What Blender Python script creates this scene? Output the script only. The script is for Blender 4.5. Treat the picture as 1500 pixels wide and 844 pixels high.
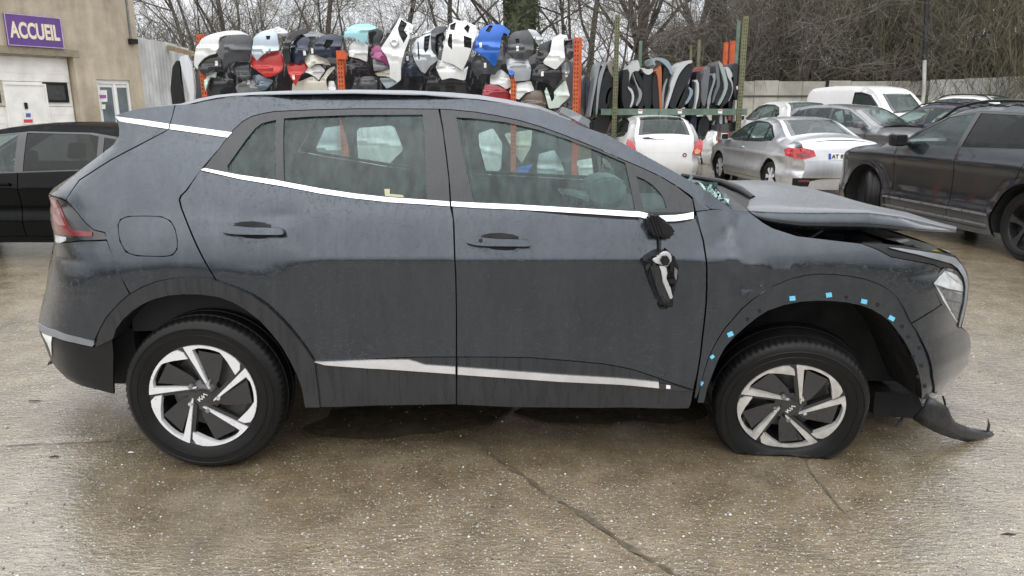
import bpy, bmesh, math, random
import numpy as np
from mathutils import Vector, Matrix, noise
from mathutils.geometry import delaunay_2d_cdt

for _o in list(bpy.data.objects):
    bpy.data.objects.remove(_o)
SC = bpy.context.scene
COL = SC.collection
R = math.radians

# ------------------------------------------------------------------ camera
CAM_Y, CAM_Z, PITCH, FPX = -3.165, 1.63, R(13.6), 1083.0
cd = bpy.data.cameras.new("camera")
cam = bpy.data.objects.new("camera", cd)
COL.objects.link(cam)
cam.location = (0, CAM_Y, CAM_Z)
cam.rotation_euler = (R(90) - PITCH, 0, 0)
cd.sensor_width = 36.0
cd.lens = 36.0 * FPX / 1500.0
cd.clip_start, cd.clip_end = 0.05, 2000
SC.camera = cam

# ------------------------------------------------------------------ sky and sun (overcast, wet day)
SUN_EL, SUN_ROT = R(52), R(200)
W = bpy.data.worlds.new("World")
SC.world = W
W.use_nodes = True
wn, wl = W.node_tree.nodes, W.node_tree.links
wn.clear()
w_out = wn.new("ShaderNodeOutputWorld")
w_bg = wn.new("ShaderNodeBackground")
w_sky = wn.new("ShaderNodeTexSky")
w_sky.sky_type = 'NISHITA'
w_sky.sun_disc = False
w_sky.sun_elevation = SUN_EL
w_sky.sun_rotation = SUN_ROT
w_sky.air_density, w_sky.dust_density, w_sky.ozone_density = 1.0, 3.0, 1.0
w_hs = wn.new("ShaderNodeHueSaturation")
w_hs.inputs['Saturation'].default_value = 0.12
wl.new(w_sky.outputs[0], w_hs.inputs['Color'])
w_tc = wn.new("ShaderNodeTexCoord")
w_nz = wn.new("ShaderNodeTexNoise")
w_nz.inputs['Scale'].default_value = 2.2
w_nz.inputs['Detail'].default_value = 6
w_rp = wn.new("ShaderNodeValToRGB")
w_rp.color_ramp.elements[0].position = 0.3
w_rp.color_ramp.elements[0].color = (7.6, 7.9, 8.3, 1)
w_rp.color_ramp.elements[1].position = 0.72
w_rp.color_ramp.elements[1].color = (10.6, 10.7, 10.9, 1)
wl.new(w_tc.outputs['Generated'], w_nz.inputs['Vector'])
wl.new(w_nz.outputs[0], w_rp.inputs[0])
w_mx = wn.new("ShaderNodeMixRGB")
w_mx.inputs[0].default_value = 0.8          # a full cover of cloud hides most of the clear sky
wl.new(w_hs.outputs[0], w_mx.inputs[1])
wl.new(w_rp.outputs[0], w_mx.inputs[2])
# an overcast sky is brighter overhead than along the horizon (CIE overcast distribution)
w_sp = wn.new("ShaderNodeSeparateXYZ")
wl.new(w_tc.outputs['Generated'], w_sp.inputs[0])
w_cie = wn.new("ShaderNodeMapRange")
w_cie.inputs['From Min'].default_value, w_cie.inputs['From Max'].default_value = 0.0, 1.0
w_cie.inputs['To Min'].default_value, w_cie.inputs['To Max'].default_value = 0.78, 2.3
wl.new(w_sp.outputs[2], w_cie.inputs[0])
w_mul = wn.new("ShaderNodeMixRGB")
w_mul.blend_type = 'MULTIPLY'
w_mul.inputs[0].default_value = 1.0
wl.new(w_mx.outputs[0], w_mul.inputs[1])
wl.new(w_cie.outputs[0], w_mul.inputs[2])
wl.new(w_mul.outputs[0], w_bg.inputs[0])
w_bg.inputs[1].default_value = 0.1
wl.new(w_bg.outputs[0], w_out.inputs[0])

sd = bpy.data.lights.new("sun", 'SUN')
sd.energy = 0.5
sd.angle = R(90)
sd.color = (1.0, 0.97, 0.93)
sun = bpy.data.objects.new("sun", sd)
COL.objects.link(sun)
# same direction as the sky's sun
_d = Vector((math.sin(SUN_ROT) * math.cos(SUN_EL), math.cos(SUN_ROT) * math.cos(SUN_EL), math.sin(SUN_EL)))
sun.rotation_euler = _d.to_track_quat('Z', 'Y').to_euler()
sun.location = _d * 50

SC.view_settings.view_transform = 'Standard'
SC.view_settings.look = 'None'
SC.view_settings.exposure = 0.5
SC.view_settings.gamma = 1.0

# ------------------------------------------------------------------ measuring helpers: photograph pixel -> point in the yard
_c, _s = math.cos(PITCH), math.sin(PITCH)
def ray(px, py):
    a, b = (px - 750) / FPX, -(py - 422) / FPX
    return (a, _c + b * _s, -_s + b * _c)
def at(px, py, Y):
    d = ray(px, py)
    t = (Y - CAM_Y) / d[1]
    return (d[0] * t, Y, CAM_Z + d[2] * t)
def xz(px, py, Y):
    p = at(px, py, Y)
    return (p[0], p[2])
def on_ground(px, py, z=0.0):
    d = ray(px, py)
    t = (z - CAM_Z) / d[2]
    return (d[0] * t, CAM_Y + d[1] * t, z)

# ------------------------------------------------------------------ materials
MATS = {}
def newmat(name):
    m = bpy.data.materials.new(name)
    m.use_nodes = True
    nt = m.node_tree
    b = nt.nodes["Principled BSDF"]
    return m, nt, b
def setin(b, **kw):
    al = dict(color='Base Color', rough='Roughness', metal='Metallic', coat='Coat Weight', coatr='Coat Roughness',
              spec='Specular IOR Level', trans='Transmission Weight', ior='IOR', alpha='Alpha')
    for k, v in kw.items():
        i = b.inputs[al[k]]
        i.default_value = (*v, 1) if k == 'color' and len(v) == 3 else v
def tex(nt, kind, scale, detail=4, coord='Object', vs=None, rough=0.55):
    tc = nt.nodes.new("ShaderNodeTexCoord")
    src = tc.outputs[coord]
    if coord == 'World':
        src = None
    if vs:
        mp = nt.nodes.new("ShaderNodeMapping")
        mp.inputs['Scale'].default_value = vs
        nt.links.new(src, mp.inputs[0])
        src = mp.outputs[0]
    if kind == 'noise':
        t = nt.nodes.new("ShaderNodeTexNoise")
        t.inputs['Detail'].default_value = detail
        t.inputs['Roughness'].default_value = rough
    else:
        t = nt.nodes.new("ShaderNodeTexVoronoi")
    t.inputs['Scale'].default_value = scale
    nt.links.new(src, t.inputs['Vector'])
    return t
def ramp(nt, src, stops):
    r = nt.nodes.new("ShaderNodeValToRGB")
    e = r.color_ramp.elements
    while len(e) < len(stops):
        e.new(0.5)
    for k, (p, c) in enumerate(stops):
        e[k].position = p
        e[k].color = (c, c, c, 1) if not hasattr(c, '__len__') else (*c, 1)
    nt.links.new(src, r.inputs[0])
    return r
def bump(nt, b, src, strength, dist=0.01, inp='Normal'):
    n = nt.nodes.new("ShaderNodeBump")
    n.inputs['Strength'].default_value = strength
    n.inputs['Distance'].default_value = dist
    nt.links.new(src, n.inputs['Height'])
    nt.links.new(n.outputs[0], b.inputs[inp])
    return n
def mat(name, color, rough=0.5, metal=0.0, coat=0.0, coatr=0.05, spec=0.5, vary=0.25, scale=9.0, bmp=0.0, bscale=60.0, vs=None):
    """plain surface with a little uneven colour and gloss"""
    if name in MATS:
        return MATS[name]
    m, nt, b = newmat(name)
    setin(b, color=color, rough=rough, metal=metal, coat=coat, coatr=coatr, spec=spec)
    if vary:
        t = tex(nt, 'noise', scale, 5, vs=vs)
        lo, hi = 1 - vary, 1 + vary * 0.6
        r = ramp(nt, t.outputs[0], [(0.3, tuple(c * lo for c in color)), (0.7, tuple(min(1, c * hi) for c in color))])
        nt.links.new(r.outputs[0], b.inputs['Base Color'])
        r2 = ramp(nt, t.outputs[0], [(0.3, max(0.02, rough * 0.8)), (0.7, min(1, rough * 1.2))])
        nt.links.new(r2.outputs[0], b.inputs['Roughness'])
    if bmp:
        t2 = tex(nt, 'noise', bscale, 4)
        bump(nt, b, t2.outputs[0], bmp)
    MATS[name] = m
    return m
def paint(name, color, metal=0.3, rough=0.35, streak=0.5, drops=0.5, dirt=0.35, coat=0.8, spec=0.15):
    """car paint under a wet film: runs of water down the sides, beads on top, road dirt low down"""
    if name in MATS:
        return MATS[name]
    m, nt, b = newmat(name)
    N, L = nt.nodes, nt.links
    setin(b, color=color, rough=rough, metal=metal, coat=coat, coatr=0.03, spec=spec)
    st = tex(nt, 'noise', 1.0, 6, vs=(70, 70, 1.5), rough=0.6)
    st2 = tex(nt, 'noise', 1.0, 4, vs=(14, 14, 0.7))
    mul = N.new("ShaderNodeMath"); mul.operation = 'MULTIPLY'
    L.new(st.outputs[0], mul.inputs[0]); L.new(st2.outputs[0], mul.inputs[1])
    rs = ramp(nt, mul.outputs[0], [(0.17, 0.0), (0.38, 1.0)])
    lift = N.new("ShaderNodeMixRGB"); lift.blend_type = 'MIX'
    lift.inputs[1].default_value = (*color, 1)
    lift.inputs[2].default_value = (*[min(1, c * (1 + 0.55 * streak) + 0.012 * streak) for c in color], 1)
    L.new(rs.outputs[0], lift.inputs[0])
    # dirt film near the sills
    tc = N.new("ShaderNodeTexCoord"); sp = N.new("ShaderNodeSeparateXYZ")
    L.new(tc.outputs['Object'], sp.inputs[0])
    dm = ramp(nt, sp.outputs[2], [(0.15, dirt), (0.75, 0.0)])
    dn = tex(nt, 'noise', 14, 5)
    dmul = N.new("ShaderNodeMath"); dmul.operation = 'MULTIPLY'
    L.new(dm.outputs[0], dmul.inputs[0]); L.new(dn.outputs[0], dmul.inputs[1])
    dmix = N.new("ShaderNodeMixRGB")
    dmix.inputs[2].default_value = (0.10, 0.092, 0.08, 1)
    L.new(dmul.outputs[0], dmix.inputs[0]); L.new(lift.outputs[0], dmix.inputs[1])
    L.new(dmix.outputs[0], b.inputs['Base Color'])
    rc = ramp(nt, mul.outputs[0], [(0.17, 0.025), (0.4, 0.025 + 0.35 * streak)])
    add = N.new("ShaderNodeMath"); add.operation = 'ADD'
    L.new(rc.outputs[0], add.inputs[0]); L.new(dmul.outputs[0], add.inputs[1])
    L.new(add.outputs[0], b.inputs['Coat Roughness'])
    if drops:
        v = tex(nt, 'voronoi', 130, 0)
        rv = ramp(nt, v.outputs['Distance'], [(0.0, 1.0), (0.42, 0.0)])
        sel = tex(nt, 'noise', 45, 2)
        rsel = ramp(nt, sel.outputs[0], [(0.48, 0.0), (0.58, 1.0)])
        mm = N.new("ShaderNodeMath"); mm.operation = 'MULTIPLY'
        L.new(rv.outputs[0], mm.inputs[0]); L.new(rsel.outputs[0], mm.inputs[1])
        bump(nt, b, mm.outputs[0], drops, 0.004, 'Coat Normal')
    MATS[name] = m
    return m
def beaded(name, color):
    """paint of upward faces: base colour paled for sky light scattered by water beads"""
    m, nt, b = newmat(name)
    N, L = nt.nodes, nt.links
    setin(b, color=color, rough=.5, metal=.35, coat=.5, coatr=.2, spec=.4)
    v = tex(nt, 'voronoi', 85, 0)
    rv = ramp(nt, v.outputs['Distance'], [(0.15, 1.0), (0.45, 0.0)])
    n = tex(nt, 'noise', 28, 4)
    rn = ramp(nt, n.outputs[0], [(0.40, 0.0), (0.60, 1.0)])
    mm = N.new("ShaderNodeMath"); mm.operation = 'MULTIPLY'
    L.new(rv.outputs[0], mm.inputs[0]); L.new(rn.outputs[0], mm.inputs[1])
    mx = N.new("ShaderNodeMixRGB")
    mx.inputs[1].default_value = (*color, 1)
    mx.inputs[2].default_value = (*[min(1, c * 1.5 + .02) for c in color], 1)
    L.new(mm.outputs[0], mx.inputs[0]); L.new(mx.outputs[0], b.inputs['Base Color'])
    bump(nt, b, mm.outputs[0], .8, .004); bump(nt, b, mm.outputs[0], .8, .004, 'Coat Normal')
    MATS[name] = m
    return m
def glass(name, tint=(0.62, 0.72, 0.70), haze=0.12, hazecol=(0.30, 0.36, 0.36), gloss=1.0, streak=0.6):
    """tinted car glass: lets light through, mirrors the sky, carries a film of rain"""
    if name in MATS:
        return MATS[name]
    m, nt, b = newmat(name)
    N, L = nt.nodes, nt.links
    N.remove(b)
    out = [n for n in N if n.type == 'OUTPUT_MATERIAL'][0]
    tr = N.new("ShaderNodeBsdfTransparent"); tr.inputs[0].default_value = (*tint, 1)
    df = N.new("ShaderNodeBsdfDiffuse"); df.inputs[0].default_value = (*hazecol, 1)
    gl = N.new("ShaderNodeBsdfGlossy"); gl.inputs['Roughness'].default_value = 0.03
    st = tex(nt, 'noise', 1.0, 5, vs=(26, 26, 1.3), rough=0.6)
    rs = ramp(nt, st.outputs[0], [(0.35, haze * (1 - streak)), (0.7, haze * (1 + streak))])
    m1 = N.new("ShaderNodeMixShader")
    L.new(rs.outputs[0], m1.inputs[0]); L.new(tr.outputs[0], m1.inputs[1]); L.new(df.outputs[0], m1.inputs[2])
    # a thin pane mirrors alike from both sides
    fr = N.new("ShaderNodeFresnel")
    ge = N.new("ShaderNodeNewGeometry")
    io = N.new("ShaderNodeMapRange")
    io.inputs['To Min'].default_value, io.inputs['To Max'].default_value = 1.5, 1 / 1.5
    L.new(ge.outputs['Backfacing'], io.inputs[0]); L.new(io.outputs[0], fr.inputs[0])
    ml = N.new("ShaderNodeMath"); ml.operation = 'MULTIPLY'; ml.inputs[1].default_value = gloss
    L.new(fr.outputs[0], ml.inputs[0])
    m2 = N.new("ShaderNodeMixShader")
    L.new(ml.outputs[0], m2.inputs[0]); L.new(m1.outputs[0], m2.inputs[1]); L.new(gl.outputs[0], m2.inputs[2])
    L.new(m2.outputs[0], out.inputs[0])
    MATS[name] = m
    return m

# ------------------------------------------------------------------ objects
def empty(name, loc=(0, 0, 0), rz=0.0):
    o = bpy.data.objects.new(name, None)
    o.empty_display_size = 0.2
    COL.objects.link(o)
    o.location = loc
    o.rotation_euler = (0, 0, rz)
    return o
def tag(o, label=None, cat=None, group=None, kind=None):
    if label: o['label'] = label
    if cat: o['category'] = cat
    if group: o['group'] = group
    if kind or cat: o['kind'] = kind or 'thing'
    return o
def link(name, me, parent=None, m=None):
    o = bpy.data.objects.new(name, me)
    if m is not None and not me.materials:
        me.materials.append(m)
    COL.objects.link(o)
    if parent is not None:
        o.parent = parent
    return o
def mesh_obj(name, verts, faces, m, parent=None, smooth=False, normals=None):
    me = bpy.data.meshes.new(name)
    me.from_pydata([tuple(v) for v in verts], [], [tuple(f) for f in faces])
    me.materials.append(m)
    if smooth:
        me.polygons.foreach_set('use_smooth', [True] * len(me.polygons))
    if normals is not None:
        me.polygons.foreach_set('use_smooth', [True] * len(me.polygons))
        me.normals_split_custom_set(normals)
    me.update()
    return link(name, me, parent)
def bm_obj(name, bm, m, parent=None, smooth=False, angle=None):
    me = bpy.data.meshes.new(name)
    bmesh.ops.recalc_face_normals(bm, faces=bm.faces)
    bm.to_mesh(me)
    bm.free()
    me.materials.append(m)
    if smooth:
        me.polygons.foreach_set('use_smooth', [True] * len(me.polygons))
        if angle:
            me.set_sharp_from_angle(angle=angle)
    return link(name, me, parent)
def add_box(bm, x0, x1, y0, y1, z0, z1, M=None, bev=0.0):
    vs = [bm.verts.new(p) for p in ((x0, y0, z0), (x1, y0, z0), (x1, y1, z0), (x0, y1, z0), (x0, y0, z1), (x1, y0, z1), (x1, y1, z1), (x0, y1, z1))]
    fs = [bm.faces.new([vs[i] for i in q]) for q in ((0, 3, 2, 1), (4, 5, 6, 7), (0, 1, 5, 4), (1, 2, 6, 5), (2, 3, 7, 6), (3, 0, 4, 7))]
    if bev:
        es = list({e for f in fs for e in f.edges})
        r = bmesh.ops.bevel(bm, geom=es, offset=bev, segments=2, affect='EDGES', profile=0.6)
        vs = list({v for f in r['faces'] for v in f.verts} | {v for v in vs if v.is_valid})
    if M is not None:
        for v in vs:
            v.co = M @ v.co
    return vs
def box(name, x0, x1, y0, y1, z0, z1, m, parent=None, bev=0.0, M=None):
    bm = bmesh.new()
    add_box(bm, x0, x1, y0, y1, z0, z1, M, bev)
    return bm_obj(name, bm, m, parent)
def add_tube(bm, pts, radii, n=6, cap=True):
    pts = [Vector(p) for p in pts]
    if not hasattr(radii, '__len__'):
        radii = [radii] * len(pts)
    rings, prev = [], None
    for i, p in enumerate(pts):
        t = (pts[min(i + 1, len(pts) - 1)] - pts[max(i - 1, 0)]).normalized()
        if prev is None:
            a = t.orthogonal().normalized()
        else:
            a = (prev - t * prev.dot(t))
            a = a.normalized() if a.length > 1e-6 else t.orthogonal().normalized()
        prev = a
        b = t.cross(a)
        rings.append([bm.verts.new(p + (a * math.cos(k * 2 * math.pi / n) + b * math.sin(k * 2 * math.pi / n)) * radii[i]) for k in range(n)])
    for r0, r1 in zip(rings, rings[1:]):
        for k in range(n):
            bm.faces.new((r0[k], r0[(k + 1) % n], r1[(k + 1) % n], r1[k]))
    if cap and n > 2:
        bm.faces.new(rings[0][::-1]); bm.faces.new(rings[-1])
def tube(name, pts, radii, m, parent=None, n=8):
    bm = bmesh.new()
    add_tube(bm, pts, radii, n)
    return bm_obj(name, bm, m, parent, True, R(50))
def add_prism(bm, poly_xz, y0, y1):
    """polygon in the x-z plane pushed from y0 to y1"""
    a = [bm.verts.new((x, y0, z)) for x, z in poly_xz]
    b = [bm.verts.new((x, y1, z)) for x, z in poly_xz]
    n = len(a)
    bm.faces.new(a); bm.faces.new(b[::-1])
    for i in range(n):
        bm.faces.new((a[i], b[i], b[(i + 1) % n], a[(i + 1) % n]))
def prism_px(name, poly, Y0, Y1, m, parent=None, bev=0.0):
    bm = bmesh.new()
    add_prism(bm, [xz(p[0], p[1], Y0) for p in poly], Y0, Y1)
    if bev:
        bmesh.ops.bevel(bm, geom=list(bm.edges), offset=bev, segments=2, affect='EDGES')
    return bm_obj(name, bm, m, parent, bool(bev), R(60))
def smooth_poly(pts, closed=True, it=1, cut=0.25):
    pts = [tuple(p) for p in pts]
    for _ in range(it):
        out, n = [], len(pts)
        if not closed:
            out.append(pts[0])
        for i in range(n if closed else n - 1):
            a, b = pts[i], pts[(i + 1) % n]
            out.append(tuple((1 - cut) * u + cut * v for u, v in zip(a, b)))
            out.append(tuple(cut * u + (1 - cut) * v for u, v in zip(a, b)))
        if not closed:
            out.append(pts[-1])
        pts = out
    return pts
def densify(poly, step, closed=True):
    out, n = [], len(poly)
    for i in range(n if closed else n - 1):
        a, b = poly[i], poly[(i + 1) % n]
        d = math.dist(a, b)
        k = max(1, int(math.ceil(d / step)))
        for j in range(k):
            t = j / k
            out.append(tuple(u + (v - u) * t for u, v in zip(a, b)))
    if not closed:
        out.append(tuple(poly[-1]))
    return out
def inside(P, poly):
    P = np.asarray(P); poly = np.asarray(poly)
    x, y = P[:, 0], P[:, 1]
    x0, y0 = poly[:, 0], poly[:, 1]
    x1, y1 = np.roll(x0, -1), np.roll(y0, -1)
    c = np.zeros(len(P), bool)
    for a, b, d, e in zip(x0, y0, x1, y1):
        if b == e:
            continue
        c ^= ((b > y) != (e > y)) & (x < (d - a) * (y - b) / (e - b) + a)
    return c
def dist_poly(P, poly, closed=True):
    P = np.asarray(P, float); Q = np.asarray(poly, float)
    A = Q if closed else Q[:-1]
    B = np.roll(Q, -1, 0) if closed else Q[1:]
    best = np.full(len(P), 1e9)
    for a, b in zip(A, B):
        ab = b - a
        t = np.clip(((P - a) @ ab) / max(1e-12, ab @ ab), 0, 1)
        best = np.minimum(best, np.hypot(*(P - a - t[:, None] * ab).T))
    return best
def triangulate(poly, holes=(), step=0.04, edge=None, slits=()):
    """fine, even triangles inside a polygon with holes; slits are dropped gaps"""
    edge = edge or step
    loops = [densify(poly, edge)] + [densify(h, edge) for h in holes]
    sl = [densify(s, edge) for s in slits]
    vs, es = [], []
    for lp in loops + sl:
        k0 = len(vs)
        vs += [Vector(p) for p in lp]
        es += [(k0 + i, k0 + (i + 1) % len(lp)) for i in range(len(lp))]
    A = np.array(loops[0])
    x0, y0 = A.min(0); x1, y1 = A.max(0)
    g = [(x0 + (i + 0.5 * (j % 2)) * step, y0 + j * step * 0.87) for j in range(int((y1 - y0) / step / 0.87) + 2) for i in range(int((x1 - x0) / step) + 2)]
    G = np.array(g)
    ok = inside(G, loops[0])
    for h in loops[1:] + sl:
        ok &= ~inside(G, h)
    G = G[ok]
    if len(G):
        d = dist_poly(G, loops[0])
        for h in loops[1:] + sl:
            d = np.minimum(d, dist_poly(G, h))
        G = G[d > step * 0.45]
        vs += [Vector(p) for p in G]
    V, _, Fc, _, _, _ = delaunay_2d_cdt(vs, es, [], 0, 1e-6)
    P = np.array([(v[0], v[1]) for v in V])
    T = np.array([f for f in Fc if len(f) == 3])
    C = P[T].mean(1)
    ok = inside(C, loops[0])
    for h in loops[1:] + sl:
        ok &= ~inside(C, h)
    return P, T[ok]
def boundary_loops(T):
    cnt = {}
    for a, b, c in T:
        for e in ((a, b), (b, c), (c, a)):
            cnt[e] = cnt.get(e, 0) + 1
    return [e for e in cnt if (e[1], e[0]) not in cnt]
class Surf:
    """a body side y = S(x, z); the far side is its mirror at W - S"""
    def __init__(self, fn, W, yoff=0.0):
        self.fn, self.W, self.yoff = fn, W, yoff
    def __call__(self, x, z):
        return self.fn(np.asarray(x, float), np.asarray(z, float))
    def s1(self, x, z):
        return float(self.fn(np.array([x], float), np.array([z], float))[0])
    def unproject(self, px, py, off=0.0):
        d = ray(px, py)
        lo, best = -0.1, None
        # march along the ray until it dips under the surface, then bisect
        f = lambda Y: (lambda t: Y - off - self.s1(d[0] * t, CAM_Z + d[2] * t))((Y - CAM_Y) / d[1])
        a = -0.08
        b = a
        while b < 0.7:
            b = a + 0.02
            if f(b) >= 0:
                break
            a = b
        for _ in range(22):
            mid = (a + b) / 2
            if f(mid) >= 0: b = mid
            else: a = mid
        t = (b - CAM_Y) / d[1]
        return (d[0] * t, CAM_Z + d[2] * t)
    def px(self, pts, off=0.0):
        return [self.unproject(p[0], p[1], off) for p in pts]
    def panel(self, name, poly, m, parent, off=0.0, holes=(), step=0.04, edge=None, rim=0.012, far=False, smooth_rim=False, PT=None):
        P, T = PT if PT else triangulate(poly, holes, step, edge)
        x, z = P[:, 0], P[:, 1]
        e = 0.003
        y = self(x, z) + off
        sx = (self(x + e, z) - self(x - e, z)) / (2 * e)
        sz = (self(x, z + e) - self(x, z - e)) / (2 * e)
        nrm = np.stack([sx, -np.ones_like(sx), sz], 1)
        nrm /= np.linalg.norm(nrm, axis=1)[:, None]
        V = np.stack([x, y, z], 1)
        # triangles anticlockwise in x-z look towards +y side: orient to face -y
        a = P[T[:, 1]] - P[T[:, 0]]; b = P[T[:, 2]] - P[T[:, 0]]
        flip = (a[:, 0] * b[:, 1] - a[:, 1] * b[:, 0]) < 0
        T = T.copy()
        T[flip] = T[flip][:, [0, 2, 1]]
        faces = [tuple(t) for t in T]
        LN = [nrm[i] for t in T for i in t]
        if rim:
            n0 = len(V)
            B = boundary_loops(T)
            used = sorted({i for ed in B for i in ed})
            mp = {i: n0 + k for k, i in enumerate(used)}
            V2 = V[used].copy(); V2[:, 1] += rim
            top = V[used]
            mt = {i: n0 + len(used) + k for k, i in enumerate(used)}
            V = np.concatenate([V, V2, top])
            for i, j in B:
                faces.append((mt[j], mt[i], mp[i], mp[j]))
                ed = V[j] - V[i]
                n = np.array([ed[2], 0, -ed[0]]); n /= max(1e-9, np.linalg.norm(n))
                LN += [n] * 4
        V = V.copy()
        V[:, 1] += self.yoff
        LN = np.array(LN)
        if far:
            V[:, 1] = self.W + 2 * self.yoff - V[:, 1]
            LN = LN * np.array([1, -1, 1])
            k, LN2, nf = 0, [], []
            for f in faces:
                q = LN[k:k + len(f)]; k += len(f)
                nf.append(f[::-1]); LN2 += list(q[::-1])
            faces, LN = nf, np.array(LN2)
        return mesh_obj(name, V, faces, m, parent, normals=[tuple(n) for n in LN])
def interp_curve(knots):
    """smooth monotone curve through knots (x sorted)"""
    X = np.array([k[0] for k in knots], float); Yv = np.array([k[1] for k in knots], float)
    h = np.diff(X); dl = np.diff(Yv) / h
    mslope = np.zeros(len(X))
    mslope[1:-1] = np.where(dl[1:] * dl[:-1] > 0, 2 * dl[1:] * dl[:-1] / (dl[1:] + dl[:-1] + 1e-12), 0)
    mslope[0], mslope[-1] = dl[0], dl[-1]
    def f(x):
        x = np.clip(np.asarray(x, float), X[0], X[-1])
        i = np.clip(np.searchsorted(X, x) - 1, 0, len(h) - 1)
        t = (x - X[i]) / h[i]
        t2, t3 = t * t, t * t * t
        return (2 * t3 - 3 * t2 + 1) * Yv[i] + (t3 - 2 * t2 + t) * h[i] * mslope[i] + (-2 * t3 + 3 * t2) * Yv[i + 1] + (t3 - t2) * h[i] * mslope[i + 1]
    return f
def sheet(name, grid, m, parent=None, smooth=True, thick=0.0):
    """grid: rows of points -> quads"""
    nr, ncol = len(grid), len(grid[0])
    V = [p for r in grid for p in r]
    F = [(i * ncol + j, i * ncol + j + 1, (i + 1) * ncol + j + 1, (i + 1) * ncol + j) for i in range(nr - 1) for j in range(ncol - 1)]
    o = mesh_obj(name, V, F, m, parent, smooth)
    if thick:
        md = o.modifiers.new("thickness", 'SOLIDIFY')
        md.thickness = thick
        md.offset = -1
    return o
def text(name, body, size, m, parent=None, M=None, bold=0.0, depth=0.002, align='LEFT'):
    cu = bpy.data.curves.new(name, 'FONT')
    cu.body = body
    cu.size = size
    cu.extrude = depth
    cu.offset = bold
    cu.align_x = align
    cu.materials.append(m)
    o = bpy.data.objects.new(name, cu)
    COL.objects.link(o)
    if parent is not None: o.parent = parent
    bpy.context.view_layer.update()
    me = bpy.data.meshes.new_from_object(o)
    bpy.data.objects.remove(o)
    o = link(name, me, parent)
    if M is not None: o.matrix_local = M
    return o
# ================================================================== the damaged grey crossover
M_PAINT = paint('grey_blue_paint', (0.033, 0.040, 0.050), metal=0.9, rough=0.26, streak=0.35, drops=0.7, dirt=0.10, coat=0.9)
M_BONNET = beaded('grey_blue_beaded_skylit', (0.145, 0.151, 0.162))  # top faces: pale light of beaded water put into the base colour
M_BLACK = mat('black_plastic', (0.007, 0.007, 0.008), rough=0.38, spec=.35, bmp=0.05, bscale=400)
M_CLAD = mat('cladding_plastic', (0.020, 0.0215, 0.024), rough=0.30, vary=0.45, scale=1.0, vs=(38, 38, 2.5), bmp=0.05, bscale=300)
M_GLOSSB = mat('gloss_black', (0.012, 0.012, 0.013), rough=0.12, coat=0.6)
M_DARK = mat('dark_cavity', (0.007, 0.007, 0.007), rough=0.8)
M_CHROME = mat('satin_chrome', (0.72, 0.73, 0.75), rough=0.14, metal=1.0, vary=0.15, scale=4)
M_TRIM = mat('silver_trim', (0.66, 0.66, 0.67), rough=0.25, metal=0.6, vary=0.2, scale=5)
M_RAIL = mat('satin_rail', (0.25, 0.262, 0.28), rough=0.4, metal=0.5, vary=0.15)
M_GLASS = glass('car_glass', (0.60, 0.74, 0.71), 0.16, (0.13, 0.215, 0.205), 0.75)
M_GLASS_FOG = glass('fogged_glass', (0.72, 0.82, 0.80), 0.22, (0.40, 0.46, 0.45))
M_SHARDS = mat('shattered_glass', (0.30, 0.44, 0.41), rough=0.25, vary=0.6, scale=60, bmp=0.6, bscale=120)
M_RUBBER = mat('tyre_rubber', (0.006, 0.006, 0.006), rough=0.4, vary=0.3, spec=.22, bmp=0.08, bscale=200)
M_ALLOY = mat('machined_alloy', (0.70, 0.70, 0.71), rough=0.3, metal=0.3, vary=0.06, scale=20)
M_ALLOYD = mat('muddy_alloy', (0.58, 0.565, 0.53), rough=0.4, metal=0.3, vary=0.3, scale=14)
M_RIMB = mat('black_rim', (0.014, 0.014, 0.015), rough=0.28, coat=0.4)
M_SEAT = mat('seat_cloth', (0.035, 0.036, 0.038), rough=0.85)
M_BLUE = mat('blue_tape', (0.16, 0.55, 0.78), rough=0.4, vary=0.1)
M_RED = mat('red_lens', (0.17, 0.012, 0.017), rough=0.12, coat=0.8, vary=0.3, scale=30)
M_LENS = mat('clear_lens', (0.55, 0.57, 0.58), rough=0.1, coat=1.0, vary=0.35, scale=25, spec=0.8)
M_WHITE = mat('white_plastic', (0.72, 0.72, 0.70), rough=0.4, vary=0.1)
M_GREYP = mat('pale_grey_plastic', (0.42, 0.42, 0.41), rough=0.45, vary=0.25)
M_STEEL = mat('dull_steel', (0.25, 0.25, 0.25), rough=0.5, metal=0.7)

CW = 1.865
_prof = interp_curve([(0.15, .14), (0.24, .10), (0.30, .080), (0.40, .066), (0.50, .060), (0.60, .058), (0.72, .046), (0.85, .026), (0.985, .0)])
_prof2 = interp_curve([(0.985, 0.0), (1.03, .016), (1.10, .040), (1.17, .066), (1.23, .092), (1.30, .122), (1.45, .195), (1.55, .25),
                       (1.62, .30), (1.68, .37), (1.76, .47)])
def _pf0(z):
    return np.where(z < 0.985, _prof(z), _prof2(z))
def _pf(z):
    z = np.asarray(z, float)
    return sum(_pf0(z + d) for d in (-.014, -.007, 0, .007, .014)) / 5      # a pressed crease has a small radius
def _sil(pts, yo):
    q = []
    for px_, py_ in pts:
        x, z = xz(px_, py_, 0.25)
        x, z = xz(px_, py_, float(_pf(np.array(z))) + yo)
        q.append((z, x))
    q.sort()
    return np.array([a for a, b in q]), np.array([b for a, b in q])
_rz, _rx = _sil([(168, 168), (169, 174), (174, 186), (174, 199), (166, 211), (142, 230), (110, 254), (78, 275), (71, 284), (72, 310), (77, 345), (75, 374), (67, 424), (59, 457), (55, 474), (57, 486), (65, 503), (75, 532), (102, 557), (140, 575)], .2)
_fz, _fx = _sil([(1399, 330), (1400, 345), (1406, 385), (1417, 408), (1420, 440), (1416, 470), (1420, 490), (1423, 512), (1413, 542), (1384, 579), (1350, 600)], .26)
AR, AF = (-1.430, 0.37), (1.335, 0.37)      # wheel-arch centres
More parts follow.
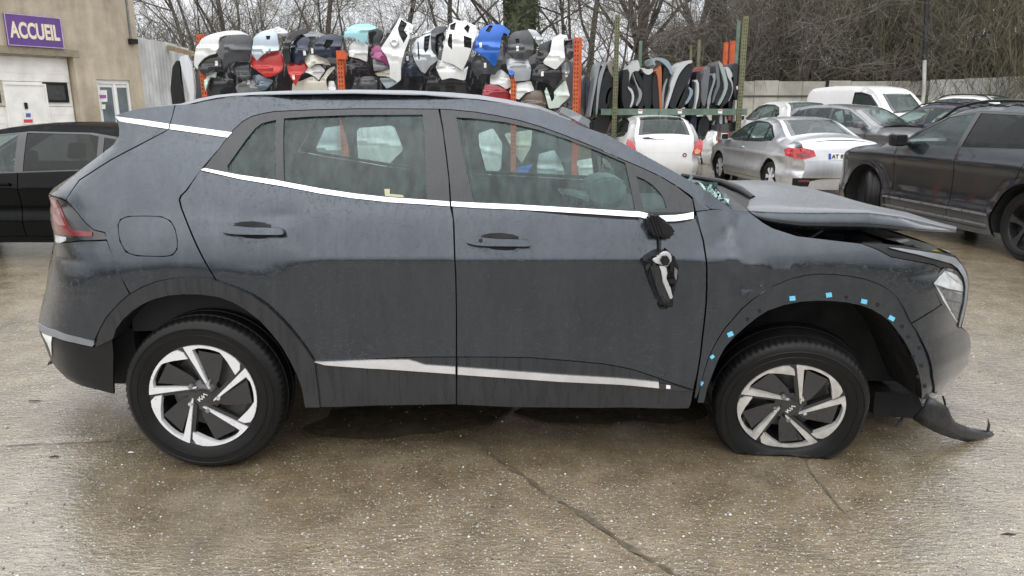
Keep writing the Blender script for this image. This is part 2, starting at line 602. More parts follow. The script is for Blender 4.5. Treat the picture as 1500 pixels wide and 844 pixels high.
def _S(x, z):
    # the door crease is sharp, and melts away into the rear quarter and the front wing
    e0 = np.clip((-.85 - x) / .35, 0, 1); e1 = np.clip((x - .95) / .25, 0, 1)
    w_ = .016 + .15 * e0 * e0 * (3 - 2 * e0) + .09 * e1 * e1 * (3 - 2 * e1)
    y = sum(_pf0(z + d * w_) for d in (-1, -.75, -.5, -.25, 0, .25, .5, .75, 1)) / 9
    xr = np.interp(z, _rz, _rx); xf = np.interp(z, _fz, _fx)
    wr = 0.34 - 0.16 * np.clip((z - 1.2) / 0.3, 0, 1)
    u = np.maximum(0, xr + wr - x)
    y = y + 0.6 / wr * u ** 2
    wf = 0.5
    v = np.maximum(0, x - (xf - wf))
    y = y + 1.05 / (2 * wf) * v ** 2
    # shoulders: the quarter and the front wing round in towards their tops
    f = np.clip((x - 0.85) / 0.3, 0, 1)
    y = y + f * (np.maximum(0, z - 1.0) ** 2) * 1.7
    # flared arches
    for cx, cz in (AR, AF):
        r = np.hypot(x - cx, z - cz)
        t = np.clip((0.86 - r) / 0.30, 0, 1)
        y = y - 0.030 * t * t * (3 - 2 * t)
    # crash dents round the front of the door and in the wing
    for dx, dz, sx, sz, a, an in ((1.00, .90, .09, .030, .016, -50), (1.09, .885, .10, .022, .015, 25), (1.16, .92, .08, .018, -.008, 35), (0.93, .80, .05, .12, .010, 8), (1.05, .97, .10, .018, -.007, -12),
                              (1.13, .83, .07, .02, .010, 60), (-1.02, 1.17, .08, .03, .005, 0), (0.15, .60, .06, .03, .003, 0), (0.98, 1.07, .02, .12, -.006, 10), (.96, 1.12, .10, .02, .006, 40)):
        ca, sa = math.cos(R(an)), math.sin(R(an))
        u_ = (x - dx) * ca + (z - dz) * sa; v_ = -(x - dx) * sa + (z - dz) * ca
        y = y + a * np.exp(-np.abs(u_ / sx) ** 2.0 - np.abs(v_ / sz) ** 1.4)
    # slow waviness of real pressed metal
    y = y + 0.0012 * np.sin(5.1 * x + 1.3 * z) * np.sin(7.3 * z)
    return y
S = Surf(_S, CW)

car = empty('damaged_crossover', (0.0, CW / 2, 0))
tag(car, 'dark grey five-door crossover with crash damage, crumpled bonnet and flat front tyre', 'car')
PINV = Matrix.Translation((0, -CW / 2, 0))
def part(o, parent=car):
    if parent is car:
        o.matrix_parent_inverse = PINV
    return o
def cpanel(name, poly, m, off=0.0, holes=(), step=0.04, rim=0.014, parent=None, far=True, sm=0, edge=None):
    Q = S.px(poly, off)
    if sm: Q = smooth_poly(Q, True, sm)
    H = [smooth_poly(S.px(h, off), True, 1) if sm else S.px(h, off) for h in holes]
    PT = triangulate(Q, H, step, edge or min(step, 0.03))
    o = S.panel(name, None, m, parent or car, off, rim=rim, PT=PT)
    if parent is None: part(o)
    if far:
        f = S.panel(name, None, M_GLASS_FOG if m is M_GLASS else m, car, off, rim=rim, PT=PT, far=True)
        part(f)
    return o
# lines in the photograph, read once
DLO_TOP_R = [(299, 246), (320, 220), (342, 191), (355, 179), (369, 171), (385, 167), (402, 164), (460, 161.5), (520, 160), (580, 160), (642, 160.5)]
DLO_TOP_F = [(645, 160.5), (668, 162), (697, 165), (727, 170), (760, 177), (791, 186), (826, 198.5), (860, 212), (887, 223), (913, 235), (940, 246.5), (967, 259), (993, 275), (1014, 292)]
BELT_UP_R = [(299, 246), (350, 256), (404, 263.5), (416, 266), (470, 276), (520, 283.5), (570, 289), (625, 292.5), (658, 295)]
BELT_LO_R = [(294, 249), (350, 262), (416, 273), (470, 283.5), (520, 290.5), (570, 296), (625, 299.5), (659, 302)]
BELT_UP_F = [(661, 295), (700, 297), (760, 299.5), (810, 302.5), (860, 305.5), (930, 309.5), (943, 311)]
BELT_LO_F = [(661.5, 302), (700, 304.5), (760, 307), (810, 310), (860, 313), (935, 318)]
GUTTER = [(257, 155), (282, 153), (300, 149), (319, 145.5), (360, 141), (420, 139), (520, 137.5), (620, 140), (700, 147), (760, 155), (791, 160)]
APILL = [(820, 171), (855, 186), (887, 197), (920, 214), (950, 231), (983, 249), (1009, 264), (1045, 287), (1074, 308)]

cpanel('body_side', GUTTER + APILL + [(1042, 306), (1016, 290), (1009, 284), (993, 273)] + [(p[0] + .5, p[1] - 1.2) for p in DLO_TOP_F[::-1][2:]] + [(642, 159.3)]
       + [(p[0] - .3, p[1] - 1.2) for p in DLO_TOP_R[::-1][1:-1]] + [(296, 246), (272.5, 278), (263.5, 287), (261.5, 293), (264.5, 305), (287, 360), (316, 411), (306, 408), (272, 406.5), (250, 408), (227, 413), (208, 420), (191, 429.5), (157, 351.5),
       (154, 340), (137, 336), (126, 326), (114, 312), (97, 293), (103, 284), (117, 264.5), (161.5, 236), (205, 213), (244.5, 192), (249, 185)], M_PAINT, step=0.035,
       holes=[[(172, 330), (176, 321), (187, 316.5), (215, 316), (237, 317), (250, 323), (257, 335), (260.5, 352), (260, 366), (253, 374.5), (240, 376.5), (200, 375.5), (184, 370), (175, 354)]])
cpanel('fuel_flap', [(173, 330.5), (177, 322), (187.5, 317.5), (215, 317), (236.5, 318), (249, 324), (256, 335.5), (259.3, 352), (258.8, 365), (252, 373.3), (240, 375.3), (200.5, 374.3), (185, 369), (176, 353.5)], M_PAINT, step=0.03, sm=1)
cpanel('rear_door', [(293, 250.5)] + [(p[0], p[1] + .8) for p in BELT_LO_R[1:]] + [(663, 320), (666.6, 400), (667.7, 460), (667.5, 522.5), (635, 522.5), (602, 523), (530, 526.5), (461, 530), (448, 512), (425, 482), (409, 465), (392, 449), (370, 434), (346, 422.5), (331, 417), (319, 412.5), (289.8, 360), (267, 305), (264.2, 293), (266.3, 287.5), (275, 278.5)], M_PAINT, step=0.03)
cpanel('front_door', [(663, 303)] + [(p[0], p[1] + .8) for p in BELT_LO_F[1:]] + [(975, 321), (1018, 320), (1024, 336), (1029, 353), (1034, 391), (1034, 420), (1033, 446), (1029.5, 480), (1025, 520), (1020, 550), (1015, 570.5), (985, 561), (955, 550), (928, 541), (884, 532.5), (830, 527.5), (778, 523.5), (720, 522.5), (669.7, 522.5), (669.6, 460), (668.6, 400), (666, 330)], M_PAINT, step=0.03)
cpanel('front_fender', [(1020.5, 311), (1040, 308), (1062, 306.5), (1080, 308), (1097, 311), (1106, 318), (1118, 327), (1132, 335), (1168, 346.5), (1215, 352), (1262, 357.5), (1284, 366), (1306, 377.5), (1337, 383), (1367, 388.5), (1378, 394), (1364, 414.7), (1378, 445.5), (1356, 460), (1335, 472.5), (1326, 453), (1315, 436), (1302, 424), (1288, 416), (1266, 408), (1244, 404), (1222, 401.5), (1200, 401), (1180, 403), (1162, 407), (1147, 412.5), (1132, 419), (1115, 429), (1100, 440), (1086, 452), (1075, 465), (1062, 480), (1052, 495), (1044, 510), (1037, 525), (1030, 548), (1024, 572), (1020, 583), (1017.5, 583), (1022.5, 550), (1027.5, 520), (1032, 480), (1035.5, 446), (1036.7, 420), (1036.5, 391), (1031.5, 353), (1026.5, 336)], M_PAINT, step=0.03)
# black sill mouldings on the doors
cpanel('door_cladding', [(462, 531.5), (530, 528), (602, 524.3), (635, 523.8), (667.6, 523.8), (667.7, 560), (667.7, 592), (560, 594), (469, 596), (466, 570), (463, 548)], M_CLAD, off=-.004)
cpanel('door_cladding', [(670, 523.8), (720, 523.8), (778, 525), (830, 529), (884, 534), (928, 542.5), (955, 551.5), (985, 562.5), (1015, 572), (1012, 590), (1009, 598), (880, 597.5), (752, 596.5), (670, 592.5)], M_CLAD, off=-.004)
cpanel('sill_trim', [(460, 530.6), (530, 528.5), (598, 527.5), (611, 531), (622, 535), (667, 538), (667, 548.3), (620, 545), (540, 540), (475, 535)], M_TRIM, off=-.016, step=0.02)
cpanel('sill_trim', [(670.5, 538.3), (820, 549.5), (965, 560.5), (965.5, 569), (820, 559.5), (670.5, 549)], M_TRIM, off=-.016, step=0.02)
cpanel('trim_clip', [(966, 562), (990, 565), (1014, 573), (990, 572.5), (966, 570)], M_GLOSSB, off=-.012, step=0.02, far=False)
cpanel('trim_label', [(976, 564.5), (982, 565), (982, 570), (976, 569.5)], M_WHITE, off=-.016, step=0.02, far=False)
# arches
ARCH_IN_R = [(447, 597), (445, 585), (442, 569), (435, 549), (425, 529), (413, 508), (399, 490), (381, 470), (359, 453), (340, 442.5), (319, 435), (294, 431.5), (269, 431), (247, 433), (226, 438), (208, 446), (193, 456), (180, 468), (170, 482), (165, 497)]
cpanel('arch_cladding', [(139, 509), (146, 484), (156, 466), (172, 447), (191, 430.5), (208, 421.5), (227, 414), (250, 409.3), (272, 407.5), (306, 409), (331, 418), (346, 423.5), (370, 435), (392, 450), (409, 466), (425, 483), (438, 499), (449, 514), (461, 532), (462.5, 548), (465.5, 570), (468.5, 597)] + ARCH_IN_R, M_CLAD, off=-.016, rim=.05, step=0.03)
ARCH_IN_F = [(1031, 590), (1036, 568), (1044, 547), (1052, 527), (1062, 509), (1077, 492), (1094, 477), (1109, 465), (1125, 455), (1148, 447), (1173, 442), (1196, 440.5), (1218, 441), (1240, 443), (1260, 447), (1277, 453), (1292, 462), (1303, 471), (1313, 483), (1324, 498), (1333, 514), (1341, 532), (1347, 552), (1350, 585)]
cpanel('arch_flange', [(1022, 590), (1025, 572), (1031, 548), (1038, 525.5), (1045, 510.5), (1053, 496), (1063, 481), (1076, 466), (1087, 453), (1101, 441), (1116, 430), (1132, 420), (1147, 413.5), (1162, 408), (1180, 404), (1200, 402), (1222, 402.5), (1244, 405), (1266, 409), (1288, 417), (1302, 425), (1315, 437), (1326, 454), (1334, 472), (1344, 487), (1352, 503), (1358, 516), (1363, 530), (1366, 553), (1367, 582)] + ARCH_IN_F[::-1], M_PAINT, off=.010, rim=.05, step=0.03)
for cx, cy, a in ((1161, 437.5, 5), (1214.5, 432.5, 8), (1266, 442, -12), (1306.5, 466.5, -30), (1070, 490, 25), (1043.5, 523, 35), (1027.5, 562, 60)):
    h = 4.2 if cx > 1050 else 3.0
    q = [(-h, -h * .75), (h, -h * .75), (h, h * .75), (-h, h * .75)]
    t = R(-a)
    cpanel('tape_clip', [(cx + u * math.cos(t) - v * math.sin(t), cy + u * math.sin(t) + v * math.cos(t)) for u, v in q], M_BLUE, off=.003, rim=.006, step=.02, far=False)
for cx, cy in ((1322, 479), (1331, 494), (1347, 510), (1339, 523), (1350, 536), (1345, 552), (1355, 566), (1113, 456), (1095, 468), (1286, 447), (1240, 436)):
    cpanel('clip_hole', [(cx - 2.5, cy - 2), (cx + 2, cy - 2.5), (cx + 2.5, cy + 2), (cx - 2, cy + 2.5)], M_DARK, off=.008, rim=.004, step=.02, far=False)
# bumpers
cpanel('front_bumper', [(1336, 474), (1358, 461), (1380, 447), (1390, 461), (1403, 481), (1409, 481), (1419, 489), (1422, 500), (1422, 513), (1418, 528), (1412, 543), (1398, 561), (1383, 578.5), (1369, 577), (1367, 553), (1364, 530), (1359, 516), (1353, 503), (1345, 487)], M_PAINT, step=.025, rim=.03)
cpanel('rear_bumper', [(80, 357.5), (97, 356), (120, 354), (156, 353), (172, 391), (189, 430.5), (172, 445.5), (155, 465), (145, 483), (138, 498.5), (110, 493), (80, 484), (56, 474), (59, 457), (67, 424), (75, 374)], M_PAINT, step=.025)
cpanel('bumper_trim', [(55, 473.5), (80, 484), (110, 493.5), (137, 500), (138, 504.5), (135, 508), (108, 502), (80, 494), (57, 484)], M_RAIL, off=-.008, step=.02)
cpanel('lower_bumper', [(57.5, 485), (80, 495), (108, 503), (138, 509.5), (164, 498), (166, 519), (166.5, 577), (140, 570), (102, 557), (75, 532), (65, 503)], M_BLACK, step=.03)
cpanel('bumper_reflector', [(61, 487.5), (76, 493), (75, 510), (75.5, 522), (69, 503)], M_WHITE, off=-.006, step=.02)
# tail lamp
cpanel('tail_light', [(71.5, 285), (83, 289.5), (97, 295), (113.5, 313), (125.5, 327.5), (137, 337.5), (153, 341.5), (157, 350.5), (120, 352), (97, 354.5), (85, 358), (80, 356.5), (76.5, 335), (72.5, 306)], M_GLOSSB, step=.02)
_tl = cpanel('lamp_lens', [(73, 288.5), (82, 293), (88, 303), (94, 318), (100, 331), (106, 337.5), (120, 338.5), (135, 340), (134.5, 346), (118, 346), (100, 345), (82, 341), (78, 333), (75, 310)], M_RED, off=-.004, step=.015)
cpanel('lamp_lens', [(75, 292), (81, 296), (86, 308), (90, 320), (95, 331), (85, 329), (79, 321), (76.5, 306)], mat('pink_lens', (0.30, 0.17, 0.17), rough=0.15, coat=.8, vary=.2, scale=40), off=-.0065, step=.015)
cpanel('lamp_lens', [(80, 344), (97, 347.5), (96.5, 352.5), (88, 356), (81.5, 355)], M_LENS, off=-.004, step=.015)
# rear hatch side, spoiler and bright strip
cpanel('spoiler', [(170, 169), (185, 164), (200, 160), (228, 156.5), (255.5, 154), (252, 170), (248.5, 181), (210, 175), (169, 169.8)], M_PAINT, step=.02)
cpanel('hatch_side', [(172, 178), (210, 184), (245.5, 190), (204, 211.5), (160.5, 234.5), (116, 263), (102, 283.5), (96, 293), (84, 288.5), (72, 284), (79, 275.5), (110, 254.5), (143, 230), (166.5, 211.5), (174.5, 199), (174.5, 187)], M_PAINT, step=.025)
cpanel('pillar_trim', [(168.5, 170), (210, 175.7), (248, 181.5), (246.5, 189), (209, 183), (174, 177.5)], M_TRIM, off=-.004, step=.02)
cpanel('pillar_trim', [(249.5, 181.7), (300, 188.5), (340, 194), (333, 201.5), (300, 196.5), (248.5, 189.3)], M_TRIM, off=-.004, step=.02)
# side glass
GQ = [(333, 243), (345, 226), (360, 205), (374, 188), (384, 180.5), (404.5, 175.5), (404.5, 262.5), (370, 257.5), (334, 250)]
GR = [(416, 173.5), (460, 170.5), (520, 168.5), (619, 168), (622, 200), (625, 291.5), (570, 288), (520, 282.5), (470, 275), (416, 265.5)]
GF = [(668.5, 172), (700, 174), (740, 179), (788, 190), (833, 205), (875, 221), (916, 239), (923, 270), (930.5, 307), (860, 304.5), (760, 298.5), (693, 295), (680, 233)]
GP = [(932, 258), (943, 262.5), (955, 270), (965, 280), (972, 290), (977, 305), (960, 307.5), (943, 309), (937, 283)]
cpanel('window_frame', DLO_TOP_R + [(648, 190), (653, 230), (657, 265), (658.5, 295)] + BELT_UP_R[::-1][1:-1], M_CLAD, holes=[GQ, GR], step=.03, rim=.02)
cpanel('window_frame', DLO_TOP_F + [(1017, 310), (990, 311)] + BELT_UP_F[::-1] + [(659, 265), (655, 230), (650, 190)], M_CLAD, holes=[GF, GP], step=.03, rim=.02)
for g in (GQ, GR, GF, GP):
    cx, cy = sum(p[0] for p in g) / len(g), sum(p[1] for p in g) / len(g)
    cpanel('window', [(cx + (p[0] - cx) * 1.012 , cy + (p[1] - cy) * 1.02) for p in g], M_GLASS, off=.010, rim=0, step=.05)
cpanel('window_trim', [(p[0], p[1] + .3) for p in BELT_UP_R] + BELT_LO_R[::-1], M_CHROME, off=-.008, step=.02)
cpanel('window_trim', [(p[0], p[1] + .3) for p in BELT_UP_F] + BELT_LO_F[::-1], M_CHROME, off=-.008, step=.02)
cpanel('trim_gap', [(760, 307.6), (860, 313.6), (935, 318.6), (936, 322), (900, 320.5), (840, 316)], M_DARK, off=-.002, step=.02, far=False)
# the bent end of the belt trim, pulled off the door
def bent(name, top, bot, offs, m):
    V, F = [], []
    for i, (a, b) in enumerate(zip(top, bot)):
        for p in (a, b):
            x, z = S.unproject(p[0], p[1], offs[i]); V.append((x, S.s1(x, z) + offs[i], z))
        for p in (a, b):
            x, z = S.unproject(p[0], p[1], offs[i]); V.append((x, S.s1(x, z) + offs[i] + .010, z))
    n = len(top)
    for i in range(n - 1):
        k = 4 * i
        F += [(k, k + 1, k + 5, k + 4), (k + 2, k + 6, k + 7, k + 3), (k, k + 4, k + 6, k + 2), (k + 1, k + 3, k + 7, k + 5)]
    F += [(0, 2, 3, 1), (4 * n - 4, 4 * n - 3, 4 * n - 1, 4 * n - 2)]
    return part(mesh_obj(name, V, F, m, car))
bent('window_trim', [(930, 309.5), (937, 310), (950, 313), (965, 316), (990, 315), (1005, 313), (1016, 310.5)], [(932, 317.5), (938, 318), (952, 322), (967, 324.5), (990, 324), (1005, 322), (1016, 320)], [-.012, -.014, -.022, -.028, -.028, -.026, -.022], M_CHROME)
# pulls: cup, bar and lower scoop of each door handle
for ox, oy in ((0, 0), (363, 17)):
    P_ = lambda L: [(300 + u / 3 + ox, 280 + v / 3 + oy) for u, v in L]
    hd = cpanel('door_handle', P_([(57, 166), (80, 157), (110, 152), (150, 155), (200, 160), (280, 161), (325, 165), (343, 173), (345, 186), (338, 193), (250, 192), (140, 191), (95, 186), (62, 177)]), M_PAINT, off=-.034, rim=.03, step=.015, sm=1)
    cup = cpanel('handle_cup', P_([(70, 160), (105, 143), (150, 133), (210, 130), (265, 136), (315, 152), (341, 172), (335, 190), (290, 205), (245, 224), (185, 222), (150, 208), (100, 188), (64, 178)]), M_PAINT, off=-.0015, rim=.01, step=.02, far=False, sm=1)
    cpanel('handle_cup', P_([(125, 143), (160, 135), (210, 132.5), (262, 139), (292, 150), (280, 163), (210, 163), (165, 160)]), M_DARK, off=-.003, rim=.004, step=.02, parent=cup, far=False)
    cpanel('handle_cup', P_([(145, 192), (290, 194), (270, 208), (235, 210), (180, 206)]), M_DARK, off=-.003, rim=.004, step=.02, parent=cup, far=False)
cpanel('key_lock', [(701, 351), (704, 349.5), (707, 351), (707, 354), (704, 355.5), (701, 354)], M_DARK, off=-.0375, rim=.004, step=.01, far=False)
# headlight and trim over it
hl = cpanel('headlight', [(1365.5, 414.7), (1374, 404), (1384, 394), (1395, 396.5), (1405, 401.5), (1413, 412), (1416, 421), (1413, 444), (1409, 465), (1403.5, 479.5), (1392, 461), (1380, 443)], M_LENS, off=.006, step=.02)
for q, m, o_ in (([(1371, 417), (1381, 430), (1393, 452), (1403, 470), (1407, 455), (1411, 432), (1398, 428), (1384, 421)], mat('lamp_reflector', (.20, .21, .22), rough=.2, metal=.6, vary=.5, scale=30), .003), ([(1380, 421), (1411, 427), (1411, 429.5), (1381, 424)], M_GLOSSB, .0015), ([(1387, 438), (1409.5, 443), (1409, 445.5), (1388, 440.5)], M_GLOSSB, .0015), ([(1394, 455), (1406.5, 458), (1406, 460.5), (1395, 457.5)], M_GLOSSB, .0015), ([(1385, 398), (1403, 405), (1410, 416), (1405, 414), (1396, 408)], M_TRIM, .0025)):
    cpanel('lamp_reflector', q, m, off=o_, rim=.002, step=.02, far=False)
cpanel('lamp_bezel', [(1363.5, 414.7), (1373, 402.5), (1383.5, 391.5), (1395, 394), (1408, 400), (1417, 418), (1417, 425), (1410, 466), (1403.5, 482), (1391, 463), (1379, 445)], M_GLOSSB, off=.002, holes=[[(1368, 414.7), (1376, 405), (1385, 396.5), (1395, 399), (1403, 403), (1411, 415), (1412, 422), (1405, 465), (1403, 474), (1393, 459), (1382, 441)]], step=.02)
cpanel('lamp_surround', [(1262, 356.5), (1290, 357), (1330, 362), (1370, 368), (1399, 374), (1407, 384), (1416, 398), (1419, 420), (1418, 432), (1413, 462), (1408, 480), (1404.5, 481), (1412, 452), (1417, 424), (1414, 411), (1407, 399), (1395, 392), (1383, 391), (1378, 392.5), (1367, 387), (1337, 381.5), (1306, 376), (1284, 364.5)], M_BLACK, off=.004, step=.02)
cpanel('lamp_strip', [(1303, 363), (1320, 364), (1350, 368.5), (1380, 373), (1400, 378), (1409, 388), (1415, 399), (1418.5, 420), (1416, 440), (1411, 466), (1407, 480), (1404.5, 479), (1409, 458), (1413.5, 436), (1414.5, 421), (1411, 405), (1403, 393), (1394, 386.5), (1375, 381), (1345, 373), (1320, 367.5)], M_RAIL, off=-.006, step=.02)

# ------------------------------------------------------------------ surfaces that cross the car
def edge_pts(pts, off=0.0):
    out = []
    for p in pts:
        x, z = S.unproject(p[0], p[1], off)
        out.append((x, S.s1(x, z) + off, z))
    return out
def cross(name, pts, m, bx=0.0, bz=0.0, n=14, thick=0.0, v0=0.0, v1=1.0, off=0.0, pw=2.0):
    """skin across the car between the near and far edge lines, bowed by (bx, bz) in the middle"""
    g = []
    for (x, y, z) in edge_pts(pts, off):
        row = []
        for k in range(n + 1):
            v = v0 + (v1 - v0) * k / n
            b = 1 - abs(2 * v - 1) ** pw
            row.append((x + bx * b, y + (CW - 2 * y) * v, z + bz * b))
        g.append(row)
    return part(sheet(name, g, m, car, True, thick))
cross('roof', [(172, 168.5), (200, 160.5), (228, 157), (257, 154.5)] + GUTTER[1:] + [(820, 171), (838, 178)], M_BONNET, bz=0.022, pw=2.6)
cross('windscreen', APILL[1:], M_GLASS, bx=.03, bz=-.015)
cross('tailgate', [(169, 170), (174, 186), (174, 199), (166.5, 211), (143, 230), (110, 254), (79, 275), (72, 285), (73, 310), (79, 345), (80, 356)], M_PAINT, bx=-.07, n=16)
cross('rear_window', [(168, 202), (144, 228), (112, 252.5), (84, 271)], M_GLOSSB, bx=-.07, v0=.12, v1=.88, off=-.004)
cross('rear_bumper', [(79, 357), (75, 374), (67, 424), (59, 457), (56, 475), (58, 486), (66, 504), (76, 532), (103, 557), (140, 571)], M_PAINT, bx=-.08)
cross('front_bumper', [(1419, 489), (1422, 501), (1422, 513), (1418, 528), (1412, 543), (1398, 561), (1383, 578)], M_PAINT, bx=.10)
cross('grille', [(1399, 375), (1407, 384), (1416, 398), (1418, 420), (1414, 450), (1408, 480)], M_BLACK, bx=.08)
# dark tub that closes the body under the skin: floor, sills, bulkheads, wheel housings
bm = bmesh.new()
add_box(bm, -0.93, 0.80, .10, CW - .10, .295, .40)
add_box(bm, -0.93, 0.80, .38, CW - .38, .17, .29)
add_box(bm, 0.72, 0.86, .22, CW - .22, .24, 1.08)
add_box(bm, -2.05, -0.82, .52, CW - .52, .30, .62)
add_box(bm, 0.80, 2.02, .50, CW - .50, .24, .98)
add_box(bm, -1.95, -1.80, .20, CW - .20, .34, 1.0)
part(bm_obj('underbody', bm, M_DARK, car))
def liner(cx, px_list, off, y1, nm='wheel_liner', m=M_DARK):
    """housing swept inward from the arch edge"""
    E = edge_pts(px_list, off)
    for far in (0, 1):
        g = [[(x, (CW - y) if far else y, z) for x, y, z in E], [(x, (CW - y1) if far else y1, z) for x, y, z in E]]
        part(sheet(nm, g, m, car, False))
M_LINER = mat('wheel_housing', (0.010, 0.010, 0.010), rough=0.75, bmp=.4, bscale=30)
liner(AR[0], ARCH_IN_R, .03, .62, m=M_LINER)
liner(AF[0], ARCH_IN_F, .04, .62, m=M_LINER)
for cx, w, h in ((-1.42, .50, .86), (1.34, .52, .86)):
    for y in (.58, CW - .58):
        part(box('wheel_liner', cx - w, cx + w, y, y + .02, .25, h, M_LINER, car))
# front splash shield and cross beam under the nose
prism_px('splash_shield', [(1282, 574), (1345, 578), (1352, 600), (1340, 613), (1300, 610), (1279, 607)], .42, 1.4, M_DARK, car).matrix_parent_inverse = PINV
part(tube('hanging_wire', [at(1352, 562, .16), at(1355, 578, .15), at(1351, 590, .15)], .006, M_STEEL, car))
part(tube('hanging_wire', [at(1381, 580, .2), at(1384, 590, .19), at(1385, 597, .2)], .005, M_BLACK, car))
part(tube('hanging_wire', [at(1322, 612, .3), at(1316, 622, .28), at(1311, 626, .28)], .007, M_BLACK, car))
# torn piece of lower bumper trailing on the ground
tn = []
for (a, b, d0, d1) in (((1360, 582), (1337, 614), .16, .22), ((1376, 590), (1352, 624), .15, .22), ((1389, 598), (1371, 634), .15, .24), ((1394, 610), (1390, 641), .17, .26), ((1400, 619), (1410, 646.5), .22, .27), ((1422, 627), (1432, 648.5), .27, .31), ((1447, 631), (1452, 649.5), .33, .36), ((1454, 632), (1453.5, 642), .36, .38)):
    A, B = Vector(at(*a, d0)), Vector(at(*b, d1))
    tn.append([A, A.lerp(B, .35) + Vector((0, -.015, .0)), A.lerp(B, .7) + Vector((0, -.012, 0)), B])
part(sheet('torn_bumper_trim', tn, M_CLAD, car, True, .012))
part(tube('torn_bumper_trim', [at(1447, 632, .33), at(1449, 622, .33), at(1447, 614, .34)], [.008, .006, .002], M_CLAD, car))

# ------------------------------------------------------------------ roof rail, bonnet, cowl, wiper, screen edge
for far in (0, 1):
    V = []
    top = [(258, 154), (275, 148.5), (290, 144.5), (315, 139.5), (340, 137), (380, 134.5), (420, 133), (520, 131.3), (600, 132.5), (660, 135.5), (700, 139), (745, 146), (775, 153.5), (791, 158.5)]
    bot = [(259, 155.2), (277, 152.5), (300, 147), (320, 143), (342, 140.5), (380, 138.5), (420, 137.3), (520, 136), (600, 137.3), (660, 141), (700, 145), (745, 152), (775, 158), (791, 160)]
    F = []
    for a, b in zip(top, bot):
        for p, Y in ((a, .375), (b, .365), (b, .42), (a, .41)):
            x, z = xz(p[0], p[1], .37)
            V.append((x, CW - Y if far else Y, z))
    n = len(top)
    for i in range(n - 1):
        for k in range(4):
            F.append((4 * i + k, 4 * i + (k + 1) % 4, 4 * i + 4 + (k + 1) % 4, 4 * i + 4 + k))
    part(mesh_obj('roof_rail', V, F, M_RAIL, car))
# crumpled front edge of the roof and the windscreen header
hd = []
for i, (p, q) in enumerate((((822, 160.5), (818, 167)), ((838, 165), (832, 174)), ((852, 172), (846, 181)), ((864, 180), (856, 186)))):
    A, B = Vector(at(*p, 1.05)), Vector(at(*q, .42))
    hd.append([B, B.lerp(A, .3) + Vector((.01, 0, .02 * (-1) ** i)), B.lerp(A, .65) + Vector((0, 0, -.015 * (-1) ** i)), A, A + Vector((0, .5, -.02))])
part(sheet('windscreen_header', hd, M_BONNET, car, False, .01))
def lerp_rows(rows, n):
    return rows
_low = [(1106, 317), (1119, 324), (1132, 328.5), (1168, 336.5), (1215, 337), (1273, 337.3), (1340, 338.5), (1399, 340.5)]
_crs = [(1097, 310), (1120, 311.5), (1140, 312.5), (1185, 313), (1225, 312.7), (1273, 313.5), (1317, 319), (1399.5, 338)]
_mid = [(1085, 298), (1105, 288), (1130, 288), (1172, 294), (1210, 299), (1262, 306), (1325, 317), (1400, 337)]
_rdg = [(1059, 266), (1095, 265), (1126, 266), (1168, 274), (1212, 284), (1250, 294), (1332, 315), (1401, 336)]
rows = []
for i in range(8):
    Yn = .11 if i < 6 else (.16 if i == 6 else .42)
    a = Vector(at(*_low[i], Yn)); b = Vector(at(*_crs[i], Yn + .015)); 
    c_ = Vector(at(*_mid[i], .58 if i < 7 else .62)); d = Vector(at(*_rdg[i], 1.0 if i < 7 else .9))
    e = Vector((c_.x, 1.42, c_.z - .03)); f = Vector((b.x, CW - .13 if i < 7 else 1.3, b.z - .05)); g_ = Vector((a.x, CW - .10 if i < 7 else 1.3, a.z - .05))
    r = [a, b, b.lerp(c_, .33) + Vector((0, 0, .004)), b.lerp(c_, .7) + Vector((0, 0, .008)), c_, c_.lerp(d, .4) + Vector((0, 0, .010)), d, d.lerp(e, .5) + Vector((0, 0, .006)), e, f, g_]
    rows.append(r)
# subdivide along the car
rr = []
for i in range(7):
    for k in range(4):
        rr.append([p.lerp(q, k / 4) for p, q in zip(rows[i], rows[i + 1])])
rr.append(rows[-1])
for i, r in enumerate(rr):
    for j in range(2, 9):
        r[j] = r[j] + Vector((0, 0, .006 * noise.noise(Vector((i * .35, j * .9, 3.1)))))
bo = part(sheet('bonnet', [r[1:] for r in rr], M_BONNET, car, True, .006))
be = part(sheet('bonnet_edge', [[r[0], r[0].lerp(r[1], .5) + Vector((0, -.004, 0)), r[1] + Vector((0, 0, -.001))] for r in rr], M_PAINT, car, True, .004))
bo.data.set_sharp_from_angle(angle=R(35))
tag(bo, 'buckled bonnet sprung open at the front')
# dark engine bay with clutter below the sprung bonnet
bm = bmesh.new()
random.seed(5)
for k in range(16):
    px_, py_ = random.uniform(1130, 1370), random.uniform(341, 350)
    x, y, z = at(px_, py_ + (px_ - 1130) * .06, .35 + .3 * random.random())
    add_box(bm, x - .05, x + .05, y, y + .2, z - .2, z - .01 * random.random(), bev=.008)
part(bm_obj('engine_bay', bm, M_BLACK, car))
part(tube('bonnet_stay', [at(1186, 349, .25), at(1196, 343, .28), at(1204, 338, .3)], .006, M_STEEL, car))
for q, m in (([(1296, 350), (1330, 349), (1370, 361), (1395, 370), (1380, 372), (1340, 362)], M_STEEL), ([(1312, 352), (1328, 350), (1334, 353), (1318, 356)], M_WHITE), ([(1366, 367), (1378, 366), (1384, 370), (1372, 371)], mat('yellow_label', (.75, .55, .05), rough=.5))):
    part(prism_px('slam_panel', q, .45 if m is M_STEEL else .44, .75 if m is M_STEEL else .5, m, car, .003))
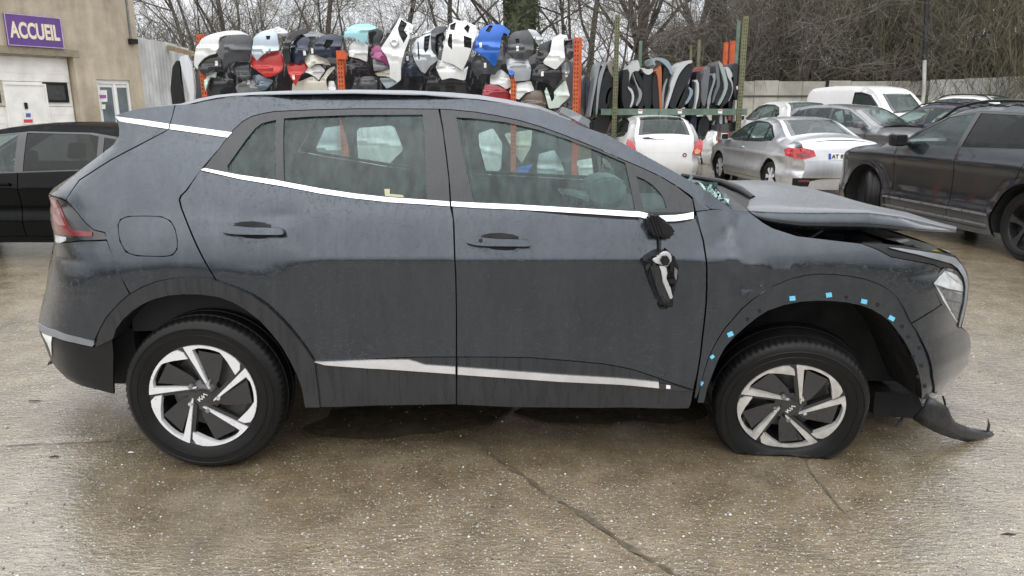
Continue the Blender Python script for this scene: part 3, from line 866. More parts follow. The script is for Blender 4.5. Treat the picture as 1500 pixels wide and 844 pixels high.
# scuttle and wiper at the foot of the screen
part(sheet('scuttle', [[at(1009, 264, .95), at(1050, 274, .6), at(1074, 309, .14)], [at(1060, 268, .98), at(1103, 288, .6), at(1100, 311, .13)]], M_BLACK, car, False, .01))
_rg = random.Random(8)
for k in range(26):
    t = _rg.random(); c_ = Vector(at(1012 + 58 * t + _rg.uniform(-5, 5), 266 + 37 * t + _rg.uniform(-6, 3), .60 - .40 * t))
    q = [c_ + Vector((_rg.uniform(-.05, .05), _rg.uniform(-.07, .07), _rg.uniform(-.03, .03))) for _ in range(4)]
    part(mesh_obj('shattered_glass', q, [(0, 1, 2), (0, 2, 3)], M_SHARDS if k % 3 else M_GLASS, car))
part(tube('wiper', [at(998, 257, .9), at(1030, 262, .85), at(1059, 268, .78), at(1085, 279, .62), at(1103, 291, .5)], [.012, .014, .02, .022, .016], M_BLACK, car))
part(sheet('hinge_cover', [[at(1014, 291, .10), at(1040, 306, .10)], [at(1018, 310, .085), at(1036, 308.5, .085)]], M_PAINT, car, False, .01))

# ------------------------------------------------------------------ torn-off door mirror hanging by its cable
def blob(name, poly, Y0, Y1, m, bev=.006, parent=None):
    o = prism_px(name, poly, Y0, Y1, m, parent or car, bev)
    if parent is None: part(o)
    return o
arm = blob('mirror_arm', [(948, 318), (960, 315), (972, 320), (984, 332), (992, 343), (985, 348), (968, 349), (958, 345), (952, 334)], -.02, .07, M_BLACK, .012)
for k in range(4):
    x0 = 948 + 4.5 * k
    blob('rib', [(x0, 318 + k * .5), (x0 + 2.2, 317 + k * .5), (x0 + 13, 345), (x0 + 10, 346)], -.03, 0.0, M_BLACK, .003, arm)
part(tube('mirror_cable', [at(965, 347, .02), at(967, 356, .0), at(966, 368, .0), at(972, 380, -.02)], .006, M_BLACK, car))
mh = blob('mirror_housing', [(946, 384), (951, 379), (962, 374), (976, 367), (986, 372), (995, 384), (997, 400), (994, 418), (986, 434), (979, 446), (976, 455), (972, 455), (968, 446), (958, 426), (950, 404)], -.10, .02, M_BLACK, .022)
blob('mirror_glass_carrier', [(953, 388), (965, 386), (974, 402), (983, 424), (986, 437), (977, 449), (968, 437), (960, 416)], -.135, -.09, M_CLAD, .012, mh)
blob('white_bracket', [(956, 381), (965, 377), (971, 370), (979, 369), (984, 374), (984, 384), (977, 392), (968, 388), (960, 386)], -.125, -.10, M_GREYP, .004, mh)
blob('motor', [(968, 379), (975, 374.5), (981, 378), (982, 387), (975, 391), (969, 387)], -.15, -.12, M_BLACK, .006, mh)
blob('white_bracket', [(966, 390), (976, 391), (978, 402), (975, 408), (982, 420), (986, 437), (982, 439), (975, 422), (971, 413), (971, 404)], -.146, -.132, M_GREYP, .003, mh)
for q in ([(982, 384), (987, 388), (986, 400), (981, 396)], [(977, 410), (986, 408), (990, 413), (984, 417)], [(984, 420), (990, 418), (987, 433), (984, 430)], [(988, 392), (993, 396), (991, 412), (988, 405)]):
    blob('bracket', q, -.13, -.09, M_STEEL if q[0][0] > 985 else M_BLACK, .003, mh)

# ------------------------------------------------------------------ wheels
def lathe(bm, prof_ry, n=96):
    rings = [[bm.verts.new((r * math.cos(2 * math.pi * k / n), y, r * math.sin(2 * math.pi * k / n))) for k in range(n)] for r, y in prof_ry]
    for a, b in zip(rings, rings[1:]):
        for k in range(n):
            bm.faces.new((a[k], a[(k + 1) % n], b[(k + 1) % n], b[k]))
    return rings
def tyre_bm(Rt, Rr, w, n=144, treads=True):
    bm = bmesh.new()
    pr = [(Rr - .012, .035), (Rr - .004, .016), (Rr + .006, .008), (Rr + .02, .002), (Rr + .035, -.004), (Rr + .045, -.007), (Rr + .047, -.011), (Rr + .052, -.011), (Rr + .054, -.008), (Rr + .075, -.008), (Rr + .077, -.0105), (Rr + .081, -.0105), (Rr + .083, -.007), (Rt - .045, -.003), (Rt - .028, .006), (Rt - .018, .012), (Rt - .010, .020), (Rt - .004, .032), (Rt, .050), (Rt, w * .30), (Rt - .008, w * .31), (Rt - .008, w * .34), (Rt, w * .35), (Rt, w * .62), (Rt - .008, w * .63), (Rt - .008, w * .66), (Rt, w * .67), (Rt, w - .04), (Rt - .012, w - .015), (Rt - .05, w), (Rr + .02, w - .01), (Rr - .01, w - .03)]
    rings = lathe(bm, pr, n)
    if treads:
        for i in (16, 17, 18, 19):
            for k in range(n):
                if k % 3 == 2:
                    f = 1 - .005 / Rt
                    rings[i][k].co.x *= f; rings[i][k].co.z *= f
    return bm
def polar(rt, a, y, sc):
    return (rt * sc * math.cos(R(a)), y, rt * sc * math.sin(R(a)))
def wheel(loc, rot, alloy, spin, near=True, flat=False, Rt=.358, RF=.247):
    hub_bm = bmesh.new()
    # barrel and lip of the rim
    lathe(hub_bm, [(RF - .002, .030), (RF, .012), (RF - .004, .010), (RF - .012, .014), (RF - .016, .030), (RF - .025, .060), (RF - .03, .20)], 96)
    w = bm_obj('wheel', hub_bm, M_RIMB, car, True, R(40))
    w.matrix_parent_inverse = PINV
    w.location = loc
    w.rotation_euler = rot
    tb = tyre_bm(Rt, RF - .004, .235, 216, True)
    if flat:      # deflated: the lower part is squashed and bulges out
        Mw = Matrix.Translation(loc) @ Matrix(w.rotation_euler.to_matrix()).to_4x4()
        Mi = Mw.inverted()
        for v in tb.verts:
            p = Mw @ v.co
            if p.z < .20:
                d = max(0.0, min(1.0, (.20 - p.z) / .20))
                p.y += (-.030 if v.co.y < .09 else .05) * d
                p.z = max(.006 + .02 * max(0, p.z), p.z * (1 - .25 * d))
                p.x += (-.030 * d if p.x < loc[0] else .0)
            v.co = Mi @ p
    bm_obj('tyre', tb, M_RUBBER, w, True, R(38))
    # backing dish, dark pocket plates, brake disc behind
    bm = bmesh.new(); lathe(bm, [(.02, .10), (RF * .72, .10), (RF * .72, .115), (.02, .115)], 48)
    bm_obj('brake_disc', bm, M_STEEL, w, True, R(40))
    for k in range(5):
        a0 = spin + 72 * k
        def P_(lst, y): return [polar(r, a0 + a, y, RF * .985) for r, a in lst]
        # blade plus rim hook, machined face
        arc = [(1.0, a) for a in range(102, 44, -6)]
        arc_in = [(.95, a) for a in (66, 72, 78, 84, 90)]
        poly = [(.20, 55), (.57, 98), (1.0, 106)] + arc + [(.985, 41), (.90, 36), (.77, 34), (.85, 52)] + [(.92, 62)] + arc_in + [(.92, 97), (.53, 88), (.21, 46)]
        Pt, Tt = triangulate([(q[0], q[2]) for q in P_(poly, 0)], (), .5, .5)
        bm = bmesh.new()
        f0 = [bm.verts.new((a, .004, b)) for a, b in Pt]
        f1 = [bm.verts.new((a, .030, b)) for a, b in Pt]
        for t in Tt: bm.faces.new([f0[i] for i in t])
        for i, j in boundary_loops(Tt): bm.faces.new((f0[i], f1[i], f1[j], f0[j]))
        bm_obj('spoke', bm, alloy, w)
        # black web: pocket between the blade and the next hook
        for nm, pl, y, m in (('spoke_insert', [(.20, 50), (.54, 84), (.88, 92), (.90, 62), (.62, 55), (.42, 45), (.24, 36)], .020, M_GLOSSB),
                             ('spoke_insert', [(.22, 58), (.60, 95), (.97, 108), (.97, 113), (.74, 108), (.50, 104), (.24, 90)], .014, M_RIMB),
                             ('spoke_insert', [(.78, 35), (.88, 39), (.97, 42), (.99, 35), (.97, 33)], .012, M_RIMB)):
            bm = bmesh.new()
            a_ = [bm.verts.new(p) for p in P_(pl, y)]; b_ = [bm.verts.new(p) for p in P_(pl, y + .03)]
            f = bm.faces.new(a_)
            for i in range(len(a_)):
                bm.faces.new((a_[i], b_[i], b_[(i + 1) % len(a_)], a_[(i + 1) % len(a_)]))
            bmesh.ops.triangulate(bm, faces=[f])
            bm_obj(nm, bm, m, w)
        bm = bmesh.new()
        c_ = polar(.285, a0 + 66, 0, RF)
        lathe(bm, [(.001, -.002), (.009, -.001), (.0115, .004), (.012, .03)], 10)
        for v in bm.verts: v.co += Vector(c_)
        bm_obj('lug_nut', bm, M_STEEL if k % 2 else M_CHROME, w, True, R(50))
    bm = bmesh.new(); lathe(bm, [(.001, .006), (.038, .006), (.044, .009), (.052, .014), (.075, .022), (.08, .05)], 40)
    hub = bm_obj('hub_cap', bm, M_GLOSSB, w, True, R(40))
    # maker's emblem: three joined angular letters
    for st in ([(-.026, -.008), (-.026, .008)], [(-.026, -.002), (-.012, .009)], [(-.018, .002), (-.010, -.008), (.0, .008), (.0, -.008)], [(.0, -.008), (.013, .008), (.021, -.008)]):
        bm = bmesh.new()
        add_tube(bm, [(u, .003, v) for u, v in st], .0022, 5)
        M_ = Matrix.Rotation(R(spin - 40 if near else 0), 4, 'Y')
        for v in bm.verts: v.co = M_ @ v.co
        bm_obj('emblem', bm, M_WHITE, w)
    return w
RH = S.s1(-1.42, .36)
wheel((-1.402, -.025, .362), (0, 0, 0), M_ALLOY, 0, Rt=.366)
wheel((1.310, .075, .262), (R(15), 0, R(-8)), M_ALLOYD, -14, True, True)
for x in (-1.408, 1.33):
    wheel((x, CW - .012, .358), (0, 0, R(180)), M_ALLOY, 20, False)

# ------------------------------------------------------------------ cabin
def seat(x, y0, w, recl, hz, parent=car, s=1.0):
    st = None
    bm = bmesh.new()
    add_box(bm, x - .02, x + .48, y0, y0 + w, .50, .68, bev=.05)
    M_ = Matrix.Translation((x, 0, .62)) @ Matrix.Rotation(R(-recl), 4, 'Y')
    add_box(bm, -.11, .05, y0 + .01, y0 + w - .01, 0, hz, M_, bev=.05)
    st = part(bm_obj('seat', bm, M_SEAT, car, True, R(60)))
    for yy in ((y0 + w / 2,) if w < .7 else (y0 + .25, y0 + w - .25)):
        bm = bmesh.new()
        add_box(bm, -.09, .03, yy - .14, yy + .14, hz + .05, hz + .25, M_, bev=.045)
        add_box(bm, -.04, -.025, yy - .06, yy - .045, hz - .02, hz + .07, M_)
        add_box(bm, -.04, -.025, yy + .045, yy + .06, hz - .02, hz + .07, M_)
        bm_obj('headrest', bm, M_SEAT, st, True, R(60))
seat(-0.22, .26, .52, 14, .60)
seat(-0.22, CW - .78, .52, 14, .60)
seat(-1.10, .24, CW - .48, 22, .58)
# door linings of the far side, dashboard, wheel, floor, inner roof
for q in ([(294, 250), (416, 274), (520, 291), (659, 303), (667, 400), (667, 520), (470, 530), (400, 460), (320, 412), (266, 300)], [(663, 303), (860, 314), (1016, 320), (1034, 391), (1029, 480), (1014, 570), (670, 523)]):
    Q = S.px(q)
    part(S.panel('door_lining', Q, M_SEAT, car, .07, step=.12, far=True))
    part(S.panel('door_lining', Q, M_SEAT, car, .07, step=.12))
bm = bmesh.new()
add_box(bm, .48, .98, .16, CW - .16, .72, 1.10, bev=.06)
part(bm_obj('dashboard', bm, M_SEAT, car, True, R(60)))
bm = bmesh.new()
add_box(bm, -1.9, -1.15, .2, CW - .2, .60, 1.05, bev=.02)
part(bm_obj('parcel_shelf', bm, M_SEAT, car))
swm = Matrix.Translation((.38, CW - .52, 1.06)) @ Matrix.Rotation(R(-62), 4, 'Y')
bm = bmesh.new()
add_tube(bm, [swm @ Vector((.185 * math.cos(t * math.pi / 12), .185 * math.sin(t * math.pi / 12), 0)) for t in range(25)], .015, 8, False)
for t in (0, 180, 270):
    add_tube(bm, [swm @ Vector((0, 0, -.02)), swm @ Vector((.18 * math.cos(R(t)), .18 * math.sin(R(t)), 0))], .02, 6)
part(bm_obj('steering_wheel', bm, M_SEAT, car, True, R(60)))
M_BAG = mat('airbag_cloth', (0.20, 0.215, 0.21), rough=0.9, vary=.3)
for q, Y0, Y1 in (([(860, 268), (885, 258), (915, 262), (922, 285), (905, 304), (870, 303), (855, 290)], .95, 1.3), ([(822, 285), (850, 284), (868, 293), (850, 297), (826, 291)], .6, .9)):
    part(prism_px('airbag', smooth_poly(q, True, 1), Y0, Y1, M_BAG, car, .02))
part(prism_px('sticker', [(563, 277), (571, 277), (571, 284), (590, 286), (592, 290), (564, 288)], .105, .107, mat('pale_sticker', (.62, .62, .42), rough=.6), car))
cross('headlining', [(300, 152), (420, 143), (520, 141.5), (620, 144), (760, 159), (820, 174)], mat('headlining', (.30, .30, .29), rough=.9), bz=.01, off=.05)
# ================================================================== ground
def zat0(P, Z, x, y):
    return float(Z[np.argmin((P[:, 0] - x) ** 2 + (P[:, 1] - y) ** 2)])
def make_ground():
    xs = sorted(set([-400, -200, -100, -60, -40, -25, -16, -12, -9, -7, -6, -5.4] + list(np.arange(-5, 5.01, .04).round(3)) + [5.4, 6, 7, 9, 12, 16, 25, 40, 60, 100, 200, 400]))
    ys = sorted(set([-200, -80, -30, -14, -8, -5, -3.4, -2.6] + list(np.arange(-2.2, 2.4, .04).round(3)) + [2.7, 3, 3.5, 4, 4.6, 5.2, 6, 7, 8, 10, 12, 15, 20, 26, 35, 50, 80, 130, 220, 400]))
    crack = [on_ground(600, 640), on_ground(690, 637), on_ground(740, 678), on_ground(800, 722), on_ground(860, 755), on_ground(915, 795), on_ground(985, 840), on_ground(1080, 900)]
    crack = [(p[0], p[1]) for p in crack]
    crack2 = [on_ground(-40, 655)[:2], on_ground(60, 650)[:2], on_ground(160, 645)[:2], on_ground(260, 640)[:2], on_ground(450, 630)[:2], on_ground(600, 640)[:2]]
    crack3 = [on_ground(1170, 665)[:2], on_ground(1200, 705)[:2], on_ground(1245, 760)[:2], on_ground(1260, 800)[:2], on_ground(1330, 870)[:2]]
    X, Y = np.meshgrid(xs, ys)
    P = np.stack([X.ravel(), Y.ravel()], 1)
    wob = np.array([noise.noise(Vector((p[0] * 6, p[1] * 6, 0))) for p in P]) * .03
    D1 = dist_poly(P + wob[:, None], crack, False)
    D2 = dist_poly(P + wob[:, None], crack2, False)
    D3 = dist_poly(P + wob[:, None], crack3, False)
    Z = np.zeros(len(P))
    near = (np.abs(P[:, 0]) < 5.1) & (P[:, 1] > -2.3) & (P[:, 1] < 2.5)
    for i in np.nonzero(near)[0]:
        p = Vector((P[i, 0], P[i, 1], 0))
        Z[i] = .006 * noise.noise(p * 1.3) + .0035 * noise.noise(p * 5) + .002 * noise.noise(p * 13)
    Z -= np.where(near, .010 * np.exp(-(D1 / .035) ** 2) + .007 * np.exp(-(D2 / .03) ** 2) + .005 * np.exp(-(D3 / .03) ** 2), 0)
    Z = np.minimum(Z, .003)
    Z += np.clip((P[:, 1] - 13.0) * .045, 0, 1.0)
    nx, ny = len(xs), len(ys)
    F = [(j * nx + i, j * nx + i + 1, (j + 1) * nx + i + 1, (j + 1) * nx + i) for j in range(ny - 1) for i in range(nx - 1)]
    m, nt, b = newmat('wet_concrete')
    N, L = nt.nodes, nt.links
    def math_(op, x, y):
        n = N.new("ShaderNodeMath"); n.operation = op
        for i, v in enumerate((x, y)):
            if hasattr(v, 'is_linked'): L.new(v, n.inputs[i])
            else: n.inputs[i].default_value = v
        return n.outputs[0]
    big = tex(nt, 'noise', .55, 5)
    mid = tex(nt, 'noise', 4, 7, rough=.7)
    grit = tex(nt, 'noise', 150, 3, rough=.7)
    col = ramp(nt, mid.outputs[0], [(0.30, (0.104, 0.074, 0.038)), (0.52, (0.192, 0.145, 0.084)), (0.72, (0.288, 0.230, 0.148))])
    gr_ = ramp(nt, grit.outputs[0], [(0.32, 0.45), (0.62, 1.35)])
    cg = N.new("ShaderNodeMixRGB"); cg.blend_type = 'MULTIPLY'; cg.inputs[0].default_value = .85
    L.new(col.outputs[0], cg.inputs[1]); L.new(gr_.outputs[0], cg.inputs[2])
    patch = ramp(nt, big.outputs[0], [(0.34, 0.35), (0.56, 1.0)])
    cur = cg.outputs[0]
    hts = []
    # exposed aggregate in two sizes, stones of several colours
    for sc0, thr, dens in ((44, .32, .48), (92, .36, .30)):
        vor = tex(nt, 'voronoi', sc0, 0)
        stone = ramp(nt, vor.outputs['Distance'], [(thr * .75, 1.0), (thr, 0.0)])
        sep = N.new("ShaderNodeSeparateColor"); L.new(vor.outputs['Color'], sep.inputs[0])
        sel = ramp(nt, sep.outputs[0], [(dens, 0.0), (dens + .04, 1.0)])
        f = math_('MULTIPLY', math_('MULTIPLY', stone.outputs[0], sel.outputs[0]), patch.outputs[0])
        sc_ = ramp(nt, sep.outputs[1], [(0.0, (0.05, 0.042, 0.032)), (0.3, (0.16, 0.125, 0.08)), (0.62, (0.30, 0.26, 0.19)), (0.86, (0.42, 0.39, 0.33)), (1.0, (0.70, 0.68, 0.63))])
        mix = N.new("ShaderNodeMixRGB")
        L.new(f, mix.inputs[0]); L.new(cur, mix.inputs[1]); L.new(sc_.outputs[0], mix.inputs[2])
        cur = mix.outputs[0]
        hts.append(f)
    st = ramp(nt, big.outputs[0], [(0.3, 0.75), (0.7, 1.1)])
    mu = N.new("ShaderNodeMixRGB"); mu.blend_type = 'MULTIPLY'; mu.inputs[0].default_value = 1
    L.new(cur, mu.inputs[1]); L.new(st.outputs[0], mu.inputs[2])
    L.new(mu.outputs[0], b.inputs['Base Color'])
    b.inputs['Roughness'].default_value = .55
    b.inputs['Specular IOR Level'].default_value = .3
    # standing water film, thicker in some patches
    wet = tex(nt, 'noise', .7, 6, vs=(1, 1.5, 1), rough=.62)
    cw = ramp(nt, wet.outputs[0], [(0.34, 1.0), (0.66, 0.9)])
    L.new(cw.outputs[0], b.inputs['Coat Weight'])
    rr = ramp(nt, wet.outputs[0], [(0.36, 0.03), (0.48, 0.06), (0.66, 0.13)])
    L.new(rr.outputs[0], b.inputs['Coat Roughness'])
    b.inputs['Coat IOR'].default_value = 2.5
    # relief: gritty base, rippled film
    fine = tex(nt, 'noise', 60, 5, rough=.75)
    h = math_('ADD', math_('ADD', fine.outputs[0], hts[0]), math_('MULTIPLY', hts[1], .6))
    bs = N.new("ShaderNodeBump"); bs.inputs['Distance'].default_value = .008; bs.inputs['Strength'].default_value = .7
    L.new(h, bs.inputs['Height']); L.new(bs.outputs[0], b.inputs['Normal'])
    rip = tex(nt, 'noise', 30, 4, vs=(.7, 1.5, 1), rough=.6)
    hc = math_('ADD', rip.outputs[0], math_('MULTIPLY', h, .22))
    bc = N.new("ShaderNodeBump"); bc.inputs['Distance'].default_value = .0075
    sr = ramp(nt, wet.outputs[0], [(0.36, 0.45), (0.58, 1.0)])
    L.new(sr.outputs[0], bc.inputs['Strength']); L.new(hc, bc.inputs['Height']); L.new(bc.outputs[0], b.inputs['Coat Normal'])
    g = mesh_obj('ground', np.stack([P[:, 0], P[:, 1], Z], 1), F, m, None, True)
    tag(g, 'wet brown concrete yard with exposed stones', kind='structure')
    # standing water under the car, its dark colour also deepening the shade there
    for lab, q in (('standing water darkened as shade under the doors of the grey car', [on_ground(a, b)[:2] for a, b in ((440, 628), (470, 641), (540, 644), (600, 639), (660, 633), (712, 623), (738, 609))] + [(.05, .9), (-.2, 1.5), (-.8, 1.6), (-1.1, 1.2), (-1.0, .6)]),
                   ('wet patch darkened as shade under the front of the grey car', [on_ground(a, b)[:2] for a, b in ((752, 606), (800, 619), (870, 623), (930, 617), (985, 622), (1036, 612))] + [(1.1, .9), (.8, 1.5), (.3, 1.4), (.1, .8)])):
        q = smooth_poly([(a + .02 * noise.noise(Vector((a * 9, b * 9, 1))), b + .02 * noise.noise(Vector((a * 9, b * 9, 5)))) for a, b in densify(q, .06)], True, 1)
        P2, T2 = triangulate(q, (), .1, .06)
        mp_ = mesh_obj('shade_puddle', [(a, b, max(.0035, zat0(P, Z, a, b) + .002)) for a, b in P2], [tuple(t) if np.cross(P2[t[1]] - P2[t[0]], P2[t[2]] - P2[t[0]]) > 0 else tuple(t[::-1]) for t in T2], mat('shade_dark_water', (.085, .070, .050), rough=.06, spec=.8, vary=.4, scale=8, bmp=.12, bscale=30))
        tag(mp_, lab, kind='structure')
    # joints between the slabs: ragged dark grooves filled with dirt
    rj = random.Random(21)
    zat = lambda x, y: float(Z[np.argmin((P[:, 0] - x) ** 2 + (P[:, 1] - y) ** 2)])
    for ln, w0, w1 in ((crack[1:], .005, .017), (crack3[:3], .001, .005), (crack2, .002, .006)):
        pts = densify([tuple(q) for q in ln], .05, False)
        V, F = [], []
        for i, q in enumerate(pts):
            a, c = pts[max(0, i - 1)], pts[min(len(pts) - 1, i + 1)]
            t = Vector((c[0] - a[0], c[1] - a[1], 0)).normalized(); n_ = Vector((-t.y, t.x, 0))
            o = .018 * noise.noise(Vector((i * .3, ln[0][0], 0)))
            w = (w0 + (w1 - w0) * rj.random()) * (.25 if i in (0, len(pts) - 1) else 1)
            for s in (-w, w * rj.uniform(.5, 1)):
                x, y = q[0] + n_.x * (o + s), q[1] + n_.y * (o + s)
                V.append((x, y, zat(x, y) + .0045))
        F = [(2 * i, 2 * i + 1, 2 * i + 3, 2 * i + 2) for i in range(len(pts) - 1)]
        tag(mesh_obj('ground_joint', V, F, mat('joint_dirt', (.105, .087, .062), rough=.35, vary=.4, scale=30, bmp=.4), None), 'dark dirt-filled joint between slabs', kind='structure')
    # loose chippings lying on it
    rnd = random.Random(3)
    V, Fc, MI = [], [], []
    for k in range(7000):
        x, y = rnd.uniform(-3.4, 3.6), rnd.uniform(-2.1, .1) if rnd.random() < .8 else rnd.uniform(.1, 3.5)
        pt = noise.noise(Vector((x * .9, y * .9, 7)))
        if pt < rnd.uniform(-.5, .4): continue
        s = .0022 + .0045 * rnd.random() ** 2.5
        k0 = len(V)
        for (a, b_, c) in ((1, 0, 0), (0, 1, 0), (-1, 0, 0), (0, -1, 0), (0, 0, 1), (0, 0, -1)):
            j = lambda: rnd.uniform(.7, 1.3)
            V.append((x + a * s * j() + rnd.uniform(-.3, .3) * s, y + b_ * s * j() + rnd.uniform(-.3, .3) * s, .003 + c * s * .8 * j()))
        t = rnd.choice((0, 0, 1, 1, 2))
        for f in ((0, 1, 4), (1, 2, 4), (2, 3, 4), (3, 0, 4), (1, 0, 5), (2, 1, 5), (3, 2, 5), (0, 3, 5)):
            Fc.append(tuple(k0 + i for i in f)); MI.append(t)
    gr = mesh_obj('gravel', V, Fc, mat('stone_tan', (.24, .20, .14), rough=.3, vary=.4, scale=40))
    gr.data.materials.append(mat('stone_grey', (.30, .29, .27), rough=.3, vary=.4, scale=40))
    gr.data.materials.append(mat('stone_white', (.58, .56, .52), rough=.25, vary=.3, scale=40))
    gr.data.polygons.foreach_set('material_index', MI)
    tag(gr, 'loose pale chippings scattered over the wet concrete', 'gravel', kind='stuff')
make_ground()
# ================================================================== the other cars in the yard
def gz(y):
    """the yard climbs gently towards its back fence"""
    return max(0.0, min(1.0, (y - 13.0) * .045))
def smooth_tagged(pts, it=2):
    for _ in range(it):
        out = [pts[0]]
        for a, b in zip(pts, pts[1:]):
            out.append((.75 * a[0] + .25 * b[0], .75 * a[1] + .25 * b[1], a[2]))
            out.append((.25 * a[0] + .75 * b[0], .25 * a[1] + .75 * b[1], b[2]))
        out.append(pts[-1])
        pts = out
    return pts
M_TYRE2 = M_RUBBER
M_CGLASS = glass('parked_glass', (0.50, 0.60, 0.57), 0.13, (0.18, 0.25, 0.24), .8, .4)
M_CGLASS_D = glass('privacy_glass', (0.10, 0.11, 0.11), 0.05, (0.10, 0.11, 0.11), .7, .5)
def simple_wheel(root, loc, rz, Rt, Rr, w, m_rim, spokes=5, steer=0.0, nm='wheel'):
    bm = bmesh.new()
    lathe(bm, [(Rr, .02), (Rr - .012, .012), (Rr - .02, .03), (Rr - .03, .12), (.05, .13)], 40)
    wo = bm_obj(nm, bm, M_RIMB, root, True, R(40))
    wo.location = loc
    wo.rotation_euler = (0, 0, rz + steer)
    bm_obj('tyre', tyre_bm(Rt, Rr, w, 60, False), M_RUBBER, wo, True, R(38))
    bm = bmesh.new()
    for k in range(spokes):
        a = 360 / spokes * k + 20
        pl = [(.18, -26), (.55, -9), (.97, -11), (.97, 11), (.55, 9), (.18, 26)]
        f0 = [bm.verts.new(polar(r, a + t, .016, Rr)) for r, t in pl]
        f1 = [bm.verts.new(polar(r, a + t, .05, Rr)) for r, t in pl]
        bm.faces.new(f0)
        for i in range(6):
            bm.faces.new((f0[i], f1[i], f1[(i + 1) % 6], f0[(i + 1) % 6]))
    lathe(bm, [(.001, .012), (Rr * .2, .014), (Rr * .26, .05)], 24)
    bm_obj('rim', bm, m_rim, wo)
    return wo
def gcar(name, label, loc, heading, prof, dlo, panes, doors, belt, wheels, Wd, m_paint, glass_m=None, pane_m=None, m_rim=None, arch=None, roundr=.10, tum=.16, clad=None,
         group=None, steer=0.0, handles=True, spokes=5, rail=None, wheel_on=True, mirrors=True, step=.09):
    root = empty(name, loc, heading)
    tag(root, label, 'car', group)
    glass_m = glass_m or M_CGLASS
    m_rim = m_rim or M_ALLOY
    prof = smooth_tagged(prof, 2)
    PL = [(p[0], p[1]) for p in prof]
    H = max(p[1] for p in PL)
    kn = interp_curve([(0.1, .11), (.22, .05), (.34, .012), (.42, -.004), (.46, .0), (.53, .020), (.64, .028), (belt - .26, .016), (belt - .18, -.002), (belt - .11, .014), (belt, .045), (belt + .12, .045 + tum * .25), (H - .12, .045 + tum * .95), (H + .05, .06 + tum * 1.35)])
    zz = np.linspace(max(PL[0][1], PL[-1][1]) + .001, H - .001, 60)
    A = np.array(PL)
    fx, rx = [], []
    for z in zz:
        xs = [p[0] + (q[0] - p[0]) * (z - p[1]) / (q[1] - p[1]) for p, q in zip(PL, PL[1:]) if (p[1] - z) * (q[1] - z) <= 0 and p[1] != q[1]]
        fx.append(max(xs) if xs else fx[-1]); rx.append(min(xs) if xs else rx[-1])
    fx, rx = np.array(fx), np.array(rx)
    XF, XR = fx.max(), rx.min()
    Rt, xs_w = wheels[0], wheels[1:]
    Ra = arch or Rt + .06
    def fn(x, z):
        y = kn(z)
        fr = np.interp(z, zz, fx); re = np.interp(z, zz, rx)
        lowf = np.clip((belt + .05 - z) / .15, 0, 1)
        u = np.maximum(0, x - (XF - .55)) ; y = y + lowf * .62 * u * u
        v = np.maximum(0, (XR + .42) - x); y = y + (.35 + .35 * lowf) * v * v
        for cx in xs_w:
            r = np.hypot(x - cx, z - Rt); t = np.clip((Ra + .16 - r) / .2, 0, 1)
            y = y - .018 * t * t * (3 - 2 * t)
        sh = np.shape(x)
        Pq = np.stack([np.ravel(x), np.ravel(z)], 1)
        d = dist_poly(Pq, PL, False).reshape(sh)
        q = np.maximum(0, roundr - d)
        return y + roundr - np.sqrt(np.maximum(1e-9, roundr ** 2 - q ** 2))
    Sf = Surf(fn, Wd, -Wd / 2)
    # outline: profile, then along the sills with wheel arches
    low = []
    xb0, xb1 = PL[-1][0], PL[0][0]
    cur = []
    for cx in sorted(xs_w):
        zb = .20
        a0 = math.asin(max(-1, min(1, (zb - Rt) / Ra)))
        for k in range(15):
            a = math.pi - a0 - (math.pi - 2 * a0) * k / 14
            cur.append((cx + Ra * math.cos(a), Rt + Ra * math.sin(a)))
    outline = PL + cur
    slits = []
    for (xa, xb_) in doors:                          # lines across the flank
        slits.append([(xa - .005, .27), (xa + .005, .27), (xb_ + .005, belt + .02), (xb_ - .005, belt + .02)])
    if len(doors) > 1:
        xs_ = [d[0] for d in doors]
        slits.append([(min(xs_) - .004, .27), (max(xs_) + .004, .27), (max(xs_) + .004, .278), (min(xs_) - .004, .278)])
    P, T = triangulate(outline, [dlo], step, min(step, .07), slits)
    # split into connected pieces
    par = list(range(len(P)))
    def find(i):
        while par[i] != i:
            par[i] = par[par[i]]; i = par[i]
        return i
    for t in T:
        for a, b in ((t[0], t[1]), (t[1], t[2])):
            ra, rb = find(a), find(b)
            if ra != rb: par[ra] = rb
    comp = {}
    for t in T:
        comp.setdefault(find(t[0]), []).append(t)
    comp = sorted(comp.values(), key=len, reverse=True)
    for k, tl in enumerate(comp):
        if len(tl) < 4: continue
        idx = sorted({i for t in tl for i in t}); mp = {i: j for j, i in enumerate(idx)}
        PT = (P[idx], np.array([[mp[i] for i in t] for t in tl]))
        cxm = PT[0][:, 0].mean()
        nm = 'body_side' if k == 0 else 'door'
        for far in (False, True):
            o = Sf.panel(nm, None, m_paint, root, 0, rim=.02, far=far, PT=PT)
            if k and handles:
                xh = PT[0][:, 0].min() + .17
                zh = belt - .12
                y = Sf.s1(xh, zh) - Wd / 2
                bm = bmesh.new()
                if far: add_box(bm, xh - .1, xh + .1, -y - .005, -y + .03, zh - .014, zh + .014, bev=.008)
                else: add_box(bm, xh - .1, xh + .1, y - .03, y + .005, zh - .014, zh + .014, bev=.008)
                bm_obj('handle', bm, m_paint, o)
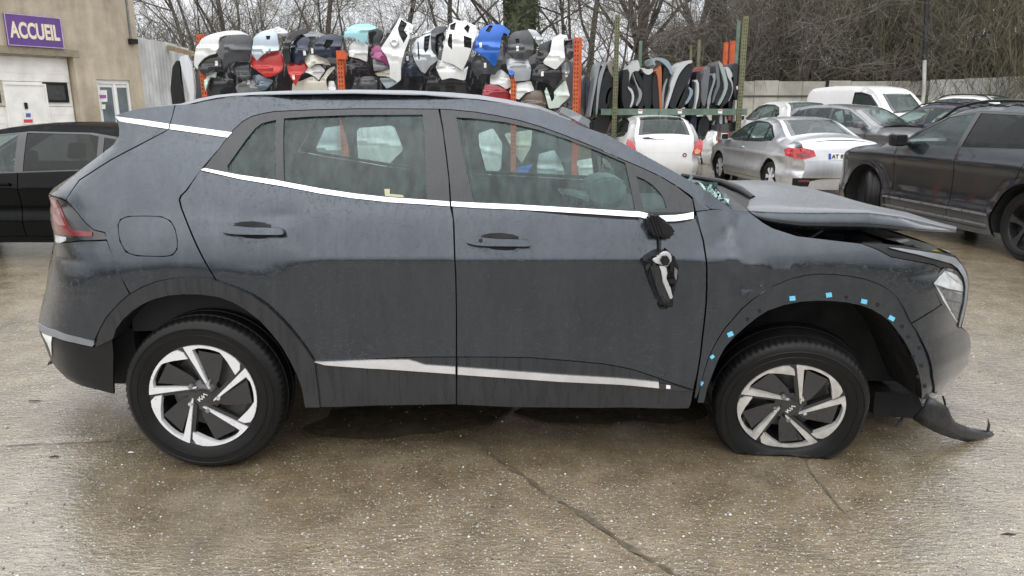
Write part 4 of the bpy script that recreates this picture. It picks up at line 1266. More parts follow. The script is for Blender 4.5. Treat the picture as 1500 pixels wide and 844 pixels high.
    for far in (False, True):
        Sf.panel('window_frame', dlo, M_GLOSSB, root, .004, holes=panes, step=.1, rim=.015, far=far)
        for q in panes:
            cx = sum(p[0] for p in q) / len(q)
            gm = (pane_m(cx) if pane_m else glass_m)
            Sf.panel('window', q, gm, root, .010, step=.12, rim=0, far=far)
        if clad:
            for cx in xs_w:
                ring = [(cx + (Ra + .055) * math.cos(a), Rt + (Ra + .055) * math.sin(a)) for a in np.linspace(-.35, math.pi + .35, 26)]
                ring2 = [(cx + (Ra - .004) * math.cos(a), Rt + (Ra - .004) * math.sin(a)) for a in np.linspace(math.pi + .35, -.35, 26)]
                Sf.panel('arch_cladding', ring + ring2, clad, root, -.012, step=.06, rim=.03, far=far)
        for cx in xs_w:                           # dark housings
            g = []
            for k in range(17):
                a = -.3 + (math.pi + .6) * k / 16
                x, z = cx + Ra * math.cos(a), Rt + Ra * math.sin(a)
                y0 = Sf.s1(x, max(.2, z)) - Wd / 2 + .015
                row = [(x, y0, z), (x, y0 + .34, z), (cx, y0 + .36, Rt)]
                g.append([(p[0], -p[1], p[2]) for p in row] if far else row)
            sheet('wheel_liner', g, M_DARK, root, False)
    # skins across the car
    segs, cur = [], [prof[0]]
    for p, q in zip(prof, prof[1:]):
        cur.append(q)
        if q[2] != p[2] or q is prof[-1]:
            segs.append((p[2], cur)); cur = [q]
    def half(x, z): return Wd / 2 - Sf.s1(x, z)
    for tg, pts in segs:
        n = 16
        rows, crown = [], {'windscreen': .07, 'rear_window': .05, 'roof': .025, 'bonnet': .03}.get(tg, .09)
        for i, p in enumerate(pts):
            a = pts[max(0, i - 1)]; b = pts[min(len(pts) - 1, i + 1)]
            tx, tz = b[0] - a[0], b[1] - a[1]; l = math.hypot(tx, tz) or 1
            nx, nz = tz / l, -tx / l
            if nx * (p[0]) + nz * (p[1] - .6) < 0: nx, nz = -nx, -nz
            hw = half(p[0], p[1])
            rows.append([(p[0] + nx * crown * (1 - abs(v) ** 2.2), v * hw, p[1] + nz * crown * (1 - abs(v) ** 2.2)) for v in [(-1 + 2 * k / n) for k in range(n + 1)]])
        if tg in ('windscreen', 'rear_window'):
            c0, c1 = (1, n - 1) if tg == 'rear_window' else (2, n - 2)
            sheet(tg + '_frame', [r[:c0 + 1] for r in rows], m_paint, root)
            sheet(tg + '_frame', [r[c1:] for r in rows], m_paint, root)
            k0 = 1 if len(rows) > 4 else 0
            sheet(tg, [r[c0:c1 + 1] for r in rows], glass_m, root)
            sheet(tg + '_band', [[(q[0], q[1], q[2] + .004) for q in r[c0:c0 + 2]] for r in rows], M_GLOSSB, root)
            sheet(tg + '_band', [[(q[0], q[1], q[2] + .004) for q in r[c1 - 1:c1 + 1]] for r in rows], M_GLOSSB, root)
        else:
            sheet(tg, rows, m_paint, root)
    def xat(z, front):
        return float(np.interp(z, zz, fx if front else rx))
    def end_patch(nm, poly_yz, m, front, off=.006, parent=None, step_=.08, holes=()):
        """a patch lying on the nose or tail, drawn in (y, z)"""
        P2, T2 = triangulate(poly_yz, holes, step_, step_)
        V = []
        sgn = 1 if front else -1
        for y, z in P2:
            x = xat(z, front); hw = max(.1, half(x, z))
            v = min(1.0, abs(y) / hw)
            dz = (xat(z + .02, front) - xat(z - .02, front)) / .04
            V.append((x + sgn * (.09 * (1 - v ** 2.2) / math.sqrt(1 + dz * dz) + off), y, z))
        B = boundary_loops(T2)
        n0 = len(V)
        V += [(x - sgn * .03, y, z) for x, y, z in V]
        F = [tuple(t) if front else tuple(t)[::-1] for t in T2] + [(i, j, j + n0, i + n0) for i, j in B]
        o = mesh_obj(nm, V, F, m, parent or root)
        return o
    def side_patch(nm, poly_xz, m, off=-.006, far=True):
        for f in ((False, True) if far else (False,)):
            Sf.panel(nm, poly_xz, m, root, off, step=.05, rim=.02, far=f)
    # cabin
    bm = bmesh.new()
    xd0, xd1 = min(p[0] for p in dlo), max(p[0] for p in dlo)
    add_box(bm, XR + .25, XF - .35, -Wd / 2 + .20, Wd / 2 - .20, .22, belt - .22)
    add_box(bm, xd1 - .75, xd1 - .1, -Wd / 2 + .2, Wd / 2 - .2, belt - .25, belt - .02, bev=.04)
    bm_obj('interior', bm, M_DARK, root)
    for (sx, rows_) in ((xd1 - 1.55, 2), (xd1 - 2.45, 3)):
        if sx < xd0 + .1: continue
        for k in range(rows_):
            yc = (-Wd * .22, Wd * .22)[k] if rows_ == 2 else (-Wd * .25, 0, Wd * .25)[k]
            hwid = .23 if rows_ == 2 else .2
            bm = bmesh.new()
            M_ = Matrix.Translation((sx, yc, belt - .35)) @ Matrix.Rotation(R(-12), 4, 'Y')
            add_box(bm, -.06, .06, -hwid, hwid, 0, .45, M_, bev=.04)
            add_box(bm, -.05, .05, -.12, .12, .48, .66, M_, bev=.04)
            bm_obj('seat', bm, M_SEAT, root, True, R(60))
    if wheel_on:
        for cx in xs_w:
            st = steer if cx == max(xs_w) else 0
            yy = Wd / 2 - .035
            simple_wheel(root, (cx, -yy, Rt), 0, Rt, Rt * .68, .22, m_rim, spokes, st)
            simple_wheel(root, (cx, yy, Rt), math.pi, Rt, Rt * .68, .22, m_rim, spokes, st)
    if mirrors:
        for s in (-1, 1):
            bm = bmesh.new()
            xm = xd1 - .20; ym = (Wd / 2 - .02)
            add_box(bm, xm - .09, xm + .09, ym + .04, ym + .22, belt - .02, belt + .14, bev=.045)
            add_box(bm, xm - .03, xm + .04, ym - .06, ym + .08, belt - .01, belt + .03, bev=.01)
            if s < 0:
                for v in bm.verts: v.co.y = -v.co.y
            mo = bm_obj('door_mirror', bm, m_paint if mirrors is True else mirrors, root, True, R(50))
            bm = bmesh.new()
            add_box(bm, xm - .096, xm - .088, s * (ym + .06) if s > 0 else -(ym + .20), s * (ym + .20) if s > 0 else -(ym + .06), belt + .005, belt + .12)
            bm_obj('mirror_glass', bm, M_GLOSSB, mo)
    if rail:
        for s in (-1, 1):
            pts = []
            for x in np.linspace(rail[0], rail[1], 9):
                zt = max(z for z in [np.interp(x, *zip(*sorted(((p[0], p[1]) for p in PL if p[1] > belt + .1))))])
                e = min(1, min(x - rail[0], rail[1] - x) / .12)
                pts.append((x, s * (half(x, zt - .03) - .03), zt - .03 + .07 * e))
            tube('roof_rail', pts, .018, rail[2], root)
    class K: pass
    k = K(); k.root, k.end, k.side, k.half, k.xat, k.Sf, k.W, k.H, k.XR, k.XF = root, end_patch, side_patch, half, xat, Sf, Wd, H, XR, XF
    return k
def plate(k, y0, z0, w, h, body, front=False, blue=True):
    """French number plate on the tail: white plate, blue band, black characters"""
    p = k.end('number_plate', [(y0 - w / 2, z0), (y0 + w / 2, z0), (y0 + w / 2, z0 + h), (y0 - w / 2, z0 + h)], M_WHITE, front, .012, step_=.2)
    if blue:
        sg = 1 if front else -1
        # seen from behind the left end of the plate is on the car's left (+y)
        ye = y0 + w / 2 if not front else y0 - w / 2
        k.end('plate_band', [(ye, z0 + .002), (ye - .045 if not front else ye + .045, z0 + .002), (ye - .045 if not front else ye + .045, z0 + h - .002), (ye, z0 + h - .002)], mat('plate_blue', (.02, .06, .35), rough=.4, vary=0), front, .0145, parent=p, step_=.2)
        x = k.xat(z0 + h / 2, front) + sg * (.09 + .0165)
        M_ = Matrix.Translation((x, ye - .055 if not front else ye + .055, z0 + h * .17)) @ Matrix.Rotation(R(-90 if not front else 90), 4, 'Z') @ Matrix.Rotation(R(90), 4, 'X')
        text('plate_text', body, h * .95, mat('plate_black', (.01, .01, .01), rough=.5, vary=0), p, M_, .002)
P_SILVER = paint('silver_paint', (.60, .61, .63), metal=.85, rough=.35, streak=.2, drops=0, dirt=.25)
P_WHITE = paint('white_paint', (.64, .64, .63), metal=0, rough=.4, streak=.1, drops=0, dirt=.25)
P_BLACK = paint('black_paint', (.002, .0022, .0026), metal=0, rough=.3, streak=.1, drops=0, dirt=.008, coat=.25, spec=0.0)
P_GREY = paint('slate_paint', (.045, .053, .060), metal=.9, rough=.27, streak=.12, drops=.3, dirt=.04, coat=1.0)
P_DGREY = paint('mid_grey_paint', (.20, .205, .21), metal=.85, rough=.35, streak=.2, drops=0, dirt=.1)
P_PURPLE = paint('plum_paint', (.060, .054, .080), metal=.8, rough=.35, streak=.2, drops=0, dirt=.2)

# side-view templates (nose at +x), metres
def T_hatch(L=4.05, H=1.47):
    s, h = L / 4.05, H / 1.47
    q = [(1.93, .20, 'front_bumper'), (2.02, .42, 'front_bumper'), (2.0, .62, 'front_bumper'), (1.88, .76, 'bonnet'), (1.45, .90, 'bonnet'), (1.00, .98, 'windscreen'), (.62, 1.20, 'windscreen'), (.22, 1.40, 'roof'), (-.35, 1.47, 'roof'), (-1.0, 1.45, 'roof'), (-1.62, 1.38, 'rear_window'), (-1.80, 1.18, 'rear_window'), (-1.96, .96, 'tailgate'), (-2.0, .80, 'tailgate'), (-2.02, .62, 'rear_bumper'), (-2.03, .42, 'rear_bumper'), (-1.93, .22, 'rear_bumper')]
    d = [(.98, .965), (.72, 1.12), (.25, 1.345), (-.30, 1.40), (-.95, 1.385), (-1.33, 1.32), (-1.58, 1.13), (-1.40, 1.02), (-.9, .985), (0, .955)]
    pn = [[(.88, .985), (.70, 1.085), (.24, 1.325), (-.18, 1.372), (-.18, .975)], [(-.27, 1.378), (-.92, 1.362), (-1.02, 1.34), (-1.02, 1.0), (-.9, .998), (-.27, .975)], [(-1.08, 1.33), (-1.30, 1.29), (-1.50, 1.13), (-1.38, 1.045), (-1.08, 1.01)]]
    f = lambda l: [(p[0] * s, p[1] * h) + tuple(p[2:]) for p in l]
    return dict(prof=f(q), dlo=f(d), panes=[f(p) for p in pn], doors=[(.88 * s, .93 * s), (-.22 * s, -.22 * s), (-1.0 * s, -1.25 * s)], belt=.965 * h, wheels=(.305, 1.27 * s, -1.24 * s))
def T_sedan(L=4.75, H=1.46):
    s, h = L / 4.75, H / 1.46
    q = [(2.28, .20, 'front_bumper'), (2.37, .42, 'front_bumper'), (2.33, .62, 'front_bumper'), (2.18, .76, 'bonnet'), (1.7, .90, 'bonnet'), (1.12, .98, 'windscreen'), (.75, 1.18, 'windscreen'), (.28, 1.39, 'roof'), (-.25, 1.46, 'roof'), (-.75, 1.43, 'roof'), (-1.05, 1.37, 'rear_window'), (-1.45, 1.18, 'rear_window'), (-1.78, 1.05, 'boot_lid'), (-2.22, 1.04, 'boot_lid'), (-2.32, .98, 'tailgate'), (-2.34, .80, 'tailgate'), (-2.37, .64, 'rear_bumper'), (-2.38, .42, 'rear_bumper'), (-2.27, .22, 'rear_bumper')]
    d = [(1.05, .965), (.80, 1.10), (.32, 1.335), (-.2, 1.395), (-.7, 1.37), (-1.0, 1.31), (-1.38, 1.10), (-1.30, 1.02), (-.8, .99), (0, .965)]
    pn = [[(.92, .985), (.78, 1.07), (.31, 1.315), (-.08, 1.368), (-.08, .98)], [(-.16, 1.372), (-.68, 1.345), (-.86, 1.31), (-.90, 1.01), (-.8, 1.005), (-.16, .982)], [(-.93, 1.28), (-1.0, 1.26), (-1.30, 1.09), (-1.26, 1.045), (-.96, 1.02)]]
    f = lambda l: [(p[0] * s, p[1] * h) + tuple(p[2:]) for p in l]
    return dict(prof=f(q), dlo=f(d), panes=[f(p) for p in pn], doors=[(.95 * s, 1.0 * s), (-.12 * s, -.12 * s), (-.92 * s, -1.15 * s)], belt=.97 * h, wheels=(.325, 1.42 * s, -1.40 * s))
def T_suv(L=4.98, H=1.69):
    s, h = L / 4.98, H / 1.69
    q = [(2.36, .26, 'front_bumper'), (2.46, .48, 'front_bumper'), (2.46, .80, 'front_bumper'), (2.36, .98, 'bonnet'), (1.9, 1.09, 'bonnet'), (.95, 1.18, 'windscreen'), (.52, 1.42, 'windscreen'), (.08, 1.62, 'roof'), (-.4, 1.69, 'roof'), (-1.2, 1.66, 'roof'), (-1.80, 1.55, 'rear_window'), (-2.10, 1.32, 'rear_window'), (-2.30, 1.16, 'tailgate'), (-2.38, 1.0, 'tailgate'), (-2.42, .80, 'rear_bumper'), (-2.46, .55, 'rear_bumper'), (-2.34, .28, 'rear_bumper')]
    d = [(.85, 1.158), (.58, 1.345), (.12, 1.55), (-.42, 1.60), (-1.15, 1.575), (-1.62, 1.48), (-2.0, 1.28), (-1.9, 1.21), (-.9, 1.175), (0, 1.155)]
    pn = [[(.76, 1.178), (.56, 1.32), (.11, 1.525), (-.32, 1.572), (-.26, 1.172)], [(-.40, 1.575), (-1.12, 1.55), (-1.30, 1.515), (-1.30, 1.20), (-.9, 1.19), (-.34, 1.175)], [(-1.37, 1.495), (-1.60, 1.445), (-1.88, 1.28), (-1.85, 1.235), (-1.37, 1.207)]]
    f = lambda l: [(p[0] * s, p[1] * h) + tuple(p[2:]) for p in l]
    return dict(prof=f(q), dlo=f(d), panes=[f(p) for p in pn], doors=[(.84 * s, .86 * s), (-.30 * s, -.33 * s), (-1.02 * s, -1.45 * s)], belt=1.16 * h, wheels=(.385, 1.48 * s, -1.51 * s))
def T_van(L=4.4, H=1.9):
    s, h = L / 4.4, H / 1.9
    q = [(2.10, .24, 'front_bumper'), (2.2, .48, 'front_bumper'), (2.17, .78, 'front_bumper'), (2.02, .98, 'bonnet'), (1.75, 1.08, 'bonnet'), (1.42, 1.16, 'windscreen'), (1.1, 1.46, 'windscreen'), (.78, 1.72, 'roof'), (.35, 1.86, 'roof'), (-.8, 1.90, 'roof'), (-1.9, 1.86, 'roof'), (-2.1, 1.80, 'rear_window'), (-2.15, 1.45, 'rear_window'), (-2.17, 1.15, 'tailgate'), (-2.2, .8, 'tailgate'), (-2.2, .62, 'rear_bumper'), (-2.2, .42, 'rear_bumper'), (-2.1, .24, 'rear_bumper')]
    d = [(1.38, 1.13), (1.12, 1.38), (.80, 1.62), (.40, 1.70), (.10, 1.70), (.10, 1.12)]
    pn = [[(1.26, 1.16), (1.08, 1.36), (.79, 1.58), (.40, 1.65), (.15, 1.65), (.15, 1.15)]]
    f = lambda l: [(p[0] * s, p[1] * h) + tuple(p[2:]) for p in l]
    return dict(prof=f(q), dlo=f(d), panes=[f(p) for p in pn], doors=[(1.2 * s, 1.3 * s), (.12 * s, .12 * s)], belt=1.13 * h, wheels=(.32, 1.42 * s, -1.35 * s))
def place(px, d, z=0.45):
    """ground position seen at picture column px, d metres ahead of the camera"""
    r = (px - 750) / FPX
    return (r * (d * _c + (CAM_Z - z) * _s), CAM_Y + d)

def lamp_red(k, poly, front=False):
    return k.end('tail_light', poly, M_RED, front, .012)
M_REDB = mat('bright_red_lens', (0.45, 0.02, 0.03), rough=0.12, coat=0.8, vary=0.3, scale=30)
M_ORNG = mat('amber_lens', (.65, .30, .12), rough=.15, coat=.8, vary=.2)
CARS = 'cars parked round the yard'
# --- black hatchback behind the tail of the grey car
kb = gcar('black_hatchback', 'black five-door hatchback parked side on in front of the reception building', (-5.56, 5.72, 0), R(180), Wd=1.78, m_paint=P_BLACK, glass_m=M_CGLASS, pane_m=lambda cx: M_CGLASS if cx > 0 else M_CGLASS_D, group=CARS, step=.06, **T_hatch(4.25, 1.47))
# --- slate SUV on the right, nose away from us
xr_, yr_ = place(1499, 8.02, .4)
xf_, yf_ = place(1268, 10.95, .4)
hd_ = math.atan2(yf_ - yr_, xf_ - xr_)
ctr = Vector(((xr_ + xf_) / 2, (yr_ + yf_) / 2, 0)) + Vector((math.cos(hd_ - math.pi / 2), math.sin(hd_ - math.pi / 2), 0)) * .96
ks = gcar('slate_suv', 'large dark grey coupe-roofed SUV with front wheels turned, by the right edge', tuple(ctr), hd_, Wd=2.0, m_paint=P_GREY, group=CARS, clad=P_GREY, m_rim=M_RIMB, steer=R(-32), step=.06, arch=.47,
          glass_m=M_CGLASS, pane_m=lambda cx: M_CGLASS if cx > 0 else M_CGLASS_D, mirrors=M_BLACK, rail=(-1.7, .35, M_BLACK), **T_suv(4.98, 1.70))
for z0, z1, x0, x1 in ((.43, .455, -1.0, .98), (.31, .335, -1.0, .98)):
    ks.side('sill_trim', [(x0, z0), (x1, z0), (x1, z1), (x0, z1)], mat('brushed_trim', (.22, .22, .23), rough=.3, metal=.6), -.012)
# --- silver saloon
xr_, yr_ = place(1127, 14.6, .3)
xf_, yf_ = place(1054, 17.4, .3)
hd_ = math.atan2(yf_ - yr_, xf_ - xr_)
ctr = Vector(((xr_ + xf_) / 2, (yr_ + yf_) / 2, 0)) + Vector((math.cos(hd_ - math.pi / 2), math.sin(hd_ - math.pi / 2), 0)) * .88
kc = gcar('silver_saloon', 'silver four-door saloon seen from behind with its number plate in view', tuple(ctr), hd_, Wd=1.85, m_paint=P_SILVER, group=CARS, spokes=7, roundr=.12, **T_sedan(4.78, 1.47))
for s in (1, -1):
    f = lambda l: [(s * y, z) for y, z in (l if s > 0 else l[::-1])]
    lamp = kc.end('tail_light', f([(.48, .80), (.66, .745), (.86, .75), (.90, .84), (.88, .92), (.70, .945), (.52, .90)]), M_REDB, False, .012)
    kc.end('lamp_lens', f([(.58, .80), (.80, .78), (.84, .84), (.62, .86)]), M_RED, False, .018, parent=lamp)
    kc.side('tail_light', [(-2.36, .76), (-2.12, .80), (-2.02, .90), (-2.14, .945), (-2.36, .93)], M_REDB, -.012)
    break
lamp = kc.end('tail_light', [(-.52, .90), (-.70, .945), (-.88, .92), (-.90, .84), (-.86, .75), (-.66, .745), (-.48, .80)], M_REDB, False, .012)
plate(kc, 0.0, .74, .52, .11, 'AT 822 GB'[:4])
kc.end('lower_bumper', [(-.82, .24), (.82, .24), (.86, .40), (-.86, .40)], M_BLACK, False, .010)
kc.end('reflector', [(.55, .33), (.75, .33), (.75, .37), (.55, .37)], M_RED, False, .016)
tube('aerial', [(-.35, 0, 1.49), (-.50, 0, 1.56), (-.58, 0, 1.66)], [.012, .008, .004], M_BLACK, kc.root)
# --- white hatchback seen squarely from behind
x, y = place(944, 18.3)
kw = gcar('white_hatchback', 'white hatchback seen squarely from behind beside the rack of car doors', (x, y, 0), R(92.5), Wd=1.70, m_paint=P_WHITE, group=CARS, **T_hatch(3.95, 1.50))
for s in (1, -1):
    f = lambda l: [(s * y, z) for y, z in (l if s > 0 else l[::-1])]
    lamp = kw.end('tail_light', f([(.62, .68), (.74, .66), (.83, .74), (.84, .92), (.80, 1.0), (.70, .94), (.64, .82)]), M_REDB, False, .014)
    kw.end('lamp_lens', f([(.66, .69), (.74, .68), (.79, .75), (.72, .80), (.66, .76)]), M_ORNG, False, .020, parent=lamp)
kw.end('brake_light', [(-.22, 1.415), (.22, 1.415), (.22, 1.445), (-.22, 1.445)], M_RED, False, .012)
kw.end('badge', [(-.43 + .05 * math.cos(t), .66 + .045 * math.sin(t)) for t in np.linspace(0, 6.0, 12)], M_RED, False, .010, holes=[[(-.43 + .028 * math.cos(t), .66 + .025 * math.sin(t)) for t in np.linspace(0, 5.8, 10)]])
kw.end('rear_wiper', [(.02, .985), (.46, 1.0), (.50, 1.03), (.30, 1.05), (.02, 1.02)], M_BLACK, False, .02)
tube('aerial', [(-1.25, 0, 1.50), (-1.3, 0, 1.62)], [.008, .004], M_BLACK, kw.root)
# --- low white car between the hatchback and the saloon
x, y = place(1042, 21.9)
kx = gcar('low_white_car', 'low white car with black glass squeezed between white hatchback and silver saloon', (x, y, 0), R(96), Wd=1.62, m_paint=P_WHITE, group=CARS, glass_m=M_CGLASS_D, mirrors=False, handles=False, **T_hatch(3.6, 1.12))
# --- white people carrier further back
x, y = place(1142, 22.5)
gcar('white_estate', 'white estate car standing behind the silver saloon next to a green rack post', (x, y, gz(y)), R(93), Wd=1.72, m_paint=P_WHITE, group=CARS, **T_hatch(4.1, 1.56))
# --- grey car with dark roof, white van, white roof-railed SUV, plum car
x, y = place(1252, 19.5)
gcar('grey_hatchback', 'mid grey hatchback with its windscreen facing right, behind the silver saloon', (x, y, gz(y)), R(-64), Wd=1.78, m_paint=P_DGREY, group=CARS, **T_hatch(4.2, 1.60))
x, y = place(1270, 23.0)
kv = gcar('white_van', 'white panel van with tall rounded roof parked near the concrete fence', (x, y, gz(y)), R(-74), Wd=1.86, m_paint=P_WHITE, group=CARS, **T_van(4.4, 2.02))
x, y = place(1385, 25.0)
gcar('white_railed_suv', 'white SUV with black roof rails beside the pale sheet fence', (x, y, gz(y)), R(125), Wd=1.8, m_paint=P_WHITE, group=CARS, clad=M_BLACK, rail=(-1.5, .2, M_BLACK), **T_suv(4.3, 1.66))
x, y = place(1362, 19.8)
gcar('plum_car', 'dark plum compact SUV half hidden behind the large grey SUV', (x, y, gz(y)), R(118), Wd=1.78, m_paint=P_PURPLE, group=CARS, rail=(-1.4, .2, M_BLACK), **T_suv(4.1, 1.60))
# ================================================================== reception building, sheet wall
M_WALL = None
def wall_mat():
    m, nt, b = newmat('roughcast')
    t = tex(nt, 'noise', 1.1, 6, rough=.65); t2 = tex(nt, 'noise', 45, 4)
    c = ramp(nt, t.outputs[0], [(0.3, (.31, .265, .195)), (0.55, (.47, .405, .305)), (0.75, (.56, .495, .39))])
    st = tex(nt, 'noise', 1.0, 5, vs=(5, 5, .5)); sr = ramp(nt, st.outputs[0], [(0.35, .78), (0.6, 1.0)])
    mu = nt.nodes.new("ShaderNodeMixRGB"); mu.blend_type = 'MULTIPLY'; mu.inputs[0].default_value = .8
    nt.links.new(c.outputs[0], mu.inputs[1]); nt.links.new(sr.outputs[0], mu.inputs[2])
    nt.links.new(mu.outputs[0], b.inputs['Base Color'])
    b.inputs['Roughness'].default_value = .9
    bump(nt, b, t2.outputs[0], .5, .02)
    return m
M_WALL = wall_mat()
BD = 20.0
BX = (213 - 750) / FPX * BD * _c
BC = Vector((BX, CAM_Y + BD, 0))
BDIR = Vector((-.53, -.848, 0)).normalized()      # along the front, away from the corner
BN = Vector((BDIR.y, -BDIR.x, 0)).normalized()
if BN.y > 0: BN = -BN                              # outward, towards the yard
def bwall(px, py):
    """picture position -> (metres along the front from the corner, height)"""
    d = Vector(ray(px, py)); o = Vector((0, CAM_Y, CAM_Z))
    t = (BC - o).dot(BN) / d.dot(BN)
    p = o + d * t
    return ((p - BC).dot(BDIR), p.z)
bld = empty('reception_building', BC, math.atan2(BDIR.y, BDIR.x))
tag(bld, 'beige rendered reception building with roller garage door and glazed door', 'building')
# local frame: x along the front, y: outward or inward?  find the sign
_yo = 1.0 if Vector((-math.sin(bld.rotation_euler.z), math.cos(bld.rotation_euler.z), 0)).dot(BN) > 0 else -1.0
def bq(lst): return [bwall(*p) for p in lst]
def bprism(name, poly, y0, y1, m, parent=None, holes=(), bev=0):
    """polygon on the front plane pushed from y0 to y1 (outward positive)"""
    P, T = triangulate(poly, holes, 1.5, 1.5)
    n = len(P)
    V = [(x, y1 * _yo, z) for x, z in P] + [(x, y0 * _yo, z) for x, z in P]
    F = [tuple(t) for t in T] + [tuple(t + n)[::-1] for t in T]
    for i, j in boundary_loops(T): F.append((i, i + n, j + n, j))
    bm = bmesh.new()
    vs = [bm.verts.new(v) for v in V]
    for f in F:
        try: bm.faces.new([vs[i] for i in f])
        except ValueError: pass
    return bm_obj(name, bm, m, parent or bld)
gdo = bq([(-60, 75.5), (107, 83.5)])
g_x1 = gdo[1][0]; g_z = gdo[1][1]
dr0, dr1 = bwall(190, 118), bwall(141, 116)
dz = dr1[1]
GL = 7.5
bprism('wall', [(0, -.1), (0, 5.6), (9.5, 5.6), (9.5, -.1)], -.35, 0, M_WALL, holes=[[(g_x1, -.05), (g_x1, g_z), (g_x1 + 4.2, g_z), (g_x1 + 4.2, -.05)], [(dr0[0], -.05), (dr0[0], dz), (dr1[0], dz), (dr1[0], -.05)]])
bprism('wall', [(0, -.1), (0, 5.6), (.35, 5.6), (.35, -.1)], -6, -.352, M_WALL)
bprism('roof', [(-.2, 5.6), (9.8, 5.6), (9.8, 5.8), (-.2, 5.8)], -6.2, .25, mat('roof_edge', (.2, .19, .18), rough=.8))
M_LINTEL = mat('concrete_lintel', (.26, .22, .16), rough=.9, bmp=.3)
bprism('lintel', [(g_x1 - .15, g_z - .002), (g_x1 - .15, g_z + .16), (9.3, g_z + .16), (9.3, g_z - .002)], -.2, .012, M_LINTEL)
M_PANEL = mat('white_door_panel', (.76, .75, .71), rough=.5, vary=.15, scale=3)
gd = bprism('garage_door', [(g_x1 + .02, 0), (g_x1 + .02, g_z), (g_x1 + 4.2, g_z), (g_x1 + 4.2, 0)], -.30, -.25, M_PANEL)
k, zt = 0, g_z - .03
while zt > .1:
    zb = max(.03, zt - .56)
    bprism('panel', [(g_x1 + .05, zb), (g_x1 + .05, zt - .015), (g_x1 + 4.15, zt - .015), (g_x1 + 4.15, zb)], -.25, -.215, M_PANEL, gd)
    for zr in (zb + .18, zb + .36):
        bprism('rib', [(g_x1 + .06, zr), (g_x1 + .06, zr + .02), (g_x1 + 4.14, zr + .02), (g_x1 + 4.14, zr)], -.216, -.208, M_PANEL, gd)
    zt = zb
wk = bq([(12, 124), (70, 127), (74, 184), (14, 184)])
x0, x1 = wk[1][0], wk[0][0]; z1 = wk[0][1]
wd = bprism('wicket_door', [(x0, .1), (x0, z1), (x1, z1), (x1, .1)], -.21, -.17, M_PANEL)
for a, b_, c, d_ in ((x0 - .04, x0, .1, z1 + .04), (x1, x1 + .04, .1, z1 + .04), (x0, x1, z1, z1 + .04)):
    bprism('frame', [(a, c), (a, d_), (b_, d_), (b_, c)], -.21, -.15, M_PANEL, wd)
hz = bwall(43, 155)
bprism('handle', [(hz[0] - .03, hz[1] - .07), (hz[0] - .03, hz[1] + .07), (hz[0] + .03, hz[1] + .07), (hz[0] + .03, hz[1] - .07)], -.17, -.13, M_BLACK, wd)
for q in ([(70, 120), (104, 121), (106, 150), (73, 150)], [(-14, 117), (8, 117), (11, 154), (-12, 155)]):
    P_ = bq(q)
    x0, x1 = min(p[0] for p in P_), max(p[0] for p in P_); z0, z1 = min(p[1] for p in P_), max(p[1] for p in P_)
    wn_ = bprism('window', [(x0, z0), (x0, z1), (x1, z1), (x1, z0)], -.21, -.18, M_BLACK if q[0][0] > 0 else mat('cream_frame', (.45, .42, .32), rough=.6), holes=[[(x0 + .06, z0 + .06), (x0 + .06, z1 - .06), (x1 - .06, z1 - .06), (x1 - .06, z0 + .06)]])
    bprism('pane', [(x0 + .05, z0 + .05), (x0 + .05, z1 - .05), (x1 - .05, z1 - .05), (x1 - .05, z0 + .05)], -.209, -.20, mat('dull_pane', (.05, .055, .055) if q[0][0] > 0 else (.30, .28, .22), rough=.2), wn_)
# glazed white door in its frame
M_PVC = mat('white_pvc', (.78, .78, .76), rough=.35, vary=.06)
gdw = bprism('glazed_door', [(dr0[0], 0), (dr0[0], dz), (dr1[0], dz), (dr1[0], 0)], -.20, -.10, M_PVC, holes=[])
xa, xb = dr0[0], dr1[0]
wdt = xb - xa
for u0, u1 in ((.08, .36), (.52, .86)):
    zt_ = bwall(165, 128)[1]
    bprism('pane', [(xa + u0 * wdt, .25), (xa + u0 * wdt, zt_), (xa + u1 * wdt, zt_), (xa + u1 * wdt, .25)], -.10, -.085, mat('door_glass', (.13, .16, .17), rough=.08, coat=.6, vary=.4, scale=2), gdw)
for u0 in (.0, .42, .93):
    bprism('frame', [(xa + u0 * wdt, 0), (xa + u0 * wdt, dz), (xa + (u0 + .06) * wdt, dz), (xa + (u0 + .06) * wdt, 0)], -.10, -.06, M_PVC, gdw)
bprism('frame', [(xa + .06 * wdt, dz - .10), (xa + .06 * wdt, dz), (xa + .93 * wdt, dz), (xa + .93 * wdt, dz - .10)], -.10, -.062, M_PVC, gdw)
# papers stuck on the doors
def paper(q, y, label, marks):
    P_ = bq(q)
    o = bprism('paper_notice', P_, y, y + .006, M_WHITE)
    o.parent = None
    o.matrix_world = Matrix.Translation(BC) @ Matrix.Rotation(bld.rotation_euler.z, 4, 'Z')
    tag(o, label, 'notice')
    for mq, mm in marks:
        bprism('print', bq(mq), y + .006, y + .009, mm, o)
M_PRINTR = mat('red_print', (.55, .05, .07), rough=.6, vary=.1)
M_PRINTV = mat('violet_print', (.28, .10, .30), rough=.6, vary=.1)
paper([(145, 132), (159, 132), (160, 149), (146, 150)], -.083, 'white and violet notice behind the glass of the white door', [([(147, 139), (158, 139), (158, 144), (147, 144.5)], M_PRINTV)])
paper([(151, 153), (157, 153), (157, 160), (151, 160)], -.083, 'small white card stuck below the violet notice', [])
paper([(38, 164), (54, 164), (55, 182), (39, 182)], -.165, 'white and red notice taped to the garage door', [([(40, 175), (53, 175), (53, 180), (40, 180)], M_PRINTR), ([(43, 166), (50, 166), (50, 172), (43, 172)], mat('blue_print', (.1, .12, .4), rough=.6))])
